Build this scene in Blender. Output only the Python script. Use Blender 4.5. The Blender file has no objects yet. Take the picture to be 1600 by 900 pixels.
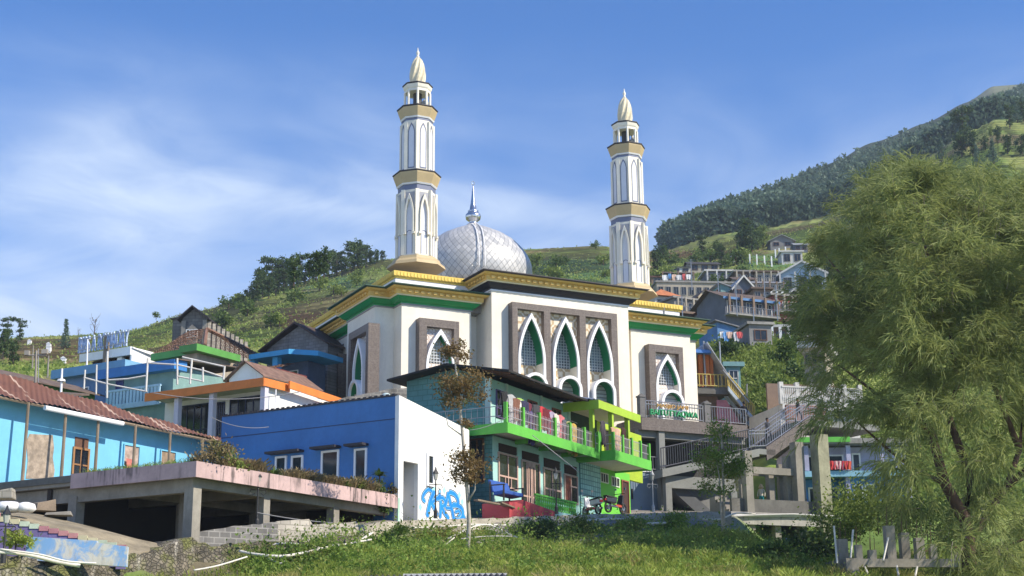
import bpy, bmesh, math, random
import numpy as np
from mathutils import Vector, Matrix
random.seed(7)
rng = np.random.default_rng(11)
scn = bpy.context.scene
COL = scn.collection
rad = math.radians

# ------------------------------------------------------------------ camera
FPX, PITCH, ROLL = 2250.0, rad(14.86), rad(-.555)      # focal length in photo pixels (photo 1600 x 900)
_c, _s = math.cos(PITCH), math.sin(PITCH)
_r0 = np.array([1, 0, 0.]); _u0 = np.array([0, -_s, _c]); CF = np.array([0, _c, _s])
CR = math.cos(ROLL) * _r0 + math.sin(ROLL) * _u0
CU = -math.sin(ROLL) * _r0 + math.cos(ROLL) * _u0
cam = bpy.data.objects.new('camera', bpy.data.cameras.new('camera')); COL.objects.link(cam)
cam.matrix_world = Matrix(((CR[0], CU[0], -CF[0], 0), (CR[1], CU[1], -CF[1], 0), (CR[2], CU[2], -CF[2], 0), (0, 0, 0, 1)))
cam.data.sensor_width = 36; cam.data.lens = 36 * FPX / 1600
cam.data.clip_start = .5; cam.data.clip_end = 20000
scn.camera = cam

# ------------------------------------------------------------------ light
SUN_EL, SUN_AZ = rad(39), rad(112.5)                   # azimuth clockwise from +Y (away from the camera)
SUND = Vector((math.sin(SUN_AZ) * math.cos(SUN_EL), math.cos(SUN_AZ) * math.cos(SUN_EL), math.sin(SUN_EL)))
sl = bpy.data.lights.new('sun', 'SUN'); sl.energy = 5.0; sl.angle = rad(.5); sl.color = (1, .90, .74)
so = bpy.data.objects.new('sun', sl); COL.objects.link(so)
so.rotation_euler = SUND.to_track_quat('Z', 'Y').to_euler()
wd = bpy.data.worlds.new('World'); scn.world = wd; wd.use_nodes = True
nt = wd.node_tree; nt.nodes.clear()
wo = nt.nodes.new('ShaderNodeOutputWorld'); bg = nt.nodes.new('ShaderNodeBackground'); sky = nt.nodes.new('ShaderNodeTexSky')
sky.sky_type = 'NISHITA'; sky.sun_disc = False; sky.sun_elevation = SUN_EL; sky.sun_rotation = SUN_AZ
sky.altitude = 1700; sky.air_density = 1.0; sky.dust_density = .25; sky.ozone_density = 4.0
bg.inputs['Strength'].default_value = .15
# thin cirrus: noise on the sky direction, stretched sideways
tc = nt.nodes.new('ShaderNodeTexCoord')
def wnoise(scale, loc, sc, detail=5, rough=.55, dist=.6):
    mp = nt.nodes.new('ShaderNodeMapping'); mp.inputs['Location'].default_value = loc; mp.inputs['Scale'].default_value = sc
    nt.links.new(tc.outputs['Generated'], mp.inputs['Vector'])
    n = nt.nodes.new('ShaderNodeTexNoise'); n.inputs['Scale'].default_value = scale; n.inputs['Detail'].default_value = detail
    n.inputs['Roughness'].default_value = rough; n.inputs['Distortion'].default_value = dist
    nt.links.new(mp.outputs['Vector'], n.inputs['Vector']); return n.outputs['Fac']
def wmath(op, a, b):
    m = nt.nodes.new('ShaderNodeMath'); m.operation = op; m.use_clamp = False
    for i, x in enumerate((a, b)):
        if isinstance(x, (int, float)): m.inputs[i].default_value = x
        else: nt.links.new(x, m.inputs[i])
    return m.outputs[0]
def wramp(x, a, b):
    m = nt.nodes.new('ShaderNodeMapRange'); m.interpolation_type = 'SMOOTHSTEP'
    m.inputs['From Min'].default_value = a; m.inputs['From Max'].default_value = b
    nt.links.new(x, m.inputs['Value']); return m.outputs['Result']
big = wramp(wnoise(3.2, (.35, .0, .22), (1, 1, 2.6), 3, .5, .4), .28, .64)
fine = wramp(wnoise(9, (1.3, 0, .4), (1, 1, 2.6), 7, .6, 1.2), .2, .8)
sep = nt.nodes.new('ShaderNodeSeparateXYZ'); nt.links.new(tc.outputs['Generated'], sep.inputs[0])
low = wramp(sep.outputs['Z'], .38, .06)
left = wramp(sep.outputs['X'], .34, -.34)
cl = wmath('MULTIPLY', wmath('MULTIPLY', big, wmath('ADD', .45, wmath('MULTIPLY', fine, .7))), wmath('ADD', .38, wmath('MULTIPLY', left, .75)))
cl = wmath('ADD', wmath('MULTIPLY', cl, wramp(sep.outputs['Z'], .43, .28)), wmath('MULTIPLY', low, .30))
mix = nt.nodes.new('ShaderNodeMixRGB'); mix.inputs['Color2'].default_value = (4.3, 5.0, 6.0, 1)
hs = nt.nodes.new('ShaderNodeHueSaturation'); hs.inputs['Saturation'].default_value = 1.33; hs.inputs['Hue'].default_value = .507; hs.inputs['Value'].default_value = 1.0
nt.links.new(sky.outputs[0], hs.inputs['Color'])
nt.links.new(cl, mix.inputs['Fac']); nt.links.new(hs.outputs[0], mix.inputs['Color1'])
nt.links.new(mix.outputs[0], bg.inputs['Color']); nt.links.new(bg.outputs[0], wo.inputs[0])
scn.view_settings.view_transform = 'Standard'; scn.view_settings.look = 'None'
scn.view_settings.exposure = .47; scn.view_settings.gamma = 1; scn.view_settings.use_curve_mapping = False
scn.cycles.max_bounces = 6; scn.cycles.diffuse_bounces = 3; scn.cycles.transparent_max_bounces = 6
scn.cycles.use_denoising = True

# ------------------------------------------------------------------ measuring
def ray(u, v): return CR * ((u - 800) / FPX) + CU * ((450 - v) / FPX) + CF
def at(u, v, Y): d = ray(u, v); return d * (Y / d[1])          # photo pixel at a distance -> world point
def onz(u, v, z): d = ray(u, v); return d * (z / d[2])
def pix(p):
    p = np.asarray(p, float); w = p @ CF; return 800 + FPX * (p @ CR) / w, 450 - FPX * (p @ CU) / w
class Fr:
    """local frame: s along azimuth az, t to the back, z up; k scales everything about the world origin"""
    def __init__(f, o, az, k=1.0):
        a = rad(az); f.A = np.array([math.cos(a), math.sin(a), 0]); f.B = np.array([-math.sin(a), math.cos(a), 0])
        f.o = np.array([o[0], o[1], 0.]); f.k = k; f.az = az
    def w(f, s, t, z): return (f.o + f.A * s + f.B * t + np.array([0, 0, z])) * f.k
    def hit(f, u, v, t=0):                                     # pixel on the vertical plane at depth t -> (s, z)
        o = f.o + f.B * t; d = ray(u, v); p = d * ((o @ f.B) / (d @ f.B)); return float((p - o) @ f.A), float(p[2])
    def hits(f, u, v, t=0): return f.hit(u, v, t)[0]
    def hitz(f, u, v, t=0): return f.hit(u, v, t)[1]
    def sub(f, s, t, daz=0):
        return Fr(f.o + f.A * s + f.B * t, f.az + daz, f.k)
W0 = Fr((0, 0), 0)

# ------------------------------------------------------------------ objects
def tag(o, label=None, cat=None, group=None, kind=None):
    if label: o['label'] = label
    if cat: o['category'] = cat
    if group: o['group'] = group
    if kind: o['kind'] = kind
    return o
def thing(name, label, cat, loc=(0, 0, 0), group=None):
    o = bpy.data.objects.new(name, None); o.empty_display_size = .3; COL.objects.link(o); o.location = [float(x) for x in loc]
    return tag(o, label, cat, group)
def origin(o):
    while o.parent: o = o.parent
    return np.array(o.location)
def dup(root, loc=None, rotz=0, scale=None, label=None, group=None):
    r = root.copy(); COL.objects.link(r)
    if loc is not None: r.location = [float(x) for x in loc]
    r.rotation_euler = (0, 0, rotz)
    if scale: r.scale = (scale,) * 3 if isinstance(scale, (int, float)) else scale
    if label: r['label'] = label
    if group: r['group'] = group
    for ch in list(root.children):
        c = ch.copy(); COL.objects.link(c); c.parent = r
        for g in list(ch.children):
            d = g.copy(); COL.objects.link(d); d.parent = c
    return r
def np_mesh(name, verts, faces, mat, parent=None, smooth=False, cols=None, loc=None):
    """verts (n,3) world, faces (m,k) same size polygons"""
    verts = np.asarray(verts, float); faces = np.asarray(faces, np.int32)
    if parent is not None: verts = verts - origin(parent)
    elif loc is not None: verts = verts - np.asarray(loc, float)
    me = bpy.data.meshes.new(name); m, k = faces.shape
    me.vertices.add(len(verts)); me.vertices.foreach_set('co', verts.astype(np.float32).ravel())
    me.loops.add(m * k); me.loops.foreach_set('vertex_index', faces.ravel())
    me.polygons.add(m); me.polygons.foreach_set('loop_start', np.arange(0, m * k, k, dtype=np.int32))
    try: me.polygons.foreach_set('loop_total', np.full(m, k, np.int32))
    except Exception: pass
    if smooth: me.polygons.foreach_set('use_smooth', np.ones(m, bool))
    me.update(calc_edges=True); me.validate()
    if cols is not None:
        at_ = me.color_attributes.new('col', 'FLOAT_COLOR', 'POINT')
        c4 = np.ones((len(verts), 4), np.float32); c4[:, :3] = cols; at_.data.foreach_set('color', c4.ravel())
    if mat: me.materials.append(mat)
    o = bpy.data.objects.new(name, me); COL.objects.link(o)
    if parent is not None: o.parent = parent
    elif loc is not None: o.location = [float(x) for x in loc]
    return o
class MB:
    def __init__(m, fr=W0): m.v = []; m.f = []; m.fr = fr; m.fm = []; m.mi = 0
    def add(m, pts, faces):
        b = len(m.v); m.v += [tuple(m.fr.w(*p)) for p in pts]; m.f += [[b + i for i in f] for f in faces]; m.fm += [m.mi] * len(faces); return m
    def box(m, s0, s1, t0, t1, z0, z1):
        p = [(s, t, z) for z in (z0, z1) for t in (t0, t1) for s in (s0, s1)]
        return m.add(p, [(0, 2, 3, 1), (4, 5, 7, 6), (0, 1, 5, 4), (1, 3, 7, 5), (3, 2, 6, 7), (2, 0, 4, 6)])
    def poly(m, pts): return m.add(pts, [tuple(range(len(pts)))])
    def prism(m, poly, t0, t1):                                # poly in (s, z)
        n = len(poly); p = [(s, t0, z) for s, z in poly] + [(s, t1, z) for s, z in poly]
        return m.add(p, [tuple(range(n)), tuple(range(2 * n - 1, n - 1, -1))] + [((i + 1) % n, i, n + i, n + (i + 1) % n) for i in range(n)])
    def slab(m, poly, z0, z1):                                 # poly in (s, t)
        n = len(poly); p = [(s, t, z0) for s, t in poly] + [(s, t, z1) for s, t in poly]
        return m.add(p, [tuple(range(n - 1, -1, -1)), tuple(range(n, 2 * n))] + [(i, (i + 1) % n, n + (i + 1) % n, n + i) for i in range(n)])
    def sheet(m, q, th):                                       # four local corners, thickness downwards
        p = [tuple(x) for x in q] + [(x[0], x[1], x[2] - th) for x in q]
        return m.add(p, [(0, 1, 2, 3), (7, 6, 5, 4), (0, 4, 5, 1), (1, 5, 6, 2), (2, 6, 7, 3), (3, 7, 4, 0)])
    def tube(m, pts, r, n=6, r1=None):
        P = [Vector(m.fr.w(*p)) for p in pts]; b = len(m.v); N = len(P)
        for i, p in enumerate(P):
            d = (P[min(i + 1, N - 1)] - P[max(i - 1, 0)]).normalized()
            up = Vector((0, 0, 1)) if abs(d.z) < .95 else Vector((1, 0, 0))
            x = d.cross(up).normalized(); y = x.cross(d)
            rr = (r if r1 is None else r + (r1 - r) * i / max(1, N - 1)) * m.fr.k
            for j in range(n):
                a = 2 * math.pi * j / n; m.v.append(tuple(p + x * rr * math.cos(a) + y * rr * math.sin(a)))
        fs = [[b + i * n + j, b + i * n + (j + 1) % n, b + (i + 1) * n + (j + 1) % n, b + (i + 1) * n + j] for i in range(N - 1) for j in range(n)]
        fs += [[b + j for j in range(n - 1, -1, -1)], [b + (N - 1) * n + j for j in range(n)]]
        m.f += fs; m.fm += [m.mi] * len(fs); return m
    def lathe(m, c, prof, n=16, rot=0, twist=0):               # c = (s, t), prof = [(r, z)]
        b = len(m.v); s0, t0 = c
        for k, (r, z) in enumerate(prof):
            for j in range(n):
                a = 2 * math.pi * j / n + rot + twist * k; m.v.append(tuple(m.fr.w(s0 + r * math.cos(a), t0 + r * math.sin(a), z)))
        N = len(prof); fs = [[b + i * n + j, b + i * n + (j + 1) % n, b + (i + 1) * n + (j + 1) % n, b + (i + 1) * n + j] for i in range(N - 1) for j in range(n)]
        fs += [[b + j for j in range(n - 1, -1, -1)], [b + (N - 1) * n + j for j in range(n)]]
        m.f += fs; m.fm += [m.mi] * len(fs); return m
    def build(m, name, mat, parent=None, smooth=False, bevel=0, loc=None):
        me = bpy.data.meshes.new(name); L = origin(parent) if parent is not None else np.array(loc if loc is not None else (0, 0, 0), float)
        me.from_pydata([tuple(np.array(p) - L) for p in m.v], [], m.f); me.update()
        for mm in (mat if isinstance(mat, (list, tuple)) else [mat]): me.materials.append(mm)
        if any(m.fm): me.polygons.foreach_set('material_index', m.fm)
        bm = bmesh.new(); bm.from_mesh(me); bmesh.ops.recalc_face_normals(bm, faces=bm.faces); bm.to_mesh(me); bm.free()
        if smooth: me.polygons.foreach_set('use_smooth', [True] * len(me.polygons))
        o = bpy.data.objects.new(name, me); COL.objects.link(o)
        if parent is not None: o.parent = parent
        else: o.location = L
        if bevel:
            b = o.modifiers.new('bevel', 'BEVEL'); b.width = bevel; b.segments = 2; b.limit_method = 'ANGLE'
        return o
def solo(mb, name, mat, label, cat, group=None, kind=None, smooth=False, bevel=0):
    """a thing that is one mesh, its origin at its base"""
    a = np.array(mb.v); L = [(a[:, 0].min() + a[:, 0].max()) / 2, (a[:, 1].min() + a[:, 1].max()) / 2, a[:, 2].min()]
    return tag(mb.build(name, mat, None, smooth, bevel, L), label, cat, group, kind)

# ------------------------------------------------------------------ materials
_mc = {}
def newmat(name):
    m = bpy.data.materials.new(name); m.use_nodes = True; n = m.node_tree
    return m, n, n.nodes['Principled BSDF']
class NB:
    """tiny node helper"""
    def __init__(b, n): b.n = n
    def nd(b, t, **k):
        x = b.n.nodes.new(t)
        for a, v in k.items(): setattr(x, a, v)
        return x
    def ln(b, a, c): b.n.links.new(a, c)
    def pos(b, sc=(1, 1, 1), loc=(0, 0, 0), rot=(0, 0, 0)):
        g = b.nd('ShaderNodeNewGeometry'); mp = b.nd('ShaderNodeMapping')
        mp.inputs['Scale'].default_value = sc; mp.inputs['Location'].default_value = loc; mp.inputs['Rotation'].default_value = rot
        b.ln(g.outputs['Position'], mp.inputs['Vector']); return mp.outputs[0]
    def noise(b, vec, scale, detail=4, rough=.55, dist=0):
        x = b.nd('ShaderNodeTexNoise'); x.inputs['Scale'].default_value = scale; x.inputs['Detail'].default_value = detail
        x.inputs['Roughness'].default_value = rough; x.inputs['Distortion'].default_value = dist; b.ln(vec, x.inputs['Vector']); return x.outputs['Fac']
    def rng(b, x, a, c, lo=0, hi=1):
        m = b.nd('ShaderNodeMapRange'); m.interpolation_type = 'SMOOTHSTEP'
        for i, v in (('From Min', a), ('From Max', c), ('To Min', lo), ('To Max', hi)): m.inputs[i].default_value = v
        b.ln(x, m.inputs['Value']); return m.outputs[0]
    def math(b, op, x, y=0.):
        m = b.nd('ShaderNodeMath', operation=op)
        for i, q in enumerate((x, y)):
            if isinstance(q, (int, float)): m.inputs[i].default_value = q
            else: b.ln(q, m.inputs[i])
        return m.outputs[0]
    def mix(b, fac, c1, c2, mode='MIX'):
        m = b.nd('ShaderNodeMixRGB', blend_type=mode)
        for i, q in (('Fac', fac), ('Color1', c1), ('Color2', c2)):
            if isinstance(q, (int, float)): m.inputs[i].default_value = q
            elif isinstance(q, (tuple, list)): m.inputs[i].default_value = (*q[:3], 1)
            else: b.ln(q, m.inputs[i])
        return m.outputs[0]
    def bump(b, h, strength, dist, bsdf):
        x = b.nd('ShaderNodeBump'); x.inputs['Strength'].default_value = strength; x.inputs['Distance'].default_value = dist
        b.ln(h, x.inputs['Height']); b.ln(x.outputs[0], bsdf.inputs['Normal'])
def scl(c, k): return tuple(min(1, x * k) for x in c)
def paint(name, col, rough=.75, var=.14, sc=.9, dirt=.25, dirtcol=None, bump=.25, metal=0, st=(.52, .78)):
    """painted or rendered surface: soft blotches, rain streaks running down, fine grain"""
    if name in _mc: return _mc[name]
    m, n, p = newmat(name); b = NB(n)
    a = b.noise(b.pos(), sc, 5, .6); g = b.noise(b.pos(), sc * 9, 3, .6)
    st = b.rng(b.noise(b.pos((2.6, 2.6, .34)), 1.3, 6, .7, .4), *st); st = b.math('MULTIPLY', st, b.rng(b.noise(b.pos((1, 1, 1), (7, 3, 5)), .55, 4, .6), .36, .58, .12, 1))
    c = b.mix(b.rng(a, .3, .7), scl(col, 1 - var), scl(col, 1 + var))
    c = b.mix(b.rng(g, .35, .75, 0, .35), c, scl(col, 1 - var * 1.6))
    if dirt: c = b.mix(b.math('MULTIPLY', st, dirt), c, dirtcol or scl(col, .35))
    b.ln(c, p.inputs['Base Color']); p.inputs['Roughness'].default_value = rough; p.inputs['Metallic'].default_value = metal
    if bump: b.bump(b.noise(b.pos(), sc * 16, 4, .6), bump, .02, p)
    _mc[name] = m; return m
def blocks(name, col, mortar, az, bw=.4, bh=.2, var=.25, dirt=.4, mort=.02, off=.5):
    """laid blocks or tiles on a vertical wall of azimuth az"""
    if name in _mc: return _mc[name]
    m, n, p = newmat(name); b = NB(n); a = rad(az)
    g = b.nd('ShaderNodeNewGeometry'); d = b.nd('ShaderNodeVectorMath', operation='DOT_PRODUCT'); d.inputs[1].default_value = (math.cos(a), math.sin(a), 0)
    b.ln(g.outputs['Position'], d.inputs[0]); sp = b.nd('ShaderNodeSeparateXYZ'); b.ln(g.outputs['Position'], sp.inputs[0])
    cb = b.nd('ShaderNodeCombineXYZ'); b.ln(d.outputs['Value'], cb.inputs[0]); b.ln(sp.outputs[2], cb.inputs[1])
    t = b.nd('ShaderNodeTexBrick'); t.offset = off; b.ln(cb.outputs[0], t.inputs['Vector'])
    t.inputs['Scale'].default_value = 1; t.inputs['Brick Width'].default_value = bw; t.inputs['Row Height'].default_value = bh; t.inputs['Mortar Size'].default_value = mort
    t.inputs['Color1'].default_value = (*scl(col, 1 - var), 1); t.inputs['Color2'].default_value = (*scl(col, 1 + var), 1); t.inputs['Mortar'].default_value = (*mortar, 1)
    nz = b.noise(b.pos(), 1.1, 5, .65); st = b.rng(b.noise(b.pos((2, 2, .3)), 1.2, 5, .65), .45, .75)
    c = b.mix(b.rng(nz, .3, .75, 0, .4), t.outputs['Color'], scl(col, .55)); c = b.mix(b.math('MULTIPLY', st, dirt), c, scl(col, .3))
    b.ln(c, p.inputs['Base Color']); p.inputs['Roughness'].default_value = .9
    b.bump(t.outputs['Fac'], .5, -.01, p); _mc[name] = m; return m
def plain(name, col, rough=.5, metal=0, **k): return paint(name, col, rough, .06, 2.0, 0, None, 0, metal)
def glass(name, col=(.02, .025, .03), rough=.08):
    if name in _mc: return _mc[name]
    m, n, p = newmat(name); b = NB(n)
    c = b.mix(b.rng(b.noise(b.pos(), .8, 3), .35, .65), scl(col, .6), scl(col, 1.7))
    b.ln(c, p.inputs['Base Color']); p.inputs['Roughness'].default_value = rough; p.inputs['Specular IOR Level'].default_value = .5
    b.bump(b.noise(b.pos(), 2.5, 2), .05, .02, p)
    _mc[name] = m; return m
def leafmat(name, c1, c2, trans=.35, sc=.6, dry=None):
    """leaves: colour varies clump to clump and leaf to leaf, light shines through"""
    if name in _mc: return _mc[name]
    m, n, p = newmat(name); b = NB(n)
    r = b.nd('ShaderNodeNewGeometry').outputs['Random Per Island']
    c = b.mix(r, c1, c2); c = b.mix(b.rng(b.noise(b.pos(), sc, 3), .38, .68, 0, .6), c, scl(c1, .62))
    if dry: c = b.mix(b.rng(b.noise(b.pos(), sc * 1.7, 3), .5, .72, 0, .9), c, dry)
    b.ln(c, p.inputs['Base Color']); p.inputs['Roughness'].default_value = .6; p.inputs['Specular IOR Level'].default_value = .25
    t = b.nd('ShaderNodeBsdfTranslucent'); b.ln(c, t.inputs['Color']); x = b.nd('ShaderNodeMixShader'); x.inputs[0].default_value = trans
    b.ln(p.outputs[0], x.inputs[1]); b.ln(t.outputs[0], x.inputs[2]); b.ln(x.outputs[0], n.nodes['Material Output'].inputs[0])
    _mc[name] = m; return m
def colmat(name, rough=.85, var=.2, sc=2., bump=.3, bsc=12, dirt=0, dirtcol=(.02, .02, .02)):
    """uses the mesh colour attribute 'col'"""
    if name in _mc: return _mc[name]
    m, n, p = newmat(name); b = NB(n); a = b.nd('ShaderNodeAttribute', attribute_name='col').outputs['Color']
    c = b.mix(b.rng(b.noise(b.pos(), sc, 5, .6), .3, .7, 0, var), a, (.015, .015, .01))
    b.ln(c, p.inputs['Base Color']); p.inputs['Roughness'].default_value = rough; p.inputs['Specular IOR Level'].default_value = .2
    if bump: b.bump(b.noise(b.pos(), bsc, 4), bump, .05, p)
    _mc[name] = m; return m
# ------------------------------------------------------------------ terrain
PROF = {
 -700: [(8, 1290), (30, 1010), (44, 905), (46, 880), (50, 800), (60, 782), (75, 720), (90, 640), (120, 590), (170, 565), (260, 540), (330, 532), (420, 560)],
 0:    [(8, 1290), (30, 1010), (42, 960), (43.6, 928), (46, 882), (50, 812), (60, 782), (75, 720), (90, 640), (120, 590), (170, 562), (220, 541), (300, 528), (420, 555)],
 110:  [(8, 1290), (30, 1010), (43, 955), (45.2, 922), (46.4, 888), (50, 835), (60, 820), (75, 720), (90, 640), (120, 590), (170, 562), (220, 540), (300, 524), (420, 550)],
 180:  [(8, 1290), (30, 1010), (44, 945), (46.9, 918), (47.9, 866), (50, 850), (60, 850), (68, 760), (76, 715), (90, 640), (120, 588), (170, 556), (220, 535), (300, 518), (420, 550)],
 290:  [(8, 1290), (30, 1010), (44, 935), (49.3, 912), (50.3, 860), (51, 858), (60, 850), (66, 800), (75, 720), (90, 640), (120, 580), (170, 545), (230, 515), (300, 486), (420, 520)],
 390:  [(8, 1290), (30, 1010), (45, 920), (50.7, 896), (51.7, 850), (54, 845), (60, 835), (66, 805), (75, 730), (90, 660), (120, 580), (170, 525), (240, 482), (310, 456), (430, 480)],
 600:  [(8, 1290), (30, 1010), (47, 903), (56.6, 842), (57.5, 817), (60, 813), (66, 812), (75, 808), (100, 760), (120, 640), (150, 545), (190, 490), (250, 440), (330, 405), (430, 425)],
 750:  [(8, 1290), (30, 1010), (48, 903), (60.5, 836), (61.6, 813), (66, 809), (75, 806), (100, 780), (120, 640), (150, 545), (200, 470), (260, 425), (330, 398), (430, 425)],
 930:  [(8, 1290), (30, 1010), (50, 903), (65.4, 830), (66.4, 807), (72, 805), (82, 803), (105, 780), (125, 640), (150, 540), (200, 465), (260, 418), (330, 386), (430, 415)],
 1050: [(8, 1290), (30, 1010), (51, 904), (68.6, 826), (69.6, 804), (76, 802), (86, 801), (104, 780), (112, 700), (135, 580), (165, 520), (210, 470), (260, 430), (320, 398), (380, 390), (430, 388), (480, 384), (800, 380)],
 1140: [(8, 1290), (30, 1010), (52, 906), (66, 834), (71.2, 822), (72.4, 808), (78, 807), (90, 802), (103, 760), (110, 690), (118, 625), (128, 560), (150, 520), (200, 468), (260, 420), (320, 384), (370, 366), (430, 362), (480, 352), (600, 332), (800, 345)],
 1200: [(8, 1290), (30, 1010), (53, 915), (60, 872), (76, 862), (86, 850), (95, 775), (107, 660), (118, 600), (130, 545), (150, 515), (200, 462), (260, 410), (320, 374), (370, 360), (430, 352), (480, 340), (700, 306), (950, 330)],
 1300: [(8, 1290), (30, 1010), (50, 940), (60, 893), (78, 878), (88, 822), (98, 760), (110, 670), (130, 590), (160, 525), (200, 470), (270, 400), (330, 352), (380, 346), (500, 318), (800, 262), (1100, 290)],
 1400: [(8, 1290), (30, 1010), (50, 965), (60, 905), (72, 880), (86, 820), (98, 750), (130, 610), (170, 505), (230, 420), (300, 330), (350, 300), (400, 298), (560, 270), (900, 222), (1250, 250)],
 1490: [(8, 1290), (30, 1010), (50, 975), (60, 910), (72, 885), (86, 830), (100, 755), (130, 615), (170, 500), (230, 400), (300, 295), (340, 247), (372, 247), (560, 235), (950, 192), (1400, 215)],
 1560: [(8, 1290), (30, 1010), (50, 975), (60, 910), (72, 885), (86, 830), (100, 755), (130, 615), (170, 495), (230, 385), (300, 265), (345, 205), (372, 206), (560, 200), (1000, 160), (1500, 185)],
 1610: [(8, 1290), (30, 1010), (50, 975), (60, 910), (72, 885), (86, 830), (100, 755), (130, 615), (170, 490), (230, 370), (300, 245), (345, 185), (372, 186), (560, 180), (1050, 134), (1500, 150)],
 2400: [(8, 1290), (30, 1010), (50, 975), (60, 910), (72, 885), (86, 830), (100, 755), (130, 615), (170, 490), (230, 370), (300, 260), (345, 215), (372, 210), (560, 170), (1050, 40), (1500, 80)]}
_pu = np.array(sorted(PROF), float)
_YS = np.concatenate([np.arange(6, 40, 2.), np.arange(40, 60, .4), np.arange(60, 110, .8), np.arange(110, 345, .8), 345 * 1.018 ** np.arange(0, 90), [1800, 2200, 2600]])
def _prof_z(u):
    t = PROF[u]; Y = np.array([a for a, _ in t], float); z = np.array([at(u, v, a)[2] for a, v in t])
    zz = np.interp(_YS, Y, z)
    far = _YS > Y[-1]; zz[far] = z[-1] - (_YS[far] - Y[-1]) * .12
    return np.maximum(zz, -2)
_PZ = np.array([_prof_z(int(u)) for u in _pu])
def vnoise(x, y, seed=0):
    """smooth value noise on arrays"""
    r = np.random.default_rng(seed).random((256, 256))
    xi = np.floor(x).astype(int); yi = np.floor(y).astype(int); fx = x - xi; fy = y - yi
    fx = fx * fx * (3 - 2 * fx); fy = fy * fy * (3 - 2 * fy)
    g = lambda a, b: r[a % 256, b % 256]
    return (g(xi, yi) * (1 - fx) + g(xi + 1, yi) * fx) * (1 - fy) + (g(xi, yi + 1) * (1 - fx) + g(xi + 1, yi + 1) * fx) * fy
def fbm(x, y, seed=0, oct=4):
    s = 0; a = 1; t = 0
    for i in range(oct): s = s + a * vnoise(x * 2 ** i + 17 * i, y * 2 ** i + 31 * i, seed + i); t += a; a *= .5
    return s / t
def smooth(a, lo, hi): t = np.clip((a - lo) / (hi - lo), 0, 1); return t * t * (3 - 2 * t)
def zbase(u, Y):
    """terrain height before terracing, arrays of photo column u and distance Y"""
    u = np.asarray(u, float); Y = np.asarray(Y, float)
    ci = np.clip(np.searchsorted(_pu, u) - 1, 0, len(_pu) - 2); fu = np.clip((u - _pu[ci]) / (_pu[ci + 1] - _pu[ci]), 0, 1)
    fu = fu * fu * (3 - 2 * fu) * .5 + fu * .5
    li = np.interp(np.log(Y), np.log(_YS), np.arange(len(_YS))); k = np.clip(np.floor(li).astype(int), 0, len(_YS) - 2); f = li - k
    g = lambda c: _PZ[c, k] * (1 - f) + _PZ[c, k + 1] * f
    return g(ci) * (1 - fu) + g(ci + 1) * fu
def zfun(u, Y):
    u = np.asarray(u, float); Y = np.asarray(Y, float); z = zbase(u, Y); x = (u - 800) / FPX * Y
    w = smooth(Y, 130, 170) * (1 - smooth(Y, 420, 520))
    z = z + w * (fbm(x / 22, Y / 22, 3) - .5) * 2.2 + smooth(Y, 60, 90) * 0 + (1 - smooth(Y, 40, 62)) * (fbm(x / 3, Y / 3, 9) - .5) * .5
    h = 1.45; q = z / h + (fbm(x / 14, Y / 40, 5) - .5) * 1.2; fr = q - np.floor(q)
    st = (np.floor(q) + smooth(fr, .62, 1.0)) * h - (q - z / h) * h
    return z * (1 - w) + st * w
def gz(u, Y): return float(zfun(np.array([u]), np.array([Y]))[0])
def gpt(u, Y):
    z = gz(u, Y); return np.array([(u - 800) / FPX * Y, Y, z])
def ground_at(x, y): return gz(800 + FPX * x / y, y)
def g_on(u, v, Y0=45, Y1=1000):
    """first place where the ray of a pixel meets the ground"""
    Ys = np.exp(np.linspace(math.log(Y0), math.log(Y1), 900)); d = ray(u, v); zr = Ys * d[2] / d[1]; xr = Ys * d[0] / d[1]
    i = np.argmax(zfun(800 + FPX * xr / Ys, Ys) >= zr); return np.array([xr[i], Ys[i], zr[i]])
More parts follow.
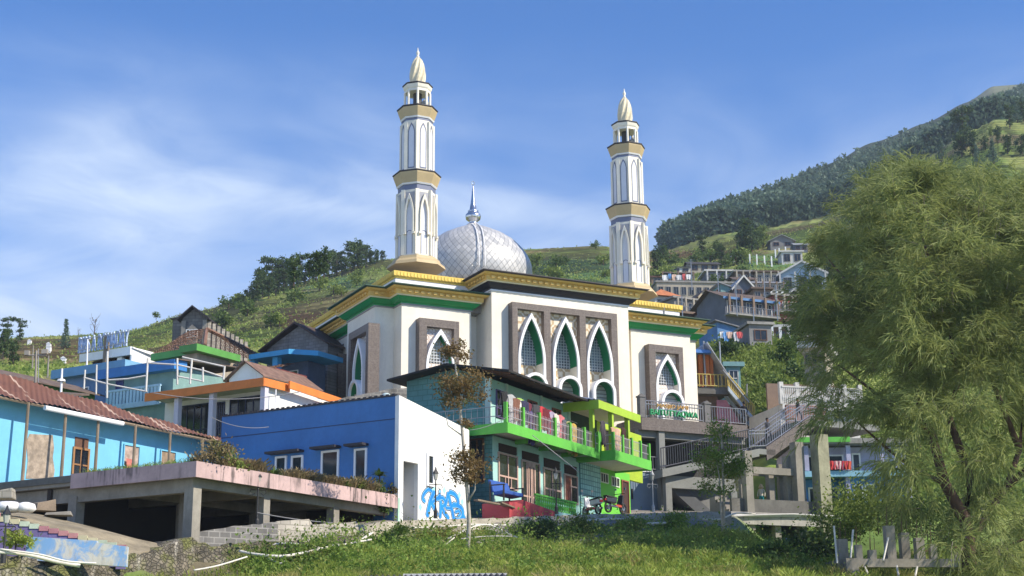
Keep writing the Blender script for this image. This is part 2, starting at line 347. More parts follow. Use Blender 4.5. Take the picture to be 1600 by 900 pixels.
def terrain():
    us = np.concatenate([np.arange(-2600, -400, 110.), np.arange(-400, 1900, 4.), np.arange(1900, 4300, 110.)])
    U, YY = np.meshgrid(us, _YS); U = U.ravel(); Y = YY.ravel(); X = (U - 800) / FPX * Y; Z = zfun(U, Y)
    V = np.stack([X, Y, Z], 1); nu, ny = len(us), len(_YS)
    i = np.arange(nu * ny).reshape(ny, nu); F = np.stack([i[:-1, :-1].ravel(), i[:-1, 1:].ravel(), i[1:, 1:].ravel(), i[1:, :-1].ravel()], 1)
    # what grows or lies where
    C = lambda *c: np.array(c)
    n1 = fbm(X / 16, Y / 26, 21); n2 = fbm(X / 5, Y / 5, 33); zb = zbase(U, Y)
    grass, yel, soil, dark, cab = C(.11, .17, .035), C(.22, .25, .07), C(.20, .13, .08), C(.055, .095, .028), C(.06, .12, .075)
    m = lambda a, b, w: a * (1 - w[:, None]) + b * w[:, None]
    c = np.tile(grass, (len(X), 1)); c = m(c, np.tile(yel, (len(X), 1)), smooth(n1, .42, .6)); c = m(c, np.tile(dark, (len(X), 1)), smooth(n2, .6, .78) * .45)
    c = m(c, np.tile(soil, (len(X), 1)), smooth(fbm(X / 30 + 9, Y / 18, 41), .56, .66) * .6 * (1 - smooth(U, 1230, 1270) * (Y < 170)))
    pv = 450 - FPX * (V @ CU) / (V @ CF); pu = 800 + FPX * (V @ CR) / (V @ CF)
    def patch(u0, u1, v0, v1, col, k=1, e=6):
        nonlocal c
        j = (n2 - .5) * 22
        w = smooth(pu + j, u0 - e, u0 + e) * (1 - smooth(pu + j, u1 - e, u1 + e)) * smooth(pv + j * .4, v0 - e, v0 + e) * (1 - smooth(pv + j * .4, v1 - e, v1 + e)) * (Y > 100)
        c = m(c, np.tile(col, (len(X), 1)), w * k)
    patch(15, 140, 529, 566, C(.16, .12, .055)); patch(300, 440, 470, 520, C(.09, .10, .035), .7)
    patch(440, 570, 488, 545, C(.15, .085, .045), .9); patch(470, 620, 432, 452, C(.07, .16, .08), .9); patch(560, 700, 405, 440, C(.15, .18, .05), .8)
    patch(830, 960, 402, 450, C(.05, .11, .045), .9); patch(860, 950, 388, 402, C(.12, .14, .04), .8)
    patch(1020, 1200, 368, 392, C(.13, .15, .035), 1, 4); patch(1035, 1200, 391, 405, C(.14, .085, .045), 1, 3); patch(1015, 1032, 388, 420, C(.14, .08, .045), .9, 4)
    patch(1150, 1240, 395, 420, C(.09, .17, .06), 1, 4); patch(1185, 1245, 580, 602, C(.05, .13, .09), 1, 3)
    # crop rows follow the terraces
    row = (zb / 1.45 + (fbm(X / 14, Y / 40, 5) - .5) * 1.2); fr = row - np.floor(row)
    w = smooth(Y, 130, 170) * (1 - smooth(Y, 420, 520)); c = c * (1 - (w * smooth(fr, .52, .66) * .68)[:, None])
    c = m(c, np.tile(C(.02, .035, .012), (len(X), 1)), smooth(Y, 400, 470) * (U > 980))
    pale = smooth(fbm(X / 60, Y / 60, 77), .3, .7); c = m(c, np.tile(C(.16, .17, .10), (len(X), 1)), smooth(U, 1555, 1590) * smooth(Y, 800, 900) * (.6 + .4 * pale))
    # the lane, packed earth and concrete
    lane = smooth(Y, 56, 58) * (1 - smooth(Y, 100, 110)) * smooth(U, 480, 560) * (1 - smooth(U, 1120, 1180)); c = m(c, np.tile(C(.2, .18, .16), (len(X), 1)), lane)
    und = smooth(Y, 47, 49) * (1 - smooth(Y, 70, 75)) * (1 - smooth(U, 480, 540)); c = m(c, np.tile(C(.15, .12, .085), (len(X), 1)), und * .9)
    c = c * (1.1 + .6 * vnoise(X * 1.7, Y * 1.1, 55))[:, None]
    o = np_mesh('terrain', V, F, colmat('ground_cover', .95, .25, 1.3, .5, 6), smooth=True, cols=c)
    tag(o, kind='structure'); return o
terrain()
# ------------------------------------------------------------------ the mosque (built in a 75 m frame, then scaled about the camera)
K = 86 / 75
_O = at(768, 455, 75)
MQ = Fr((_O[0], _O[1]), 27.2, K)
SQ = lambda a: Fr((MQ.o + MQ.A * a)[:2], 27.2 + 270, K)          # left-hand side plane at a: s runs towards the viewer, t into the building
C_ = (.80, .76, .68)
MW = paint('cream_render', (.80, .735, .62), .7, .07, .5, .34, (.45, .4, .33), .08)
MGREEN = paint('green_cornice_paint', (.012, .27, .075), .45, .1, 1, .1)
MGOLD = paint('ochre_cornice_paint', (.72, .47, .12), .55, .1, 1, .2, (.3, .17, .05))
MYEL = paint('yellow_band_paint', (.78, .55, .10), .55, .12, 3, .1)
MCRM = paint('cream_line_paint', (.80, .72, .48), .6, .05, 1, 0)
MBLK = plain('black_cove_paint', (.022, .022, .03), .45)
MWHT = paint('white_paint', (.82, .82, .83), .6, .04, 1, .08)
MDGR = plain('dark_roof_edge', (.035, .03, .035), .6)
MGRN2 = plain('green_roof_edge', (.012, .06, .03), .5)
MGLS = glass('lattice_glass', (.17, .20, .24), .2)
MLAT = plain('lattice_bars', (.55, .57, .6), .4)
MJAMB = paint('green_jamb_paint', (.008, .19, .07), .5, .06, 1, 0)
def granite():
    m, n, p = newmat('brown_granite_tile'); b = NB(n)
    v = b.nd('ShaderNodeTexVoronoi'); v.inputs['Scale'].default_value = 9; b.ln(b.pos(), v.inputs['Vector'])
    c = b.mix(b.rng(b.noise(b.pos(), 8, 6, .8), .3, .7), (.105, .078, .063), (.30, .245, .205)); c = b.mix(b.rng(v.outputs['Distance'], .1, .5, 0, .4), (.08, .06, .05), c)
    d = b.nd('ShaderNodeVectorMath', operation='DOT_PRODUCT'); a = rad(27.2); d.inputs[1].default_value = (math.cos(a), math.sin(a), 0)
    b.ln(b.pos(), d.inputs[0]); sp = b.nd('ShaderNodeSeparateXYZ'); b.ln(b.pos(), sp.inputs[0])
    e = [b.math('LESS_THAN', b.math('FRACT', b.math('DIVIDE', x, .72)), .03) for x in (d.outputs['Value'], sp.outputs[2])]
    c = b.mix(b.math('MULTIPLY', b.math('MAXIMUM', e[0], e[1]), .22), c, (.35, .31, .28))
    b.ln(c, p.inputs['Base Color']); p.inputs['Roughness'].default_value = .45; return m
MGRA = granite()
def batik(name, az, c1, c2, sc):
    m, n, p = newmat(name); b = NB(n); a = rad(az)
    d = b.nd('ShaderNodeVectorMath', operation='DOT_PRODUCT'); d.inputs[1].default_value = (math.cos(a), math.sin(a), 0)
    b.ln(b.pos(), d.inputs[0]); sp = b.nd('ShaderNodeSeparateXYZ'); b.ln(b.pos(), sp.inputs[0])
    w = 2 * math.pi * sc
    cx = b.math('COSINE', b.math('MULTIPLY', d.outputs['Value'], w)); cz = b.math('COSINE', b.math('MULTIPLY', sp.outputs[2], w))
    s1 = b.math('ADD', cx, cz); s2 = b.math('MULTIPLY', b.math('COSINE', b.math('MULTIPLY', d.outputs['Value'], 3 * w)), b.math('COSINE', b.math('MULTIPLY', sp.outputs[2], 3 * w)))
    t = b.math('ADD', b.math('COSINE', b.math('MULTIPLY', s1, 3.6)), b.math('MULTIPLY', s2, .7))
    c = b.mix(b.rng(t, -.1, .35), c1, c2); c = b.mix(b.rng(b.noise(b.pos(), 5), .4, .7, 0, .25), c, scl(c1, .6))
    b.ln(c, p.inputs['Base Color']); p.inputs['Roughness'].default_value = .6; b.bump(t, .3, .02, p); return m
MBAT = batik('cream_batik_relief', 27.2, (.52, .38, .22), (.80, .71, .57), .95)
MBAT2 = batik('pale_batik_relief', 27.2, (.56, .45, .38), (.78, .72, .68), 2.1)
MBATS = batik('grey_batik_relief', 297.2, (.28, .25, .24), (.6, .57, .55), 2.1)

def offset_line(P, d):
    """mitred offset of an open (a, b) polyline to its right-hand side seen along the way"""
    out = []; n = len(P)
    for i, p in enumerate(P):
        e = []
        for j in (i - 1, i):
            if 0 <= j < n - 1:
                v = np.subtract(P[j + 1], P[j]); v = v / np.hypot(*v); e.append(np.array([v[1], -v[0]]))
        if len(e) == 1: q = e[0] * d
        else: q = (e[0] + e[1]) * d / (1 + e[0] @ e[1])
        out.append((p[0] + q[0], p[1] + q[1]))
    return out
def sweep(mb, P, prof):
    """closed profile [(out, z)] swept along polyline P, ends closed"""
    k = len(prof); pts = []; rows = [offset_line(P, o) for o, z in prof]; n = len(P)
    for i in range(n):
        for j in range(k): pts.append((*rows[j][i], prof[j][1]))
    fs = [(i * k + j, i * k + (j + 1) % k, (i + 1) * k + (j + 1) % k, (i + 1) * k + j) for i in range(n - 1) for j in range(k)]
    fs += [tuple(range(k)), tuple(range((n - 1) * k + k - 1, (n - 1) * k - 1, -1))]
    mb.add(pts, fs)
def dentils(mb, P, out, z0, z1, w=.2, gap=.2, dep=.12):
    Q = offset_line(P, out)
    for i in range(len(Q) - 1):
        a, b = np.array(Q[i]), np.array(Q[i + 1]); L = np.hypot(*(b - a)); d = (b - a) / L; nn = np.array([d[1], -d[0]]); k = int((L - .1) / (w + gap))
        if k < 1: continue
        st = (L - k * (w + gap) + gap) / 2
        for j in range(k):
            p = a + d * (st + j * (w + gap)); q = p + d * w
            mb.slab([tuple(p), tuple(q), tuple(q + nn * dep), tuple(p + nn * dep)], z0, z1)
def ogive(hw, z0, zs, za, n=12, p=2.0):
    """left foot up to the point and down to the right foot"""
    L = [(-hw, z0)] + [(-hw * (1 - t ** p), zs + (za - zs) * t) for t in np.linspace(0, 1, n)]
    return L + [(-s, z) for s, z in L[-2::-1]]
def round_arch(r, z0, zc, n=9):
    L = [(-r, z0)] + [(-r * math.cos(t), zc + r * math.sin(t)) for t in np.linspace(0, math.pi / 2, n)]
    return L + [(-s, z) for s, z in L[-2::-1]]
def ring(mb, out, inn, sc, t0, t1):
    """band between two outlines, with thickness t0 (front) .. t1"""
    n = len(out); pts = [(sc + s, t0, z) for s, z in out] + [(sc + s, t0, z) for s, z in inn] + [(sc + s, t1, z) for s, z in out] + [(sc + s, t1, z) for s, z in inn]
    fs = []
    for i in range(n - 1):
        fs += [(i, i + 1, n + i + 1, n + i), (2 * n + i, 2 * n + i + 1, i + 1, i), (n + i, n + i + 1, 3 * n + i + 1, 3 * n + i)]
    fs += [(0, n, 3 * n, 2 * n), (n - 1, 2 * n - 1, 4 * n - 1, 3 * n - 1)]
    mb.add(pts, fs)
def reveal(mb, inn, sc, t0, t1, zmin=None, zmax=None):
    for (s0, z0), (s1, z1) in zip(inn[:-1], inn[1:]):
        lo, hi = min(z0, z1), max(z0, z1)
        if abs(s1 - s0) < 1e-6:
            a, b_ = (lo if zmin is None else max(lo, zmin)), (hi if zmax is None else min(hi, zmax))
            if b_ - a < .01: continue
            z0, z1 = (a, b_) if z1 > z0 else (b_, a)
        elif (zmin is not None and hi <= zmin + .001) or (zmax is not None and lo >= zmax - .001): continue
        mb.add([(sc + s0, t0, z0), (sc + s1, t0, z1), (sc + s1, t1, z1), (sc + s0, t1, z0)], [(0, 1, 2, 3)])
def arch_panel(mb, sc, s0, s1, z0, z1, arch, t):
    """plate s0..s1 x z0..z1 at depth t with an arched opening"""
    n = len(arch); h = n // 2
    for i in range(n - 1):
        (a, za), (b_, zb) = arch[i], arch[i + 1]
        if abs(za - zb) < 1e-6: continue
        e = s0 if i < h else s1
        mb.poly([(e, t, za), (sc + a, t, za), (sc + b_, t, zb), (e, t, zb)])
    top = max(z for _, z in arch)
    if z1 > top: mb.poly([(s0, t, top), (s1, t, top), (s1, t, z1), (s0, t, z1)])
def arch_bay(par, fr, s0, s1, ztop, zbot, bays, arch, small, gl=.49, rec=.15, back=.35, bat=MBAT, lat=True, sillz=None, jamb=MJAMB, rail=.3):
    """granite surround with pointed-arch niches. bays = [(opening s0, s1, arch centre)], arch = (half width, spring z, apex z), small = (radius, centre z, shift)"""
    hw, zs, za = arch; sill = sillz if sillz is not None else zs
    win = MB(fr); zt = ztop - rail; e = [s0] + [x for b_ in bays for x in b_[:2]] + [s1]
    for i in range(0, len(e), 2): win.box(e[i], e[i + 1], -gl, rec, zbot, ztop)
    for b_ in bays: win.box(b_[0], b_[1], -gl, rec, zt, ztop)
    w = win.build('window', MGRA, par)
    for o0, o1, sc in bays:
        pan, rg, jm, jc, la, gs, pt, sm, si, sb = [MB(fr) for _ in range(10)]
        A = ogive(hw, zbot, zs, za); I = ogive(hw - .135, zbot, zs, za - .29)
        arch_panel(pan, sc, o0, o1, zbot, zt, A, -rec)
        ring(rg, A, I, sc, -gl - .03, -rec + .0)
        I2 = [(x * .985, z - .01) for x, z in I]; reveal(jm, I2, sc, -gl + .08, back, zmin=sill); reveal(jc, I2, sc, -gl + .08, back, zmax=sill)
        gs.box(sc - hw, sc + hw, back + .04, back + .08, sill, za)
        if lat:
            x = -hw + .12
            while x < hw: la.box(sc + x - .02, sc + x + .02, back - .03, back + .01, sill, za - .3 - abs(x) * .9); x += .17
            z = sill + .1
            while z < za - .4:
                t = max(0, (z - zs) / (za - .34 - zs)); ww = (hw - .135) * (1 - t ** 2.0); la.box(sc - ww, sc + ww, back - .05, back - .02, z - .02, z + .02); z += .16
        pt.box(sc - hw, sc + hw, back, back + .06, zbot, sill - .02)
        if small:
            r, zc, sh = small; SA = round_arch(r + .16, zbot, zc); SI = round_arch(r, zbot, zc)
            ring(sm, SA, SI, sc + sh, -gl - .24, -rec + .1); reveal(si, [(x * .985, z - .008) for x, z in SI], sc + sh, -gl - .12, max(-gl + .2, back - .3))
            bz = max(-gl + .2, back - .3); sb.box(sc + sh - r, sc + sh + r, bz - .004, bz + .05, zbot, zc + r)
        pan.build('relief_panel', bat, w); rg.build('pointed_arch', MWHT, w); jm.build('jamb', jamb, w); jc.build('sill_jamb', MW, w)
        gs.build('pane', MGLS, w); pt.build('lower_panel', bat, w)
        if lat: la.build('lattice', MLAT, w)
        if small: sm.build('round_arch', MWHT, w); si.build('round_jamb', jamb, w); sb.build('round_panel', MBATS, w)
    return w

def mosque():
    T = thing('mosque', 'large cream mosque with green and ochre cornices, arched windows and a silver dome', 'mosque', MQ.w(4.3, 5, 8))
    ZB = 8.2
    # walls: hall, two wings, entrance bay with a hole for the triple window
    F0, F1, g0, g1 = MQ.hits(800.4, 471.3, -.49), MQ.hits(964, 489.6, -.49), 13.2, MQ.hitz(800.4, 471.3, -.49)
    WZ, MZ = 18.75, 19.8
    m = MB(MQ)
    m.box(0, F0 + .1, 0, .3, ZB, MZ); m.box(F1 - .1, 8.6, 0, .3, ZB, MZ); m.box(F0 + .1, F1 - .1, 0, .3, g1 - .15, MZ); m.box(F0 + .1, F1 - .1, 0, .3, ZB, g0)
    m.box(0, .3, .3, 3.2, ZB, MZ); m.box(8.3, 8.6, .3, 3.2, ZB, MZ); m.box(.3, 8.3, 1.2, 1.4, ZB, MZ)
    m.build('entrance_wall', MW, T)
    h = MB(MQ); h.slab([(.302, 1.9), (-.75, 1.9), (-.75, 1), (-4.8, 1), (-4.8, 2.05), (-5.9, 2.05), (-5.9, 6.1), (-4.8, 6.1), (-4.8, 17), (13.4, 17), (13.4, 6.1), (14.5, 6.1), (14.5, 2.05), (13.4, 2.05), (13.4, 1), (9.35, 1), (9.35, 1.9), (8.298, 1.9)], ZB, WZ)
    h.build('hall_wall', MW, T)
    left = [(-4.8, 17), (-4.8, 6.1), (-5.9, 6.1), (-5.9, 2.05), (-4.8, 2.05), (-4.8, 1), (-.75, 1), (-.75, 1.9), (-.002, 1.9)]
    right = [(8.6 - a, b) for a, b in left[::-1]]
    main = [(0, 3.3), (0, 0), (8.6, 0), (8.6, 3.3)]
    def cornice(name, P, z, zs, mats):
        """grey line, coved band, cream line, dentil band, roof edge"""
        g, cv, ln, de, ed = [MB(MQ) for _ in range(5)]; a = zs
        for Q in P:
            sweep(g, Q, [(-.1, z - .03), (.05, z - .03), (.05, z + .045), (-.1, z + .045)])
            sweep(cv, Q, [(-.1, z + .046), (.06, z + .046), (.075, z + .13), (.16, z + .14), (.24, z + .20 * a), (.40, z + .36 * a), (-.1, z + .37 * a)])
            sweep(ln, Q, [(-.1, z + .371 * a), (.44, z + .371 * a), (.47, z + .43 * a), (-.1, z + .43 * a)])
            sweep(de, Q, [(-.1, z + .431 * a), (.50, z + .431 * a), (.53, z + .66 * a), (.70, z + .72 * a), (.76, z + .80 * a), (-.1, z + .80 * a)])
            dentils(de, Q, .52, z + .53 * a, z + .655 * a, .19, .17, .10)
            sweep(ed, Q, [(-.1, z + .801 * a), (.80, z + .801 * a), (.90, z + .845 * a), (.90, z + .89 * a), (-.1, z + .90 * a)])
        c = cv.build(name, mats[1], T); g.build('wall_line', mats[0], c); ln.build('cream_line', MCRM, c); de.build('dentil_band', MGOLD, c); ed.build('roof_edge', mats[2], c)
    cornice('cornice', [left, right], WZ, 1.0, (plain('grey_line', (.3, .28, .27)), MGREEN, MGRN2))
    cornice('entrance_cornice', [main], MZ, 1.0, (MWHT, MBLK, MDGR))
    r = MB(MQ); r.slab([(-4.6, 1.3), (-4.6, 17), (13.2, 17), (13.2, 1.3)], WZ + .05, WZ + .8); r.build('flat_roof', paint('roof_screed', (.3, .28, .26)), T)
    r = MB(MQ); r.slab([(.05, .1), (8.55, .1), (8.55, 3.25), (.05, 3.25)], MZ + .02, MZ + .84); r.build('entrance_roof', paint('roof_screed', (.3, .28, .26)), T)
    # set-back upper storey under the minarets
    t0 = 1.95; zt = MQ.hitz(616, 422, t0 - .15); u = MB(MQ); u.slab([(-4.78, t0), (-4.78, 15.5), (13.38, 15.5), (13.38, t0)], WZ + .55, zt - .38); up = u.build('upper_storey', MWHT, T)
    y = MB(MQ); P = [(-4.78, 15.5), (-4.78, t0), (13.38, t0), (13.38, 15.5)]; sweep(y, P, [(-.1, zt - .38), (.05, zt - .38), (.06, zt - .29), (.14, zt - .27), (.16, zt), (-.1, zt)]); dentils(y, P, .145, zt - .25, zt - .04, .10, .10, .03); y.build('yellow_band', MYEL, up)
    u = MB(MQ); u.slab([(-4.7, t0 + .1), (-4.7, 15.4), (13.3, 15.4), (13.3, t0 + .1)], zt - .3, zt - .05); u.build('terrace_roof', paint('roof_screed', (.3, .28, .26)), up)
    # triple window
    s = lambda u, v: MQ.hits(u, v, -.49)
    ow = [(s(809, 484), s(850, 488)), (s(860, 488), s(905.5, 494)), (s(915, 494), s(955, 499))]
    zap = MQ.hitz(832.5, 489, -.5); hw = (s(855, 600) - s(812, 600)) / 2
    arch_bay(T, MQ, F0, F1, g1, g0, [(a, b, (a + b) / 2 + .03) for a, b in ow], (hw, 16.0, zap), (.56, 14.62, .12), sillz=15.95, rail=.34)
    # wing windows
    wf = Fr((MQ.o + MQ.B * 1)[:2], 27.2, K)
    for u0, u1, v0, ua, va in ((655, 717, 496, 690, 512), (1013, 1066, 537, 1044, 550)):
        a, b = wf.hits(u0, v0, -.45), wf.hits(u1, v0, -.45); zt_ = (wf.hitz(u0, v0, -.45) + wf.hitz(u1, v0 + (u1 - u0) * .12, -.45)) / 2
        sc = (a + b) / 2; arch_bay(T, wf, a, b, zt_, 13.2, [(a + .44, b - .30, sc + .08)], (.84, 15.4, zt_ - .5), (.60, 14.55, .14), back=-.04, bat=MBAT2, sillz=15.7, rail=.42)
    # left-hand side windows
    for A, (u0, u1, v0) in ((-5.9, (546, 577, 504)), (-4.8, (510, 530, 552))):
        f = SQ(A); a, b = f.hits(u0, v0 + 10, -.45), f.hits(u1, v0, -.45); zt_ = f.hitz(u1, v0, -.45)
        sc = (a + b) / 2; arch_bay(T, f, a, b, zt_, 13.0, [(a + .35, b - .35, sc)], (.74, 15.3, zt_ - .55), (.56, 14.2, -.05), back=-.04, bat=MBATS, sillz=14.9, rail=.4)
    # row of small square vents on the side wall
    f = SQ(-4.8); v = MB(f); n = 14; p0 = f.hit(489, 566); p1 = f.hit(536, 543)
    for i in range(n):
        if i == 5: continue
        v = MB(f); q = i / (n - 1); ss = p0[0] + (p1[0] - p0[0]) * q; zz = (p0[1] + p1[1]) / 2; v.box(ss - .12, ss + .12, -.02, .05, zz - .14, zz + .14); v.build('vent', plain('dark_opening', (.02, .02, .02)), T)
    # dome
    dc = (4.28, 11.2); zd = lambda v: MQ.hitz(740, v, 11.2); px = lambda q: q * 86.9 * .985 / FPX
    prof = [(px(90), zd(455)), (px(96), zd(440)), (px(97.5), zd(428)), (px(96), zd(415)), (px(91), zd(404)), (px(82), zd(392)), (px(69), zd(380)), (px(53), zd(370)), (px(36), zd(362.5)), (px(22), zd(357)), (px(13), zd(354)), (px(10), zd(351))]
    d = MB(MQ); fine = []
    for (r0, z0), (r1, z1) in zip(prof[:-1], prof[1:]):
        for k in range(3): fine.append((r0 + (r1 - r0) * k / 3, z0 + (z1 - z0) * k / 3))
    d.lathe(dc, fine + [prof[-1]], 64)
    mm, n_, p = newmat('silver_dome_sheets'); b = NB(n_); g = b.nd('ShaderNodeTexCoord'); ct = MQ.w(*dc, 0) - MQ.w(4.3, 5, 8)
    mp = b.nd('ShaderNodeMapping'); mp.inputs['Location'].default_value = (-ct[0], -ct[1], 0); b.ln(g.outputs['Object'], mp.inputs['Vector'])
    sp = b.nd('ShaderNodeSeparateXYZ'); b.ln(mp.outputs[0], sp.inputs[0]); an = b.math('ARCTAN2', sp.outputs[1], sp.outputs[0]); zz = sp.outputs[2]
    q1 = b.math('FRACT', b.math('ADD', b.math('MULTIPLY', an, 56 / (2 * math.pi)), b.math('MULTIPLY', zz, 1.9))); q2 = b.math('FRACT', b.math('SUBTRACT', b.math('MULTIPLY', an, 56 / (2 * math.pi)), b.math('MULTIPLY', zz, 1.9)))
    ln = b.math('MAXIMUM', b.math('LESS_THAN', q1, .09), b.math('LESS_THAN', q2, .09))
    fl = [b.math('FLOOR', b.math('ADD', b.math('MULTIPLY', an, 56 / (2 * math.pi)), b.math('MULTIPLY', zz, k))) for k in (1.9, -1.9)]
    cb = b.nd('ShaderNodeCombineXYZ'); b.ln(fl[0], cb.inputs[0]); b.ln(fl[1], cb.inputs[1]); wn = b.nd('ShaderNodeTexWhiteNoise'); b.ln(cb.outputs[0], wn.inputs['Vector'])
    c = b.mix(wn.outputs['Value'], (.44, .44, .43), (.62, .61, .59)); c = b.mix(b.math('MULTIPLY', ln, .75), c, (.10, .11, .13))
    b.ln(c, p.inputs['Base Color']); p.inputs['Metallic'].default_value = .18; b.ln(b.rng(wn.outputs['Value'], 0, 1, .34, .52), p.inputs['Roughness']); b.bump(ln, .5, -.03, p)
    dm = d.build('dome', mm, T, smooth=True)
    st = plain('bright_steel', (.62, .62, .63), .22, .9)
    f = MB(MQ); fz = lambda a: [(px(r), zd(v)) for r, v in a]
    f.lathe(dc, fz([(9, 354), (8, 350), (6.5, 348), (8, 346), (12, 343), (13, 339), (12.5, 336), (9.5, 333), (8, 331), (9, 330), (5.8, 328), (4.2, 318), (2.6, 306), (1.4, 295), (.8, 292), (.5, 289)]), 20)
    zc = zd(286.5)
    for k in range(14):
        a0, a1 = math.pi * (-.38 + 1.76 * k / 14), math.pi * (-.38 + 1.76 * (k + 1) / 14)
        f.tube([(dc[0] + .11 * math.sin(a0), dc[1], zc + .11 * math.cos(a0)), (dc[0] + .11 * math.sin(a1), dc[1], zc + .11 * math.cos(a1))], .022, 5)
    f.build('finial', st, dm, smooth=True)
    la = MB(MQ); phi = math.atan2(-.95, -.30)                   # maintenance ladder lying on the dome
    for off in (-.045, .045):
        la.tube([(dc[0] + (r + .1) * math.cos(phi + off * 3.9 / max(r, .8)), dc[1] + (r + .1) * math.sin(phi + off * 3.9 / max(r, .8)), z) for r, z in prof[1:-1]], .035, 5)
    la.build('ladder', MWHT, dm)
    return T
mosque()

def minaret(a0, label):
    b0 = 4.0; uc, vc = {-2.7: (649.5, 430), 11.3: (984, 445)}[a0]
    zz = lambda v: float(_MZ(v)); R0 = math.pi / 8
    T = thing('minaret', label, 'minaret', MQ.w(a0, b0, zz(420)), 'twin minarets of the mosque')
    m_ = .0359                                                 # metres per photo pixel at the left minaret
    L = lambda pr: [(r * m_, zz(v)) for r, v in pr]
    cream = paint('minaret_cream', (.78, .73, .61), .6, .06, 1, .15, (.4, .36, .27)); tan = paint('minaret_tan', (.50, .385, .21), .6, .08, 1, .2)
    lil = paint('minaret_pale_blue', (.66, .67, .72), .6, .05, 1, .08); navy = plain('minaret_navy_trim', (.15, .17, .25), .5); gry = paint('minaret_grey', (.34, .34, .37), .6, .06, 1, 0)
    def oc(name, pr, mat, par=T):
        mb = MB(MQ); mb.lathe((a0, b0), L(pr), 8, R0); return mb.build(name, mat, par)
    oc('base', [(46, 421), (44, 416), (38, 411.5), (36, 407)], tan)
    sh = oc('lower_shaft', [(31, 407), (31, 372), (30.2, 372), (30, 304)], cream)
    oc('shaft_foot', [(33, 408.5), (33, 406.3), (31.2, 406)], gry, sh)
    oc('navy_band', [(29.6, 304), (29.6, 295)], navy, sh)
    c1 = oc('gallery_cornice', [(30, 295), (32, 293), (37, 280), (37.5, 277.5), (29, 277.3)], tan); oc('white_line', [(31, 295.6), (32.6, 293.4), (31, 293)], MWHT, c1); oc('roof_edge', [(37, 277.7), (38.6, 276.6), (38.6, 275.2), (27, 274)], MDGR, c1)
    s2 = oc('upper_shaft', [(26, 276), (25.4, 195)], cream); oc('navy_band', [(25.2, 195.5), (25.2, 190)], navy, s2)
    c2 = oc('upper_cornice', [(26, 190), (27, 188.5), (31.4, 177), (31.8, 175), (24, 174)], tan); oc('white_line', [(26.4, 191), (27.5, 189), (26, 188.6)], MWHT, c2); oc('roof_edge', [(31.4, 175.2), (33, 174), (33, 172.6), (20, 172)], MDGR, c2)
    ln = MB(MQ)
    for k in range(8):
        a = R0 + k * math.pi / 4; ln.lathe((a0 + 20 * m_ * math.cos(a), b0 + 20 * m_ * math.sin(a)), L([(2.1, 173), (2.1, 146)]), 6)
    lan = ln.build('lantern', cream, T); sp = MB(MQ); sp.lathe((a0 + .32, b0 - .35), L([(1, 168), (5, 167), (6, 162), (3, 158), (1, 157)]), 12); sp.build('loudspeaker', plain('grey_horn', (.3, .3, .29)), lan, smooth=True)
    oc('core', [(7, 173), (7, 146)], plain('dark_core', (.05, .045, .04)), lan)
    c3 = oc('lantern_roof', [(21, 147), (21, 143.5), (22.4, 141.5), (23.6, 137), (14, 136.5)], cream); oc('roof_edge', [(23.4, 137.2), (24.6, 136), (24.6, 134.8), (10, 134)], MDGR, c3)
    bul = MB(MQ); n = 32; prof = L([(9, 135.5), (11, 130), (12, 123), (12.2, 117), (11.4, 109), (9.6, 101), (7, 94.5), (4, 90.5), (2.6, 89)]); pts = []; N = len(prof)
    for i, (r, z) in enumerate(prof):
        for j in range(n):
            a = 2 * math.pi * j / n + i * .16; rr = r * (1.09 if j % 4 < 2 else .92); pts.append((a0 + rr * math.cos(a), b0 + rr * math.sin(a), z))
    bul.add(pts, [(i * n + j, i * n + (j + 1) % n, (i + 1) * n + (j + 1) % n, (i + 1) * n + j) for i in range(N - 1) for j in range(n)])
    bo = bul.build('bulb', paint('bulb_cream', (.66, .58, .40), .5, .1, 2, .25, (.3, .25, .15)), T); f = MB(MQ); f.lathe((a0, b0), L([(3, 90), (2.4, 87), (1.4, 86), (2.7, 83.5), (2.6, 81), (1.2, 79), (.8, 77), (.4, 74)]), 10); f.build('finial', cream, bo, smooth=True)
    # niches on every face: pointed arches below, tall outlined panels above
    cs = math.cos(math.pi / 8)
    for k in range(8):
        ang = k * math.pi / 4; ar, pn, ft, up, tr, sp2, fo = [MB(MQ) for _ in range(7)]; tr2 = MB(MQ)
        fr = MQ.sub(a0 + 0, b0 + 0, math.degrees(ang)); M = fr       # t negative = outwards along -B of the turned frame
        for mb in (ar, pn, ft, up, tr, tr2, sp2, fo): mb.fr = fr
        d1, d2 = -30.2 * m_ * cs, -25.6 * m_ * cs; h1 = 30.2 * m_ * math.sin(math.pi / 8); h2 = 25.6 * m_ * math.sin(math.pi / 8)
        A = ogive(h1 * .66, zz(371), zz(345), zz(311), 9); I = ogive(h1 * .44, zz(371), zz(345), zz(319), 9)
        ring(ar, A, I, 0, d1 - .16, d1 + .02); ar.box(-h1 * .8, -h1 * .42, d1 - .19, d1 - .002, zz(374), zz(370.5)); ar.box(h1 * .42, h1 * .8, d1 - .19, d1 - .002, zz(374), zz(370.5))
        pn.poly([(s, d1 - .012, z) for s, z in I]); arch_panel(sp2, 0, -h1 * .66, h1 * .66, zz(340), zz(308), ogive(h1 * .66, zz(340), zz(339.9), zz(311), 9, 1.75), d1 - .014)
        A = round_arch(h1 * .42, zz(404), zz(372)); B = [(s * .86, z - .035) for s, z in A]; B[0] = (B[0][0], A[0][1]); B[-1] = (B[-1][0], A[-1][1])
        ring(tr, A, B, 0, d1 - .045, d1 - .002); fo.poly([(s, d1 - .03, z) for s, z in B])
        A = ogive(h2 * .56, zz(268), zz(215), zz(199), 8); B = ogive(h2 * .46, zz(268), zz(215), zz(201.8), 8)
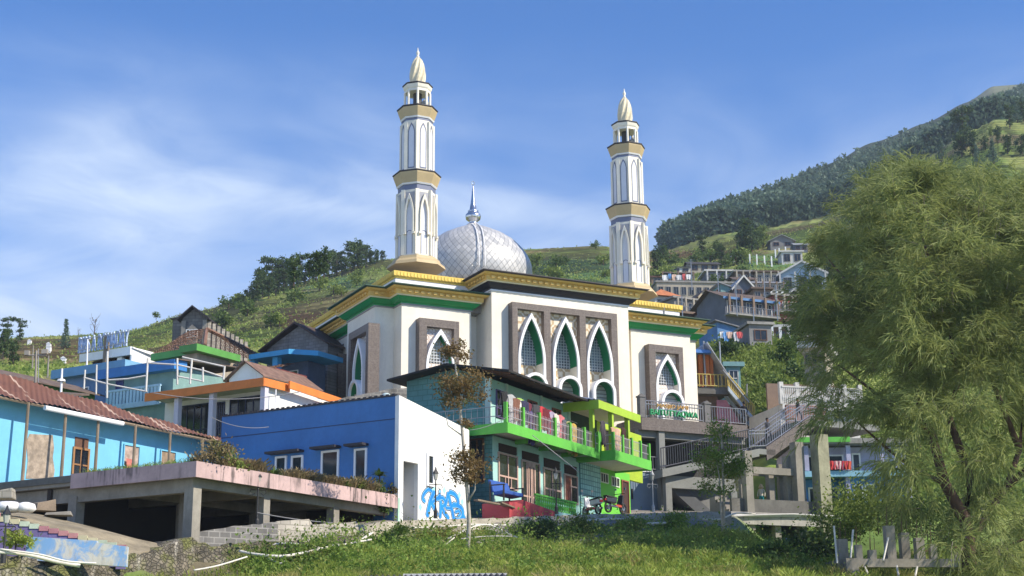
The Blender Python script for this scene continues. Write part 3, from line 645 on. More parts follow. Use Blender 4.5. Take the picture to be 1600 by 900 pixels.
        ring(tr2, A, B, 0, d2 - .035, d2 - .002); up.poly([(s, d2 - .02, z) for s, z in B])
        tr2.box(-h2 * .56, h2 * .56, d2 - .035, d2 - .002, zz(269.5), zz(268))
        ft2 = MB(fr)
        for q in (-1,): ft2.box(q * h2 * .95 - .10, q * h2 * .95 + .10, d2 - .05, d2 + .05, zz(272), zz(197)); ft.box(q * h1 * .97 - .11, q * h1 * .97 + .11, d1 - .06, d1 + .05, zz(405), zz(304))
        ar.build('arch_frame', cream, sh); pn.build('niche_panel', lil, sh); sp2.build('spandrel', gry, sh); fo.build('foot_panel', lil, sh); up.build('tall_panel', lil, s2); tr.build('foot_outline', navy, sh); tr2.build('outline', navy, s2); ft.build('corner_rib', cream, sh); ft2.build('corner_rib', cream, s2)
    return T
_dz = lambda v: MQ.hitz(649.5, v, 4.0)
_MZ = _dz
minaret(-2.7, 'tall white octagonal minaret with a ribbed golden bulb, left of the silver dome')
minaret(11.3, 'white octagonal minaret behind the right wing of the mosque, farther from the dome')
# ------------------------------------------------------------------ building helpers
WOOD = paint('weathered_wood', (.22, .17, .12), .85, .2, 2, .3)
BRWN = paint('brown_timber', (.13, .06, .035), .7, .2, 2, .2)
CONC = paint('raw_concrete', (.27, .25, .215), .9, .2, .8, .55, (.09, .085, .07))
CONCD = paint('dark_concrete', (.15, .145, .13), .9, .25, .7, .5, (.03, .03, .03))
GLASS = glass('window_glass')
DARK = plain('dark_interior', (.012, .012, .014), .9)
STEEL = plain('grey_steel_rail', (.33, .34, .36), .35, .6)
WPAINT = paint('white_house_paint', (.80, .80, .78), .7, .06, .8, .32, (.45, .42, .38))
ZINC = paint('zinc_sheet', (.42, .44, .47), .45, .2, 1.2, .35, (.2, .10, .06), .2, .3)
RUST = paint('rusty_sheet', (.15, .062, .042), .8, .3, 1, .4, (.05, .025, .02))
def corr_sheet(mb, q00, q10, q11, q01, n, amp=.035, rows=2, sag=0):
    """corrugated sheet: local corners q00-q10 along the eave, q01-q11 along the ridge; ridges run up the slope"""
    q00, q10, q11, q01 = [np.array(q, float) for q in (q00, q10, q11, q01)]; b = len(mb.v); k = n * 4
    for r in range(rows + 1):
        f = r / rows
        for i in range(k + 1):
            e = i / k; p = (q00 * (1 - e) + q10 * e) * (1 - f) + (q01 * (1 - e) + q11 * e) * f
            p = p + np.array([0, 0, amp * math.sin(2 * math.pi * i / 4) - sag * math.sin(math.pi * f)]); mb.v.append(tuple(mb.fr.w(*p)))
    fs = [[b + r * (k + 1) + i, b + r * (k + 1) + i + 1, b + (r + 1) * (k + 1) + i + 1, b + (r + 1) * (k + 1) + i] for r in range(rows) for i in range(k)]
    mb.f += fs; mb.fm += [mb.mi] * len(fs)
def tile_roof(name, par, fr, q00, q10, q11, q01, cols, rows, c1=(.20, .105, .07), c2=(.30, .19, .13)):
    """clay tiles laid in rows: every tile is a raised lip with a colour of its own"""
    q00, q10, q11, q01 = [np.array(q, float) for q in (q00, q10, q11, q01)]; V = []; F = []; CC = []
    R_ = np.random.default_rng(5)
    for r in range(rows):
        for c in range(cols):
            if R_.random() < .015: continue
            base = len(V); col = np.array(c1) + (np.array(c2) - np.array(c1)) * R_.random(); col = col * (.55 + .6 * R_.random()); jit = R_.normal(0, .012)
            for f, lift in ((r / rows, .075), ((r + 1.25) / rows, .0)):
                f = min(f, 1)
                for e, up in ((c / cols, 0), ((c + .5) / cols, .05), ((c + .98) / cols, 0)):
                    p = (q00 * (1 - e) + q10 * e) * (1 - f) + (q01 * (1 - e) + q11 * e) * f; V.append(fr.w(p[0], p[1], p[2] + lift + up + jit)); CC.append(col)
            F += [(base, base + 1, base + 4, base + 3), (base + 1, base + 2, base + 5, base + 4)]
    return np_mesh(name, V, F, colmat('clay_tiles', .9, .3, 1.5, .2, 20), par, cols=np.array(CC))
def window(par, fr, s0, s1, z0, z1, t=0., mat=WPAINT, gl=None, cols=1, rows=1, fw=.07, name='window', dep=.07, sign=-1):
    f = MB(fr); a, b_ = t + sign * dep, t - sign * .02; lo, hi = min(a, b_), max(a, b_)
    f.box(s0 - fw, s0, lo, hi, z0 - fw, z1 + fw); f.box(s1, s1 + fw, lo, hi, z0 - fw, z1 + fw); f.box(s0, s1, lo, hi, z1, z1 + fw); f.box(s0, s1, lo, hi, z0 - fw, z0)
    lo2, hi2 = (lo + .015, hi) if sign < 0 else (lo, hi - .015)
    for i in range(1, cols): x = s0 + (s1 - s0) * i / cols; f.box(x - fw * .4, x + fw * .4, lo2, hi2, z0, z1)
    for i in range(1, rows): x = z0 + (z1 - z0) * i / rows; f.box(s0, s1, lo2 + .003, hi2 + .003, x - fw * .35, x + fw * .35)
    w = f.build(name, mat, par); g = MB(fr); g.box(s0, s1, t + sign * .02, t - sign * .03, z0, z1); g.build('pane', gl or GLASS, w); return w
def railing(par, pts, fr, h=.9, mat=STEEL, gap=.14, post=1.5, name='railing', r=.018, rails=(1, .12), rr=.025):
    """baluster railing along local points (s, t, z)"""
    m = MB(fr)
    for p, q in zip(pts[:-1], pts[1:]):
        p, q = np.array(p, float), np.array(q, float); L = np.linalg.norm(q - p)
        for k in rails: m.tube([tuple(p + (0, 0, h * k)), tuple(q + (0, 0, h * k))], rr, 5)
        n = max(1, int(L / gap))
        for i in range(n + 1):
            x = p + (q - p) * i / n; big = i % max(1, int(post / gap)) == 0 or i == n
            m.tube([tuple(x + (0, 0, 0 if big else h * rails[-1])), tuple(x + (0, 0, h))], rr if big else r, 4)
    return m.build(name, mat, par)
def house(name, label, fr, s0, s1, t0, t1, z0, z1, wall, roof='flat', rmat=None, oh=.5, rh=1.2, fascia=None, th=.3, group=None, cat='house', wins=(), doors=(), wmat=WPAINT, fsides=True, tilec=None, glm=None):
    """simple village house; fr's s axis runs along the front, t goes back. wins = [(s0, s1, z0, z1[, cols, rows])] on the front"""
    T = thing(name, label, cat, fr.w((s0 + s1) / 2, (t0 + t1) / 2, z0), group)
    m = MB(fr); zb = z0 - 3; sm, tm = (s0 + s1) / 2, (t0 + t1) / 2
    if roof == 'gable_t': m.prism([(s0, zb), (s1, zb), (s1, z1), (sm, z1 + rh), (s0, z1)], t0, t1)
    elif roof == 'gable_s':
        pts = [(s0, t0, zb), (s0, t1, zb), (s0, t1, z1), (s0, tm, z1 + rh), (s0, t0, z1), (s1, t0, zb), (s1, t1, zb), (s1, t1, z1), (s1, tm, z1 + rh), (s1, t0, z1)]
        m.add(pts, [(0, 1, 2, 3, 4), (9, 8, 7, 6, 5), (0, 4, 9, 5), (1, 6, 7, 2), (0, 5, 6, 1), (2, 7, 8, 3), (3, 8, 9, 4)])
    else: m.box(s0, s1, t0, t1, zb, z1)
    m.build('wall', wall, T); r = MB(fr); rm = rmat or ZINC
    if roof == 'flat':
        r.box(s0 - oh, s1 + oh, t0 - oh, t1 + oh, z1, z1 + th); r.build('roof', fascia or rm, T)
        k = MB(fr); k.box(s0 - oh + .1, s1 + oh - .1, t0 - oh + .1, t1 + oh - .1, z1 + th, z1 + th + .04); k.build('roof_top', CONCD, T)
    elif roof == 'gable_t':
        sl = rh / (sm - s0); e = oh * sl
        r.sheet([(s0 - oh, t0 - oh, z1 - e + .06), (s0 - oh, t1 + oh, z1 - e + .06), (sm, t1 + oh, z1 + rh + .06), (sm, t0 - oh, z1 + rh + .06)], .07)
        r.sheet([(sm, t0 - oh, z1 + rh + .062), (sm, t1 + oh, z1 + rh + .062), (s1 + oh, t1 + oh, z1 - e + .062), (s1 + oh, t0 - oh, z1 - e + .062)], .07); ro = r.build('roof', rm, T)
        if fascia:
            k = MB(fr)
            for a, za, b_, zb_ in ((s0 - oh, z1 - e, sm, z1 + rh), (sm, z1 + rh, s1 + oh, z1 - e)): k.prism([(a, za - .22), (b_, zb_ - .22), (b_, zb_ + .09), (a, za + .09)], t0 - oh - .05, t0 - oh - .005)
            k.build('bargeboard', fascia, ro)
    elif roof == 'gable_s':
        sl = rh / (tm - t0); e = oh * sl
        r.sheet([(s0 - oh, t0 - oh, z1 - e + .06), (s1 + oh, t0 - oh, z1 - e + .06), (s1 + oh, tm, z1 + rh + .06), (s0 - oh, tm, z1 + rh + .06)], .07)
        r.sheet([(s0 - oh, tm, z1 + rh + .062), (s1 + oh, tm, z1 + rh + .062), (s1 + oh, t1 + oh, z1 - e + .062), (s0 - oh, t1 + oh, z1 - e + .062)], .07); ro = r.build('roof', rm, T)
        if fascia: k = MB(fr); k.box(s0 - oh, s1 + oh, t0 - oh - .05, t0 - oh - .003, z1 - e - .18, z1 - e + .1); k.build('fascia', fascia, ro)
    elif roof == 'shed':                                     # high on the left (s0), low on the right
        r.sheet([(s0 - oh, t0 - oh, z1 + rh), (s1 + oh, t0 - oh, z1 + .05), (s1 + oh, t1 + oh, z1 + .05), (s0 - oh, t1 + oh, z1 + rh)], .09); r.build('roof', rm, T)
        k = MB(fr); k.prism([(s0, z1), (s1, z1), (s0, z1 + rh - .12)], t0, t1); k.build('gable_wall', wall, T)
    elif roof == 'hip':
        a, b_ = s0 - oh, s1 + oh; c, d = t0 - oh, t1 + oh; k = min(b_ - a, d - c) / 2 * .96; zr = z1 + rh
        if b_ - a >= d - c: R0, R1 = (a + k, (c + d) / 2, zr), (b_ - k, (c + d) / 2, zr)
        else: R0, R1 = ((a + b_) / 2, c + k, zr), ((a + b_) / 2, d - k, zr)
        P = [(a, c, z1), (b_, c, z1), (b_, d, z1), (a, d, z1)]
        if b_ - a >= d - c: fs = [(P[0], P[1], R1, R0), (P[1], P[2], R1), (P[2], P[3], R0, R1), (P[3], P[0], R0)]
        else: fs = [(P[0], P[1], R0), (P[1], P[2], R1, R0), (P[2], P[3], R1), (P[3], P[0], R0, R1)]
        for q in fs: r.poly(list(q))
        r.poly([(x, y, z - .02) for x, y, z in P]); ro = r.build('roof', rm, T)
        if fascia: k = MB(fr); k.box(a - .03, b_ + .03, c - .05, d + .05, z1 - .28, z1 - .03); k.build('fascia', fascia, ro)
    for w in wins: window(T, fr, w[0], w[1], w[2], w[3], t0, wmat, glm, *(w[4:6] if len(w) > 4 else (1, 1)))
    for d in doors: window(T, fr, d[0], d[1], d[2], d[3], t0, BRWN, d[4] if len(d) > 4 else paint('plank_door', (.18, .10, .06), .7, .2, 3, .1), 2, 2, name='door')
    return T
def hfr(u, v, Y, az):
    """frame whose front-left-bottom corner is the pixel (u, v) at distance Y; returns frame and z"""
    p = at(u, v, Y); return Fr(p[:2], az), float(p[2])

# ------------------------------------------------------------------ terrace, blue house, sky-blue house
_t = at(307, 721, 50); TF = Fr(_t[:2], 60); TZ = float(_t[2]); TZ0 = TF.hitz(307, 745)
TL = lambda s: Fr((TF.o + TF.A * s)[:2], 150)                 # plane along the left edge, its hit() gives the back distance
TE = TF.hits(622, 778)                                        # right end of the terrace = corner of the blue house
PINK = paint('pink_stained_concrete', (.50, .36, .35), .85, .14, .9, .92, (.045, .04, .04), .25, 0, (.46, .64))
def terrace():
    T = thing('concrete_terrace', 'raised concrete terrace on pillars with pink streaked edge, open and dark underneath', 'terrace', TF.w(5, 5, 3.5))
    m = MB(TF); m.slab([(0.1, .1), (TE - .05, .1), (TE - .05, 13), (0.1, 13)], TZ0 + .12, TZ - .01); m.build('slab', CONC, T)
    e = MB(TF); e.box(0, TE - .03, 0, .1, TZ0, TZ + .02); e.box(0, .1, .1, 6.1, TZ0, TZ + .018); e.build('edge_band', PINK, T)
    e = MB(TF); e.box(.02, .1, 6.1, 13, TZ0 + .25, TZ - .04); e.build('rough_edge', CONCD, T)
    bm = MB(TF); bm.box(.35, TE - .1, .45, .8, TZ0 - .28, TZ0 + .1); bm.box(.4, .75, .8, 13, TZ0 - .45, TZ0 + .1)
    for s in (4.3, 8.6): bm.box(s, s + .3, .8, 12.6, TZ0 - .25, TZ0 + .1)
    for t in (4.5, 8.5): bm.box(.75, TE - .1, t, t + .3, TZ0 - .252, TZ0 + .1)
    bm.build('beam', CONC, T)
    for s, t, w in ((.55, .6, .42), (.55, 6.3, .42), (4.4, .62, .36), (8.7, .62, .36), (2.2, 2.4, .36), (4.4, 4.6, .36), (8.7, 4.6, .36)):
        k = MB(TF); k.box(s - w / 2, s + w / 2, t - w / 2, t + w / 2, 2.5, TZ0 - .25); k.build('pillar', CONC, T)
    w = MB(TF); w.box(.3, TE, 7.4, 7.6, 2, TZ0 + .1); w.box(.9, TE - .4, .9, 7.4, 2, 3.0); w.box(TE - .4, TE - .1, 1.2, 11, 2, TZ0 + .1); w.build('rear_wall', plain('shade_toned_masonry', (.035, .03, .028), .95), T)  # near-black colour puts the shade under the terrace into these walls
    return T
terrace()

BLUE = paint('deep_blue_paint', (.045, .175, .44), .6, .10, .6, .25, (.03, .08, .22), .05)
def blue_house():
    z1 = TF.hitz(624, 617.5); s1 = TF.hits(733, 672); z2 = TF.hitz(733, 672); BL = TL(TE); t1 = BL.hits(347, 650); zb = TF.hitz(625, 812) - .8
    T = thing('blue_house', 'deep blue house with a blinding white end wall bearing blue graffiti', 'house', TF.w(TE + 3, 5, zb))
    # white wall with the recess cut out
    n0, n1 = TF.hits(630, 760), TF.hits(653, 760); nz = TF.hitz(641, 722)
    m = MB(TF); zt = lambda s: z1 + (z2 - z1) * (s - TE) / (s1 - TE)
    m.prism([(TE, zb), (n0, zb), (n0, zt(n0)), (TE, zt(TE))], 0, .2); m.prism([(n0, nz), (n1, nz), (n1, zt(n1)), (n0, zt(n0))], 0, .2); m.prism([(n1, zb), (s1, zb), (s1, zt(s1)), (n1, zt(n1))], 0, .2)
    w = m.build('end_wall', WPAINT, T)
    r = MB(TF); r.box(n0 - .01, n1 + .01, 1.1, 1.2, zb + 1.25, nz + .1); r.box(n0 - .1, n0 - .002, .2, 1.2, zb, nz + .1); r.box(n1 + .002, n1 + .1, .2, 1.2, zb, nz + .1); r.build('recess', paint('grey_recess', (.62, .62, .62), .8, .05, 1, .1), w)
    r = MB(TF); r.box(n0, n1, 1.07, 1.2, zb, zb + 1.24); r.build('green_dado', paint('dark_green_dado', (.03, .09, .05)), w)
    g = MB(TF); g.box(TE - .02, TE + .12, -.02, .05, zb, zb + 1.7); g.build('green_strip', paint('pale_green_strip', (.38, .58, .46)), w)
    # blue walls
    m = MB(TF); m.box(TE, TE + .2, .2, t1, zb, z1); m.box(TE + .2, s1, t1 - .2, t1, zb, z2 - .3); m.prism([(TE + .2, zb), (s1 - .02, zb), (s1 - .02, z2 - .02), (TE + .2, z1 - .05)], .21, .25) if False else None
    m.box(s1 - .2, s1, .2, t1 - .2, zb, z2 - .02); bw = m.build('blue_wall', BLUE, T)
    gr = MB(TF); gr.box(TE - .012, TE, .2, t1, z1 - 1.02, z1 - .98); gr.build('groove', plain('groove_line', (.012, .04, .12)), bw)
    ro = MB(TF); ro.sheet([(TE - .03, .1, z1 + .05), (s1 + .05, .1, z2 + .05), (s1 + .05, t1 + .1, z2 + .05), (TE - .03, t1 + .1, z1 + .05)], .05); rf = ro.build('roof', MDGR, T)
    ed = MB(TF); n = int(t1 / .3)
    ed.box(TE - .031, TE - .005, .2, .2 + n * .3, z1 - .02, z1 + .03)
    for i in range(n): ed.box(TE - .06, TE - .03, .2 + i * .3, .2 + i * .3 + .17, z1 - .02, z1 + .09)
    ed.build('sheet_edge', MDGR, rf)
    # windows with little canopies on the blue face; s axis along az 150 runs to the left, outside is on its right-hand side
    for u0, u1, v0, v1 in ((433.5, 446.5, 716, 741), (458.5, 472, 715, 742), (505.5, 528, 707, 758), (557, 571.5, 704, 757)):
        a, b_ = BL.hits(u1, v0), BL.hits(u0, v0); za, zb_ = BL.hitz((u0 + u1) / 2, (v0 + v0) / 2), max(TZ + .1, BL.hitz((u0 + u1) / 2, v1))
        window(T, BL, a, b_, zb_, za, 0, MWHT, None, 1, 1, .09, sign=1)
    for u0, u1, v in ((424, 475, 709), (494, 533, 702), (547, 576, 698)):
        a, b_ = BL.hits(u1, v), BL.hits(u0, v + 3); z = BL.hitz((u0 + u1) / 2, v); c = MB(BL); c.box(a, b_, 0, .5, z, z + .1); c.build('canopy', MDGR, T)
    a, b_ = TF.hits(668.5, 733), TF.hits(675, 733); window(T, TF, a, b_, TF.hitz(672, 755), TF.hitz(672, 713), 0, MWHT, None, 1, 1, .14)
    return T
blue_house()
def graffiti():
    """KRAB in fat blue letters: dark outline, pale rim and blue body laid one over the other on the white wall"""
    s0, s1 = TF.hits(658, 790), TF.hits(727, 790); z0, z1 = TF.hitz(690, 810.5), TF.hitz(690, 765); W, H = s1 - s0, z1 - z0
    S = [  # strokes in a 100 x 100 box with their widths
        ([(16, 2), (20, 30), (26, 62), (34, 88)], 13), ([(28, 88), (18, 92), (6, 72), (4, 56), (10, 50)], 8), ([(26, 46), (36, 60), (46, 72), (50, 82)], 9), ([(26, 50), (34, 34), (42, 10)], 11),
        ([(50, 4), (52, 30), (52, 60)], 10), ([(44, 66), (56, 72), (64, 62), (62, 48), (54, 42)], 9), ([(54, 42), (62, 22), (74, 4)], 10),
        ([(64, 44), (68, 66), (72, 92)], 9), ([(72, 92), (78, 60), (84, 30), (88, 4)], 11), ([(66, 40), (82, 40)], 7),
        ([(76, 96), (90, 92), (99, 76), (98, 58), (84, 52)], 11), ([(86, 56), (104, 52), (113, 40), (112, 18), (102, 4), (90, 6)], 11), ([(92, 30), (102, 36), (106, 26), (100, 16)], 6), ([(112, 30), (118, 14), (121, 2)], 9)]
    layers = ((5.0, -.004, plain('graffiti_outline', (.02, .03, .10), .6)), (2.0, -.008, plain('graffiti_rim', (.28, .62, .85), .6)), (0, -.012, paint('graffiti_blue', (.01, .24, .74), .6, .2, 2, 0, None, 0)))
    T = thing('graffiti', 'blue bubble-letter graffiti reading KRAB painted on the white end wall', 'graffiti', TF.w((s0 + s1) / 2, 0, z0)); q = lambda x, y: (s0 + x / 121 * W, z0 + y / 100 * H)
    for name, (ex, t, mt) in zip(('letter_outline', 'letter_rim', 'letter_body'), layers):
        m = MB(TF); jj = 0
        for pts, w in S:
            P = [np.array(q(*p)) for p in pts]; D = []
            for i in range(len(P) - 1):
                for k in range(5):
                    f = k / 5; a, b_, c, d = P[max(i - 1, 0)], P[i], P[i + 1], P[min(i + 2, len(P) - 1)]
                    D.append(.5 * (2 * b_ + (c - a) * f + (2 * a - 5 * b_ + 4 * c - d) * f * f + (3 * b_ - a - 3 * c + d) * f ** 3))
            D.append(P[-1]); D = np.array(D); g = np.gradient(D, axis=0); g /= np.linalg.norm(g, axis=1)[:, None]; hw = (w * .6 + ex) / 100 * H
            nrm = np.stack([-g[:, 1], g[:, 0]], 1) * hw; A, B = D + nrm, D - nrm; cap0, cap1 = D[0] - g[0] * hw * .6, D[-1] + g[-1] * hw * .6; jj += 1; tt = t - jj * .0001
            for i in range(len(D) - 1): m.poly([(*A[i], 0), (*A[i + 1], 0), (*B[i + 1], 0), (*B[i], 0)]) if False else m.poly([(A[i][0], tt, A[i][1]), (A[i + 1][0], tt, A[i + 1][1]), (B[i + 1][0], tt, B[i + 1][1]), (B[i][0], tt, B[i][1])])
            for c, i in ((cap0, 0), (cap1, -1)): m.poly([(A[i][0], tt, A[i][1]), (c[0], tt, c[1]), (B[i][0], tt, B[i][1])])
        m.build(name, mt, T)
    m = MB(TF)
    for k, r in enumerate((5.5, 3.6)):
        mm = MB(TF); c = np.array(q(49, 92)); rr = r / 100 * H * 1.5; t = -.013 - .001 * k; mm.poly([(c[0] + rr * math.cos(a), t, c[1] + rr * math.sin(a)) for a in np.linspace(0, 2 * math.pi, 20)[:-1]]); mm.build('dot', layers[1 if k else 0][2], T)
    for x, y in ((33, 97), (62, 99), (104, 92), (112, 70), (-2, 28)):
        c = q(x, y); d = .14; m.poly([(c[0] - d, -.006, c[1]), (c[0], -.006, c[1] - d * 1.3), (c[0] + d, -.006, c[1]), (c[0], -.006, c[1] + d * 1.3)])
    m.build('spark', plain('graffiti_pale', (.35, .72, .78), .6), T)
graffiti()

SKYB = paint('sky_blue_paint', (.16, .47, .68), .75, .08, .7, .2, (.10, .25, .34), .1)
def rusty_roof_mat():
    m, n, p = newmat('rusty_corrugated_roof'); b = NB(n); g = b.nd('ShaderNodeTexCoord')
    a = b.nd('ShaderNodeAttribute', attribute_name='col').outputs['Color']; sp = b.nd('ShaderNodeSeparateColor'); b.ln(a, sp.inputs[0])   # r along the eave, g up the slope
    cb = b.nd('ShaderNodeCombineXYZ'); b.ln(b.math('MULTIPLY', sp.outputs[0], 50), cb.inputs[0]); b.ln(b.math('MULTIPLY', sp.outputs[1], .8), cb.inputs[1])
    st = b.rng(b.noise(cb.outputs[0], 1.0, 2, .4), .585, .64); br = b.rng(b.noise(b.pos(), 1.8, 5, .7), .05, .4)
    c = b.mix(b.noise(b.pos(), 2.5, 4, .6), (.115, .045, .025), (.205, .088, .052)); c = b.mix(b.math('MULTIPLY', st, br), c, (.46, .33, .25))
    c = b.mix(b.rng(b.noise(b.pos(), .8, 4), .55, .75, 0, .5), c, (.09, .035, .03))
    b.ln(c, p.inputs['Base Color']); p.inputs['Roughness'].default_value = .75; return m
def sky_blue_house():
    tw = 10.9; f = TF; zb = TZ - .02; s0 = f.hits(-60, 680, tw); s1 = f.hits(338, 700, tw)
    T = thing('sky_blue_house', 'long sky blue house on the terrace under a rust striped corrugated roof, propped by poles', 'house', f.w(4, tw + 1, zb))
    ez = lambda s, t: 0
    E0, E1 = f.hit(-60, 606, tw - .8), f.hit(346, 690, tw - .8); R0, R1 = f.hit(-60, 567, tw + 3.2), f.hit(348, 687, tw + 3.2)
    m = MB(f); m.prism([(s0, zb), (s1, zb), (s1, E1[1] + .12), (s0, E0[1] + .12)], tw, tw + .25); m.prism([(s0, zb), (s1 - .5, zb), (s1 - .5, R1[1] - .1), (s0, R0[1] - .1)], tw + 3.0, tw + 3.2); m.build('wall', SKYB, T)
    # corrugated sheets with streaks running down the slope
    V, F_, CC = [], [], []; n = 220; rows = 6
    for r in range(rows + 1):
        g = r / rows
        for i in range(n + 1):
            e = i / n; s = (E0[0] + (E1[0] - E0[0]) * e) * (1 - g) + (R0[0] + (R1[0] - R0[0]) * e) * g; t = tw - .8 + 4.0 * g; z = (E0[1] + (E1[1] - E0[1]) * e) * (1 - g) + (R0[1] + (R1[1] - R0[1]) * e) * g
            V.append(f.w(s, t, z + .05 + .03 * math.sin((i + .12 * n * g) * math.pi / 2) - .12 * math.sin(g * math.pi) + .05 * math.sin(e * 23 + g * 3))); CC.append(((e + .12 * g) / 1.12, g, 0))
    for r in range(rows):
        for i in range(n): a = r * (n + 1) + i; F_.append((a, a + 1, a + n + 2, a + n + 1))
    ro = np_mesh('roof', V, F_, rusty_roof_mat(), T, cols=np.array(CC))
    k = MB(f); k.tube([(E0[0], tw - .7, E0[1] - .04), (E1[0], tw - .7, E1[1] - .04)], .06, 5); k.build('eave_beam', WOOD, ro)
    a, b_ = f.hit(70, 637, tw - .86), f.hit(192, 662, tw - .86); k = MB(f); k.tube([(a[0], tw - .86, a[1]), (b_[0], tw - .86, b_[1])], .1, 8); k.build('gutter_pipe', MWHT, ro)
    for u in (39, 99, 151, 210, 265, 316):
        s = f.hits(u, 700, tw - .75); e = (s - E0[0]) / (E1[0] - E0[0]); z = E0[1] + (E1[1] - E0[1]) * e; k = MB(f); k.tube([(s - .03, tw - .78, TZ), (s + .03, tw - .72, z)], .075, 7, .06); k.build('pole', WOOD, T)
    # patch of bare stone, door, blocked windows
    P = [(41, 690), (46, 678), (82, 680), (84, 700), (82, 715), (85, 735), (83, 748), (40, 748), (43, 720)]; k = MB(f); k.prism([f.hit(u, v, tw) for u, v in P], tw - .02, tw + .01)
    k.build('bare_patch', paint('bare_rubble', (.34, .28, .22), .95, .35, 3, .3), T)
    a, b_ = f.hits(116, 700, tw), f.hits(137, 700, tw); window(T, f, a, b_, TZ + .02, f.hitz(126, 703, tw), tw, paint('orange_brown_frame', (.30, .15, .06), .6, .2, 3, .1), None, 2, 3, .09, 'door')
    k = MB(f); k.box(a, b_, tw - .03, tw, f.hitz(126, 701, tw), f.hitz(126, 684, tw)); k.build('transom', BRWN, T)
    for u0, u1, v0, v1, mt in ((193, 216, 697, 729, paint('patched_brick', (.42, .33, .28), .9, .3, 4, .3)), (251, 273, 706, 730, paint('boarded_timber', (.30, .22, .15), .9, .3, 4, .3))):
        a, b_ = f.hits(u0, 710, tw), f.hits(u1, 710, tw); window(T, f, a, b_, f.hitz((u0 + u1) / 2, v1, tw), f.hitz((u0 + u1) / 2, v0, tw), tw, SKYB, mt, 1, 1, .05)
    c = MB(f); a = f.hits(196, 720, tw - .1); z = f.hitz(196, 716, tw - .1)
    c.add([(a, tw - .14, z), (a + .45, tw - .17, z - .02), (a + .5, tw - .16, z - .45), (a + .25, tw - .12, z - .62), (a + .05, tw - .18, z - .5)], [(0, 1, 2, 3, 4)]); solo(c, 'cloth', paint('faded_red_cloth', (.5, .16, .13)), 'faded red cloth hanging at a blocked window of the sky blue house', 'cloth')
    return T
sky_blue_house()

# ------------------------------------------------------------------ houses stepping up behind them
def orange_house():
    p = at(412, 590, 74); f = Fr(p[:2], 60); z = float(p[2]); L = Fr(f.o[:2], 150); z0 = L.hitz(412, 600); zt = z
    T = thing('orange_eaved_house', 'white house with an orange edged flat porch roof and dark blue glazing', 'house', f.w(2, 4, z - 3.5))
    tl = L.hits(227, 609); s1 = f.hits(453, 603)
    r = MB(f); r.box(.05, s1 - .05, .05, tl - .05, z - .28, z - .04); r.build('porch_roof', paint('pale_green_soffit', (.42, .46, .38)), T)
    e = MB(f); e.box(0, s1, -.02, .05, z - .42, z); e.box(-.02, .05, -.02, tl, z - .44, z + .01); e.build('fascia', paint('orange_fascia', (.72, .21, .035), .6, .1, 2, .15), T)
    q0, q1 = f.hit(453, 595, -.3), f.hit(545, 626, -.3); k = MB(f); k.prism([(q0[0], q0[1] - .4), (q1[0], q1[1] - .4), (q1[0], q1[1]), (q0[0], q0[1])], -.3, -.2); k.build('sloping_fascia', _mc['orange_fascia'], T)
    w = MB(f); w.prism([(.7, z - 4), (q1[0], z - 4), (q1[0], q1[1] - .2), (q0[0], q0[1] - .3), (.7, q0[1] - .3)], .3, .5); w.box(1.6, 1.8, .5, tl, z - 4, z - .29); w.build('wall', WPAINT, T)
    B2 = Fr((f.o + f.A * 1.6)[:2], 150)
    for u0, u1, v0, v1 in ((282, 326, 634, 664), (338, 350, 630, 664), (361, 408, 622, 650)):
        a, b_ = B2.hits(u1, (v0 + v1) / 2), B2.hits(u0, (v0 + v1) / 2); window(T, B2, a, b_, z - 3.4, B2.hitz((u0 + u1) / 2, v0), 0, plain('navy_frame', (.02, .03, .09)), GLASS, 4, 2, .06, sign=1)
    LC = Fr((f.o + f.A * .35)[:2], 150); cm = paint('pale_lilac_column', (.60, .58, .66), .7, .06, 1, .15)
    for u in (279, 333, 413): c = LC.hits(u, 620); k = MB(f); k.box(.2, .5, c - .15, c + .15, z - 4, z - .28); k.build('column', cm, T)
    k = MB(f); k.tube([(.9, -.1, z - 3), (.9, -.1, z - .5)], .04, 6); k.build('drain_pipe', MWHT, T)
    return T
orange_house()
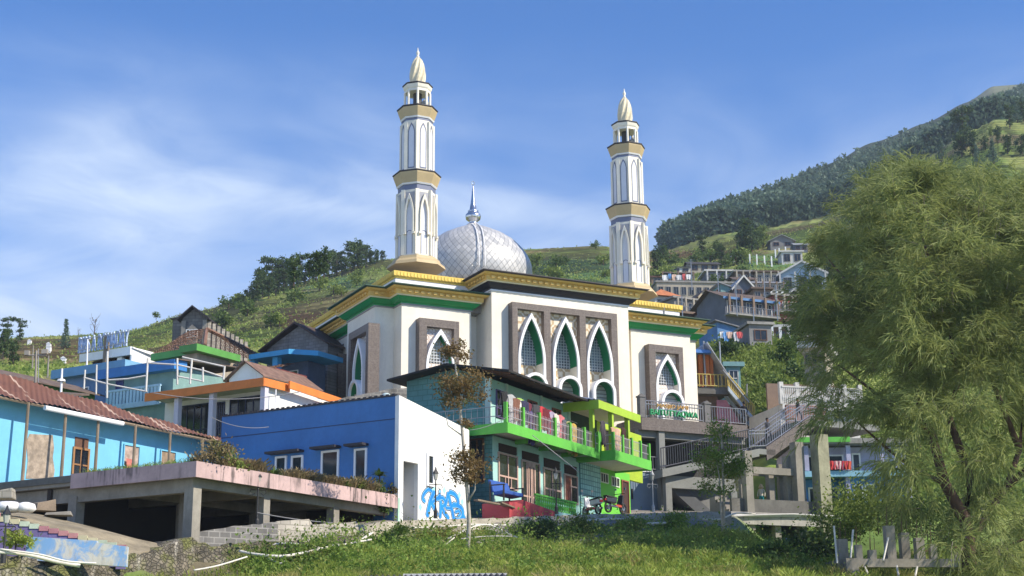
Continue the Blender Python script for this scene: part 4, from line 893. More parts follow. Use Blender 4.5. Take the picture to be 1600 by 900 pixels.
def teal_house():
    p = at(273, 561, 79); f = Fr(p[:2], 60); z = float(p[2]); L = Fr(f.o[:2], 150); tl = L.hits(153, 580)
    teal = paint('faded_teal_paint', (.20, .34, .33), .8, .15, .8, .35)
    T = thing('teal_house', 'faded teal house with bright blue fascia behind the rusty roof', 'house', f.w(2, 3, z - 4))
    w = MB(f); w.box(.5, 5.5, .5, tl - .3, z - 6, z - .2); w.build('wall', teal, T)
    e = MB(f); e.box(-.04, 1, -.02, tl, z - .55, z); e.build('fascia', paint('bright_blue_fascia', (.03, .19, .50), .6, .1, 2, .15), T)
    r = MB(f); r.sheet([(0, -.2, z + .02), (6, -.2, z + .5), (6, tl + .2, z + .5), (0, tl + .2, z + .02)], .06); r.build('roof', paint('old_brown_sheet', (.14, .10, .08), .9, .3, 2, .4), T)
    B2 = Fr((f.o + f.A * .5)[:2], 150)
    for u, v in ((189, 583), (205, 581), (217, 579), (245, 577), (258, 575)): a, zz = B2.hit(u, v); k = MB(B2); k.box(a - .12, a + .12, -.02, .05, zz - .13, zz + .13); k.build('vent', DARK, T)
    a, b_ = B2.hits(192, 600), B2.hits(183, 600); window(T, B2, a, b_, z - 3.3, B2.hitz(187, 596), 0, plain('violet_frame', (.05, .06, .2)), paint('violet_door', (.04, .06, .22)), 1, 1, .06, 'door', sign=1)
    b = MB(L); a0, a1 = L.hits(250, 620), L.hits(165, 620); zz = L.hitz(205, 629); n = 16; b.box(a0, a1, -.08, .04, zz + .75, zz + .87); b.box(a0, a1, -.08, .04, zz - .3, zz)
    for i in range(n): x = a0 + (a1 - a0) * (i + .5) / n; b.box(x - .09, x + .09, -.05, .01, zz, zz + .75)
    b.build('balustrade', paint('pale_blue_balustrade', (.40, .60, .72)), T)
    return T
teal_house()
def poles():
    T = thing('pole_rack', 'frame of thin white bamboo poles on the roof beside the teal house', 'frame', at(230, 620, 70)); m = MB()
    P = lambda u, v: tuple(at(u, v, 71))
    for a in ([(167, 622), (168, 549)], [(228, 612), (231, 560)], [(277, 601), (277, 560)], [(297, 600), (300, 561)], [(317, 597), (317, 574)], [(349, 593), (351, 572)]): m.tube([P(*q) for q in a], .055, 6)
    for a in ([(168, 594), (200, 592), (229, 587)], [(229, 567), (277, 570), (318, 579), (350, 590)], [(277, 588), (318, 596)], [(285, 558), (351, 573)], [(131, 608), (133, 578)], [(150, 616), (151, 570)], [(131, 590), (168, 600), (230, 612)]): m.tube([P(*q) for q in a], .045, 6)
    m.build('pole', paint('whitish_bamboo', (.62, .60, .56)), T); return T
poles()
def text_mesh(s, mat, par, fr, s0, s1, z0, z1, t, dep, name='lettering', flip=False):
    """words as solid letters fitted into s0..s1, z0..z1 on the plane t of a frame"""
    cu = bpy.data.curves.new(name, 'FONT'); cu.body = s; cu.extrude = .05; cu.space_character = 1.02
    o = bpy.data.objects.new(name, cu); COL.objects.link(o); dg = bpy.context.evaluated_depsgraph_get(); dg.update()
    me = o.evaluated_get(dg).to_mesh(); V = np.array([v.co[:] for v in me.vertices]); F_ = [list(p.vertices) for p in me.polygons]; o.evaluated_get(dg).to_mesh_clear()
    bpy.data.objects.remove(o); x0, x1, y0, y1 = V[:, 0].min(), V[:, 0].max(), V[:, 1].min(), V[:, 1].max()
    m = MB(fr); e = (V[:, 0] - x0) / (x1 - x0)
    if flip: e = 1 - e
    m.add([(s0 + (s1 - s0) * a, t + dep * (.5 + z_ / .1), z0 + (z1 - z0) * (y - y0) / (y1 - y0)) for a, y, z_ in zip(e, V[:, 1], -V[:, 2])], F_); return m.build(name, mat, par)
def sign_house():
    p = at(204, 541, 92); f = Fr(p[:2], 60); z = float(p[2]); L = Fr(f.o[:2], 150); tl = L.hits(124, 557)
    T = thing('shop_house', 'white roofed shop with a row of blue and white letters along its roof edge', 'shop', f.w(2, 3, z - 4))
    e = MB(f); e.box(0, .15, 0, tl, z - .55, z); e.box(.15, 4, 0, .15, z - 1.6, z - .02); e.build('fascia', WPAINT, T)
    w = MB(f); w.box(1.2, 4.5, .16, tl, z - 5, z - .3); w.build('wall', paint('dark_brown_wall', (.05, .03, .03)), T); r = MB(f); r.sheet([(.1, -.1, z - .02), (4.6, -.3, z - .5), (4.6, tl, z - .5), (.1, tl, z - .02)], .08); r.build('roof', WPAINT, T)
    k = MB(f); k.box(.25, .55, 1.0, 1.4, z - 3, z - .56); k.build('column', WPAINT, T)
    k = MB(f); k.tube([(.0, 2.15, z - 3.2), (.0, 2.15, z + .9)], .22, 8); k.build('trunk_post', WOOD, T)
    text_mesh('RIBS A ROMADAY', paint('letter_blue_white', (.42, .52, .72), .6, .35, 4, .2), T, L, .1, tl, z + .03, z + 1.15, .05, .12, 'sign_lettering', True)
    b = MB(L); b.box(.1, tl, .16, .2, z + .95, z + 1.0); b.box(.1, tl, .16, .2, z + .2, z + .25); b.build('sign_frame', STEEL, T)
    return T
sign_house()
lt = paint('slate_blue_wall', (.12, .22, .38), .8, .12, 1, .3)
f, z = hfr(190, 562, 85, 150); f2 = Fr(f.o[:2], 150)
T = thing('slate_blue_house', 'slate blue house with a light blue roof edge below the roof lettering', 'house', f2.w(4, -2, z - 4))
tl = f2.hits(80, 578); m = MB(f2); m.box(.3, tl - .8, -5, -.5, z - 6, z - .3); m.build('wall', lt, T); e = MB(f2); e.box(-.3, tl, -5.3, 0, z - .55, z); e.build('roof', paint('light_blue_edge', (.16, .36, .55), .7, .1, 1, .2), T)
W1 = Fr((f2.o - f2.B * .5)[:2], 150)
for u0, u1 in ((128, 140), (116, 126)): a, b_ = W1.hits(u1, 588), W1.hits(u0, 588); window(T, W1, a, b_, z - 2.3, z - 1.3, 0, WPAINT, None, 1, 1, .06, sign=1)
def tiled_house():
    p = at(318, 541, 87); f = Fr(p[:2], 60); z = float(p[2]); L = Fr(f.o[:2], 150); tl = L.hits(238, 546); gr = paint('leaf_green_fascia', (.09, .30, .06), .6, .12, 1, .2)
    T = thing('tiled_house', 'old house with brown clay tile roof and leaf green eave slabs', 'house', f.w(2, 3, z - 4)); cw = paint('stained_buff_wall', (.38, .33, .26), .9, .2, .8, .5)
    m = MB(f); m.box(.6, 7, .6, tl - .4, z - 6, z - .1); m.build('wall', cw, T)
    e = MB(f); e.box(-.1, 1.6, -.1, tl, z - .42, z); e.build('eave_slab', gr, T)
    a = f.hits(376, 549, -1.2); a0 = f.hits(307, 551, -1.2); zz = f.hitz(345, 547, -1.2); e = MB(f); e.box(a0, a, -1.2, .2, zz - .4, zz + .02); e.build('lower_eave_slab', gr, T); w = MB(f); w.box(a0 + .6, a - .5, -.7, .5, z - 6, zz - .4); w.build('lower_wall', cw, T)
    A = f.hit(323, 514, 3); ax = (A[0], 3., A[1]); q = [(.3, .2, z + .02), (7.6, -.6, z - .35), (7.6, tl + .5, z), (.3, tl + .3, z + .05)]
    tile_roof('roof', T, f, q[3], q[0], (ax[0], ax[1] - .2, ax[2]), (ax[0], ax[1] + 1.5, ax[2]), 24, 16)
    tile_roof('right_roof', T, f, q[0], q[1], (ax[0] + 4.2, ax[1], ax[2] - .6), ax, 30, 18)
    r = MB(f); r.tube([(.3, .2, z + .15), ax], .12, 6); r.tube([ax, (ax[0] + 4.2, ax[1], ax[2] - .6)], .13, 6); r.build('ridge_tiles', paint('ridge_clay', (.22, .12, .08)), T)
    return T
tiled_house()
def gable_block():
    f, z = hfr(290, 530, 100, 170); f = Fr(at(290, 530, 100)[:2], -5); bl = blocks('grey_block_wall', (.20, .19, .175), (.12, .115, .11), -5, .5, .25, .2, .6)
    a, b_ = f.hits(285, 500), f.hits(324, 500); zt, ze, zb = f.hitz(302, 479), f.hitz(300, 497), f.hitz(300, 532)
    T = thing('gabled_block_house', 'unfinished grey block house with a steep gable on the left hillside', 'house', f.w((a + b_) / 2, 2, zb)); m = MB(f); m.prism([(a, zb - 3), (b_, zb - 3), (b_, ze), ((a + b_) / 2 - .1, zt - .15), (a, ze)], 0, 5); m.box(f.hits(268, 500), a - .05, .3, 4, zb - 3, f.hitz(277, 497)); m.build('wall', bl, T)
    r = MB(f); c = (a + b_) / 2 - .1; r.sheet([(a - .25, -.5, ze - .1), (a - .25, 5.3, ze - .1), (c, 5.3, zt), (c, -.5, zt)], .12); r.sheet([(c, -.5, zt + .003), (c, 5.3, zt + .003), (b_ + .25, 5.3, ze - .1), (b_ + .25, -.5, ze - .1)], .12); r.box(f.hits(265, 500), a, .1, 4.2, f.hitz(277, 497.1), f.hitz(277, 496)); r.build('roof', MDGR, T)
    k = MB(f); k.box(a - .02, a + .3, -.12, -.003, zb - 3, ze - .2); k.box(b_ - .3, b_ + .02, -.12, -.003, zb - 3, ze - .2); k.build('corner_pillar', CONC, T)
    aa, bb = f.hits(294, 522), f.hits(309, 522); zq = f.hitz(301, 515); k = MB(f); k.prism([(aa, zb - .5), (bb, zb - .5), (bb, zq), ((aa + bb) / 2, zq + .35), (aa, zq)], -.25, -.003); k.build('porch', CONC, T)
    for i in range(3): q = aa + (bb - aa) * (i + .5) / 3; window(T, f, q - .14, q + .14, zb + .2, zq - .1, -.25, WPAINT, None, 1, 1, .05)
    p = at(324, 505, 100); g = Fr(p[:2], 40); s1, z1 = g.hit(388, 541); z0 = float(p[2]); w = MB(g); w.prism([(0, z0 - 1.8), (s1, z1 - 2.6), (s1, z1), (0, z0)], 0, .2)
    for i in range(9): q = s1 * i / 9; zz = z0 + (z1 - z0) * i / 9; w.box(q, q + .25, -.12, -.002, zz - 2, zz + .15)
    solo(w, 'block_wall', blocks('weathered_blocks', (.36, .33, .28), (.22, .2, .18), 40, .45, .22, .2, .5), 'weathered block parapet stepping down right of the grey gable', 'wall')
gable_block()
def grey_gable():
    f = Fr(at(467, 560, 93)[:2], 150); T = thing('grey_gable_house', 'bare grey block house with one gable end, beside the shaded flank of the mosque', 'house', f.w(0, -2, 18))
    a, b_ = f.hits(512, 545), f.hits(418, 545); zt = f.hitz(467, 505); ze, zl = f.hitz(512, 535), f.hitz(418, 545); zb = f.hitz(460, 612); c = f.hits(467, 505)
    bl = blocks('grey_block_wall_gable', (.24, .235, .23), (.16, .155, .15), 150, .42, .21, .18, .45)
    m = MB(f); m.prism([(a, zb - 2), (b_, zb - 2), (b_, zl), (c, zt - .2), (a, ze)], -6, 0); m.build('wall', bl, T)
    r = MB(f); r.sheet([(b_ + .4, .5, zl - .15), (b_ + .4, -6.3, zl - .15), (c, -6.3, zt), (c, .5, zt)], .12); r.sheet([(c, .5, zt + .003), (c, -6.3, zt + .003), (a - .3, -6.3, ze - .1), (a - .3, .5, ze - .1)], .12); r.build('roof', paint('dark_brown_sheet', (.07, .045, .035), .85, .3, 2, .3), T)
    k = MB(f); k.box(f.hits(482, 590), f.hits(452, 590), .02, 2.2, zb - 2, f.hitz(467, 545, 2.2)); k.build('lower_wall', blocks('buff_block_wall', (.34, .31, .26), (.2, .18, .16), 150, .42, .21, .22, .5), T)
grey_gable()
f = Fr(at(451, 548, 87)[:2], 150); b0, b1 = 0, f.hits(389, 551); z = f.hitz(451, 545)
T = thing('blue_canopy_house', 'small house porch with a bright blue canopy slab and blue column', 'house', f.w(2, -1, z - 3)); m = MB(f); m.slab([(b0, 0), (b1, 0), (b1, -4), (b0 - 1.2, -4), (b0 - 1.2, -1.4)], z - .32, z); m.build('canopy', paint('azure_paint', (.05, .33, .62), .6, .1, 1, .15), T)
for u in (397, 433): s = f.hits(u, 560, -.5); k = MB(f); k.box(s - .2, s + .2, -.7, -.3, z - 3.5, z - .32); k.build('column', _mc['azure_paint'], T)
k = MB(f); k.box(b0 + .2, b1 - .2, -4, -2.2, z - 4, z - .33); k.build('wall', paint('dull_blue_wall', (.08, .12, .2)), T);  # rear wall in a dull dark blue
for i in range(2): window(T, f, 1.0 + i * 1.5, 2.0 + i * 1.5, z - 2.2, z - .9, -2.2, WPAINT, None, 2, 1, .06, sign=1)
f = Fr(at(430, 574, 83)[:2], 150); b1 = f.hits(372, 590); z = f.hitz(430, 573)
T = thing('maroon_house', 'small maroon edged roof with tiles between the orange roof and the grey gable', 'house', f.w(1, -1, z - 3)); m = MB(f); m.box(0.3, b1, -4, -.3, z - 4, z - .3); m.build('wall', paint('maroon_wall', (.10, .03, .03)), T); m = MB(f); m.box(0, b1 * .5, -3, 0, z - .35, z - .05); m.build('fascia', paint('maroon_fascia', (.16, .035, .03)), T)
tile_roof('roof', T, f, (b1, .2, z - .3), (b1 * .45, .2, z - .2), (b1 * .45, -3.4, z + .9), (b1, -3.4, z + .9), 14, 12)
f = Fr(at(385, 570, 80)[:2], 150); a, b_ = f.hits(410, 600), f.hits(358, 600); zt = f.hitz(389, 565); zl = f.hitz(358, 592)
house('white_gable_house', 'small white gable wall with tiled roof just above the orange eave', Fr(f.o[:2], 150), a, b_, -5, 0, zl - 3, zl, WPAINT, 'gable_t', paint('old_tile_roof', (.2, .12, .09), .9, .3, 3, .3), .25, zt - zl, None)
# dark shed roof and green house at the far left
f = Fr(at(60, 600, 60)[:2], 150); z = f.hitz(33, 579)
f3 = Fr(at(33, 579, 66)[:2], 60); s1, zz = f3.hit(140, 615); T = thing('dark_shed', 'low dark shed with an old brown sheet roof behind the rust striped roof', 'shed', f3.w(3, 1, z - 3)); m = MB(f3); m.sheet([(0, 0, z), (s1, 0, zz), (s1, 4, zz + .6), (0, 4, z + .6)], .1); m.build('roof', _mc['old_brown_sheet'], T); m = MB(f3); m.prism([(.2, z - 4), (s1 - .2, z - 4), (s1 - .2, zz - .1), (.2, z - .1)], .5, 3.5); m.build('wall', paint('dark_plank_wall', (.06, .05, .045)), T)
f4, z = hfr(60, 597, 78, 60); house('green_walled_house', 'green walled cottage under a brown roof at the left edge', f4, -4, 4.2, 0, 4, z - 3, z, paint('village_green_wall', (.08, .22, .06)), 'gable_s', _mc['old_brown_sheet'], .4, .7, None, wins=[(2.2, 3.2, z - 1.2, z - .4, 2, 1)])
# ------------------------------------------------------------------ green house with the laundry balcony
_g = at(770, 700, 66.8); GF = Fr(_g[:2], 62)
AQUA = paint('aqua_paint', (.36, .62, .58), .7, .08, .8, .32, (.2, .3, .28), .05)
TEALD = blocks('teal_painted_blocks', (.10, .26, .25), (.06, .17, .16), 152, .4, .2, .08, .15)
TILEG = blocks('teal_glazed_tiles', (.33, .60, .58), (.06, .20, .21), 62, .26, .26, .15, .05, .02, 0)
GREEN = paint('bright_green_paint', (.12, .47, .06), .65, .12, .8, .35, (.05, .2, .03), .05)
GRND = paint('grass_green_wall', (.14, .52, .05), .7, .07, .8, .1, (.05, .2, .03), .05)
LIME = paint('lime_paint', (.36, .54, .045), .6, .1, 1, .3, (.2, .3, .03))
FRAME = paint('pinkish_timber_frame', (.52, .36, .30), .6, .12, 3, .15)
DOORW = paint('reddish_door', (.24, .075, .045), .6, .2, 3, .15)
def green_house():
    f = GF; zg = f.hitz(936, 803) - .9; s_t0, s_t1, s_e = f.hits(905, 740), f.hits(936.5, 740), f.hits(985, 740)
    T = thing('green_house', 'aqua and bright green two storey house with a green balcony along its front', 'house', f.w(7, 3, zg))
    bz1 = f.hitz(792, 660.5, -1.3); bz0 = f.hitz(792, 672, -1.3)      # balcony slab
    b0 = f.hits(792, 665, -1.3); b1 = f.hits(936, 710, -1.3)
    m = MB(f); m.box(0, s_t0, 0, 5.5, zg - 2, bz0); m.build('aqua_wall', AQUA, T)
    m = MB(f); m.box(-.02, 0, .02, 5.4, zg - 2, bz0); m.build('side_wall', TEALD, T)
    m = MB(f); m.box(s_t0, s_t1, -.06, .4, zg - 2, bz0); m.build('tiled_pier', TILEG, T)
    m = MB(f); m.box(s_t1, s_e, .05, 5.5, zg - 2, bz0 - .02); m.build('green_wall', GRND, T)
    # balcony slab with its green edge, wrapped round the left side
    e = MB(f); e.box(b0, b1, -1.3, .3, bz0 + .08, bz1 - .02); e.box(b0, 0, .3, 4.2, bz0 + .08, bz1 - .02)
    sl = e.build('balcony_slab', paint('cream_soffit', (.55, .53, .42), .8, .1, 1, .3), T)
    e = MB(f); e.box(b0 - .04, b1, -1.36, -1.3, bz0 - .12, bz1 + .02); e.box(b0 - .06, b0, -1.3, 4.2, bz0 - .12, bz1 + .02)
    for s in (2.2, 4.7, 7.2): e.box(s, s + .25, -1.29, 0, bz0 - .12, bz0 + .07)
    e.build('edge_beam', GREEN, sl)
    rl = MB(f); zr = bz1 + .02
    for k in (.32, .72): rl.tube([(b0, -1.25, zr + k), (b1, -1.25, zr + k)], .022, 5)
    for i in range(int((b1 - b0) / .16)): rl.tube([(b0 + i * .16, -1.25, zr), (b0 + i * .16, -1.25, zr + .85)], .012, 4)
    rr = rl.build('balcony_rail', plain('pale_metal', (.55, .52, .55), .4, .4), T); n = 7
    for i in range(n): s = b0 + (b1 - b0) * i / (n - 1); ps = MB(f); ps.box(s - .08, s + .08, -1.33, -1.17, zr, zr + .95); ps.build('rail_post', GREEN, rr)
    rs = MB(f)
    for k in (.35, .8): rs.tube([(b0 + .05, -1.2, zr + k), (b0 + .05, 4, zr + k)], .022, 5)
    for i in range(16): rs.tube([(b0 + .05, -1.0 + i * .32, zr), (b0 + .05, -1.0 + i * .32, zr + .8)], .012, 4)
    rs.build('side_rail', STEEL, T)
    # upper storey
    uz = f.hitz(683, 562, 2.2); apx = f.hits(683, 562, 2.2)
    s2 = f.hits(886, 650, .4); ug = Fr((f.o + f.A * .4)[:2], 152)
    el = ug.hit(617, 596); w0 = max(3.2, ug.hits(636, 600))
    ze = uz - .78
    m = MB(f); m.add([(.4, .35, bz1), (.4, w0, bz1), (.4, w0, el[1] + .1), (.4, 2.2, uz - .15), (.4, .35, ze), (s2, .35, bz1), (s2, w0, bz1), (s2, w0, el[1] + .1), (s2, 2.2, uz - .15), (s2, .35, ze)], [(0, 1, 2, 3, 4), (9, 8, 7, 6, 5), (0, 4, 9, 5), (1, 6, 7, 2)]); m.build('upper_wall', AQUA, T)
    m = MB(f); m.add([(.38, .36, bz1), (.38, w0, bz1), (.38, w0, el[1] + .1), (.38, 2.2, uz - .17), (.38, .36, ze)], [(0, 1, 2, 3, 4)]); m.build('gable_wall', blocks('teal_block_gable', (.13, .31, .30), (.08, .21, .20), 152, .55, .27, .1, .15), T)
    for q in ((.35, .44, .30, .60), (1.9, 2.1, .28, .34)): m = MB(f); m.box(*q, bz1, ze); m.build('corner_post', paint('pale_aqua', (.5, .66, .6)), T)
    r = MB(f); r.sheet([(-.5, -1.15, uz - .66), (s2 + .6, -1.15, uz - .72), (s2 + .6, 2.2, uz), (-.5, 2.2, uz)], .10); r.sheet([(-.5, 2.2, uz + .004), (s2 + .6, 2.2, uz + .004), (s2 + .6, w0 + .6, el[1] - .05), (-.5, w0 + .6, el[1] - .05)], .10)
    ro = r.build('roof', paint('black_sheet_roof', (.022, .02, .02), .8, .3, 2, .3), T); k = MB(f)
    for i in range(22): k.box(i * .62 - .3, i * .62 - .2, -1.1, 2, uz - .93, uz - .88) if False else k.tube([(i * .62 - .3, -1.1, uz - .8), (i * .62 - .3, .3, uz - .5)], .04, 4)
    k.build('rafter', BRWN, ro)
    z0, z1 = bz1 + .75, bz1 + 2.0; window(T, f, 1.0, 1.75, z0, z1, .35, plain('violet_window_frame', (.12, .08, .2)), None, 2, 3, .05)
    for s in (4.3, 7.0): window(T, f, s, s + .85, bz1 + .03, bz1 + 2.0, .35, DOORW, None, 2, 3, .07, 'door')
    for q in (5.6, 8.8): m = MB(f); m.box(q, q + .15, .25, .34, bz1, ze); m.build('pilaster', _mc['pale_aqua'], T)
    # ground floor windows and door
    lou = plain('dark_louvre', (.05, .025, .02), .7)
    for u0, u1, va, vb, vc, cols, kind in ((779, 806.5, 692, 705, 758, 2, 'w'), (815.5, 841, 704, 717, 800, 4, 'd'), (849.5, 874, 715, 729, 777, 2, 'w'), (881.5, 900, 725, 739, 782, 2, 'd2')):
        a, b_ = f.hits(u0, 730), f.hits(u1, 730); lz1, lz0 = f.hitz(u0, va), f.hitz(u0, vb); zb = f.hitz(u0, vc)
        k = MB(f); k.box(a, b_, -.02, .04, lz0, lz1)
        for i in range(6): q = lz0 + (lz1 - lz0) * (i + .5) / 6; k.box(a, b_, -.07, -.02, q - .012, q + .022)
        w = window(T, f, a, b_, zb, lz0 - .12, 0, FRAME, None, cols, 1, .09, 'window' if kind == 'w' else 'door'); k.build('louvre', lou, w)
        t = MB(f); t.box(a, b_, -.06, .0, zb + (.42 if kind == 'w' else .75), zb + (.50 if kind == 'w' else .83))
        if kind == 'w':
            for i in (1, 2): x = a + (b_ - a) * i / 3; t.box(x - .03, x + .03, -.055, 0, zb, zb + .42)
        t.build('transom', FRAME, w)
        if kind != 'w':
            d = MB(f); c0, c1 = (a + (b_ - a) * .3, a + (b_ - a) * .72) if kind == 'd' else (a, a + (b_ - a) * .4); c = (c0 + c1) / 2
            for x0, x1 in ((c0, c - .03), (c + .03, c1)):
                d.box(x0, x0 + .09, -.09, -.03, zb - .1, lz0 - .12); d.box(x1 - .09, x1, -.09, -.03, zb - .1, lz0 - .12); d.box(x0 + .09, x1 - .09, -.085, -.03, zb - .1, zb + .5); d.box(x0 + .09, x1 - .09, -.085, -.03, lz0 - .3, lz0 - .12)
            d.build('door_leaf', DOORW if kind == 'd2' else FRAME, w)
    sf = Fr(f.o[:2], 152); a, b_ = 0.15, 1.6                       # louvred window on the shaded side
    k = MB(sf); zz0, zz1 = sf.hitz(745, 752), sf.hitz(745, 688); a, b_ = sf.hits(755, 715), sf.hits(737, 715)
    window(T, sf, a, b_, zz0, zz1, 0.02, BRWN, None, 2, 2, .08, sign=1)
    for u0, u1, v0, v1 in ((938, 949, 741, 753), (955, 966, 747, 759)):
        a, b_ = f.hits(u0, 747, .05), f.hits(u1, 753, .05); z = f.hitz((u0 + u1) / 2, (v0 + v1) / 2, .05); window(T, f, a, b_, z - .22, z + .22, .05, paint('white_green_frame', (.6, .66, .55)), None, 3, 1, .05)
    a, b_ = f.hits(972, 780, .05), f.hits(981, 780, .05); window(T, f, a, b_, zg, f.hitz(976, 753, .05), .05, DOORW, paint('dark_door_leaf', (.05, .02, .015)), 1, 1, .08, 'door')
    # green baluster fence before the door, standing on the red plinth
    q0, q1 = f.hits(836, 785, -1.1), f.hits(900, 800, -1.1); zq = f.hitz(836, 791, -1.1); h = f.hitz(836, 771, -1.1) - zq; n = 22; B_ = MB(f); B_.box(q0, q1, -1.17, -1.03, zq + h - .08, zq + h); B_.box(q0, q1, -1.17, -1.03, zq - .06, zq)
    for i in range(n): x = q0 + (q1 - q0) * (i + .5) / n; B_.lathe((x, -1.1), [(.03, zq), (.055, zq + h * .3), (.03, zq + h * .5), (.055, zq + h * .7), (.03, zq + h - .08)], 6)
    B_.build('baluster_fence', GREEN, T); m = MB(f); m.box(q0, q1, -1.2, -1.0, zg - 2, zq - .06); m.build('fence_wall', AQUA, T)
    return T, bz1, b0, b1, uz
_gh = green_house()
def lime_house():
    f = GF; bz1 = _gh[1]; c = f.hits(936.5, 640, -1.7); zt = f.hitz(936.5, 625, -1.7); s1 = f.hits(1001, 656, -1.7); z1 = f.hitz(1001, 656, -1.7); b1 = _gh[3]
    T = thing('lime_house', 'lime green open gallery with a corrugated roof at the right end of the green house', 'house', f.w(c + 3, 2, bz1))
    r = MB(f); r.box(c, s1, -1.7, -1.62, zt - .42, zt); r.box(c - .07, c, -1.7, 3.6, zt - .46, zt + .01); r.build('fascia', LIME, T)
    k = MB(f); k.box(c, s1, -1.62, 5, zt - .22, zt - .12); k.build('soffit', _mc['cream_soffit'], T)
    k = MB(f); corr_sheet(k, (c - .2, -1.5, zt + .05), (s1, -1.5, zt + .05), (s1 - 2, 2.2, zt + .95), (c + 1.5, 2.2, zt + .95), 22, .04, 3); corr_sheet(k, (c - .2, 4.5, zt + .05), (c - .2, -1.5, zt + .05), (c + 1.5, 2.2, zt + .95), (c + 1.4, 2.4, zt + .95), 16, .04, 3); k.build('roof', ZINC, T)
    k = MB(f); k.sheet([(c + .4, -1.45, zt + .13), (c + 3.4, -1.45, zt + .13), (c + 3.6, .2, zt + .5), (c + 1.2, .2, zt + .5)], .02); k.build('rusty_patch', RUST, T)
    # second balcony further out
    o = f.hits(961, 703, -2.1); d0, d1 = f.hitz(961, 706, -2.1), f.hitz(961, 716, -2.1); e1 = f.hits(1017, 725, -2.1); zA = f.hitz(961, 703, -2.1); zA = zA
    m = MB(f); m.box(b1 - .02, o, -1.3, .3, bz1 - .5, bz1); m.build('link_slab', GREEN, T)
    m = MB(f); m.box(o, e1, -2.05, 1.5, zA - .42, zA - .02); m.build('balcony_slab', _mc['cream_soffit'], T); e = MB(f); e.box(o - .05, e1, -2.11, -2.05, zA - .52, zA); e.box(o - .06, o, -2.05, 1.5, zA - .52, zA); e.box(e1, e1 + .06, -2.11, 1.5, zA - .52, zA); e.build('edge_beam', GREEN, T)
    rl = MB(f)
    for q in (.35, .8): rl.tube([(b1 + .1, -1.28, zA + q), (o, -1.28, zA + q), (o, -2.0, zA + q), (e1, -2.0, zA + q)], .022, 5)
    for i in range(int((e1 - o) / .17)): rl.tube([(o + i * .17, -2.0, zA), (o + i * .17, -2.0, zA + .85)], .013, 4)
    rr = rl.build('balcony_rail', _mc['pale_metal'], T)
    for s in np.linspace(o, e1, 5): ps = MB(f); ps.box(s - .07, s + .07, -2.08, -1.94, zA, zA + .95); ps.build('rail_post', GREEN, rr)
    ps = MB(f); ps.box(b1 + .1, b1 + .24, -1.35, -1.21, bz1, bz1 + .95); ps.build('rail_post', GREEN, rr)
    for u, t in ((925, -1.2), (955, -1.5), (980, -1.5)): s = f.hits(u, 670, t); k = MB(f); k.box(s - .11, s + .11, t - .11, t + .11, bz1 - .3, zt - .2); k.build('column', LIME, T)
    s0 = f.hits(930, 670, .6); m = MB(f); m.box(s0, f.hits(1002, 680, .6), .6, .8, bz1 - .5, zt - .2); m.build('rear_wall', paint('lime_wall', (.36, .50, .03)), T); m = MB(f); m.box(f.hits(886, 660, .35), s0, .5, .7, bz1 - .3, zt - .2); m.build('dark_plank_wall', paint('dark_green_planks', (.02, .05, .035), .8, .2, 3, .2), T)
    window(T, f, s0 + 1.2, s0 + 1.9, bz1, bz1 + 1.9, .6, paint('olive_door_frame', (.12, .14, .02)), DARK, 1, 1, .06, 'door')
    return T, zt, zA, o, e1
_lh = lime_house()
# ---- laundry
def garment(kind, mat, fr, s, t, z, w, h, label, seed):
    """hanging garment: a folded sheet with sleeves or legs, gathered at the line and creased"""
    R_ = np.random.default_rng(seed); m = MB(fr); n = 7; rows = 6
    prof = {'shirt': lambda g: (.62 if g < .12 else .5), 'trousers': lambda g: .42, 'cloth': lambda g: .5 + .06 * math.sin(g * 5)}[kind]; ph = R_.random() * 6
    for side in (-.02, .03):
        pts = []
        for r in range(rows + 1):
            g = r / rows; hw = prof(g) * w
            for c in range(n + 1):
                e = c / n * 2 - 1; dz = .06 * h * abs(e) if r == 0 else 0
                pts.append((s + e * hw + .02 * math.sin(g * 7 + ph), t + side + .045 * math.sin(e * 6 + ph + g * 2) * (.3 + g), z - g * h - dz + .04 * h * math.sin(e * 4 + ph) * g))
        m.add(pts, [(r * (n + 1) + c, r * (n + 1) + c + 1, (r + 1) * (n + 1) + c + 1, (r + 1) * (n + 1) + c) for r in range(rows) for c in range(n) if not (kind == 'trousers' and r > 1 and c == n // 2)])
    if kind == 'shirt':
        for q in (-1, 1): m.add([(s + q * .5 * w, t, z - .05 * h), (s + q * .85 * w, t + .03, z - .5 * h), (s + q * .66 * w, t + .05, z - .6 * h), (s + q * .46 * w, t, z - .25 * h)], [(0, 1, 2, 3)])
    solo(m, {'shirt': 'shirt', 'trousers': 'trousers', 'cloth': 'cloth'}[kind], mat, label, {'shirt': 'shirt', 'trousers': 'trousers', 'cloth': 'cloth'}[kind], 'laundry hanging on the green balconies')
def fab(n, c): return paint('fabric_' + n, c, .9, .15, 4, 0, None, .1)
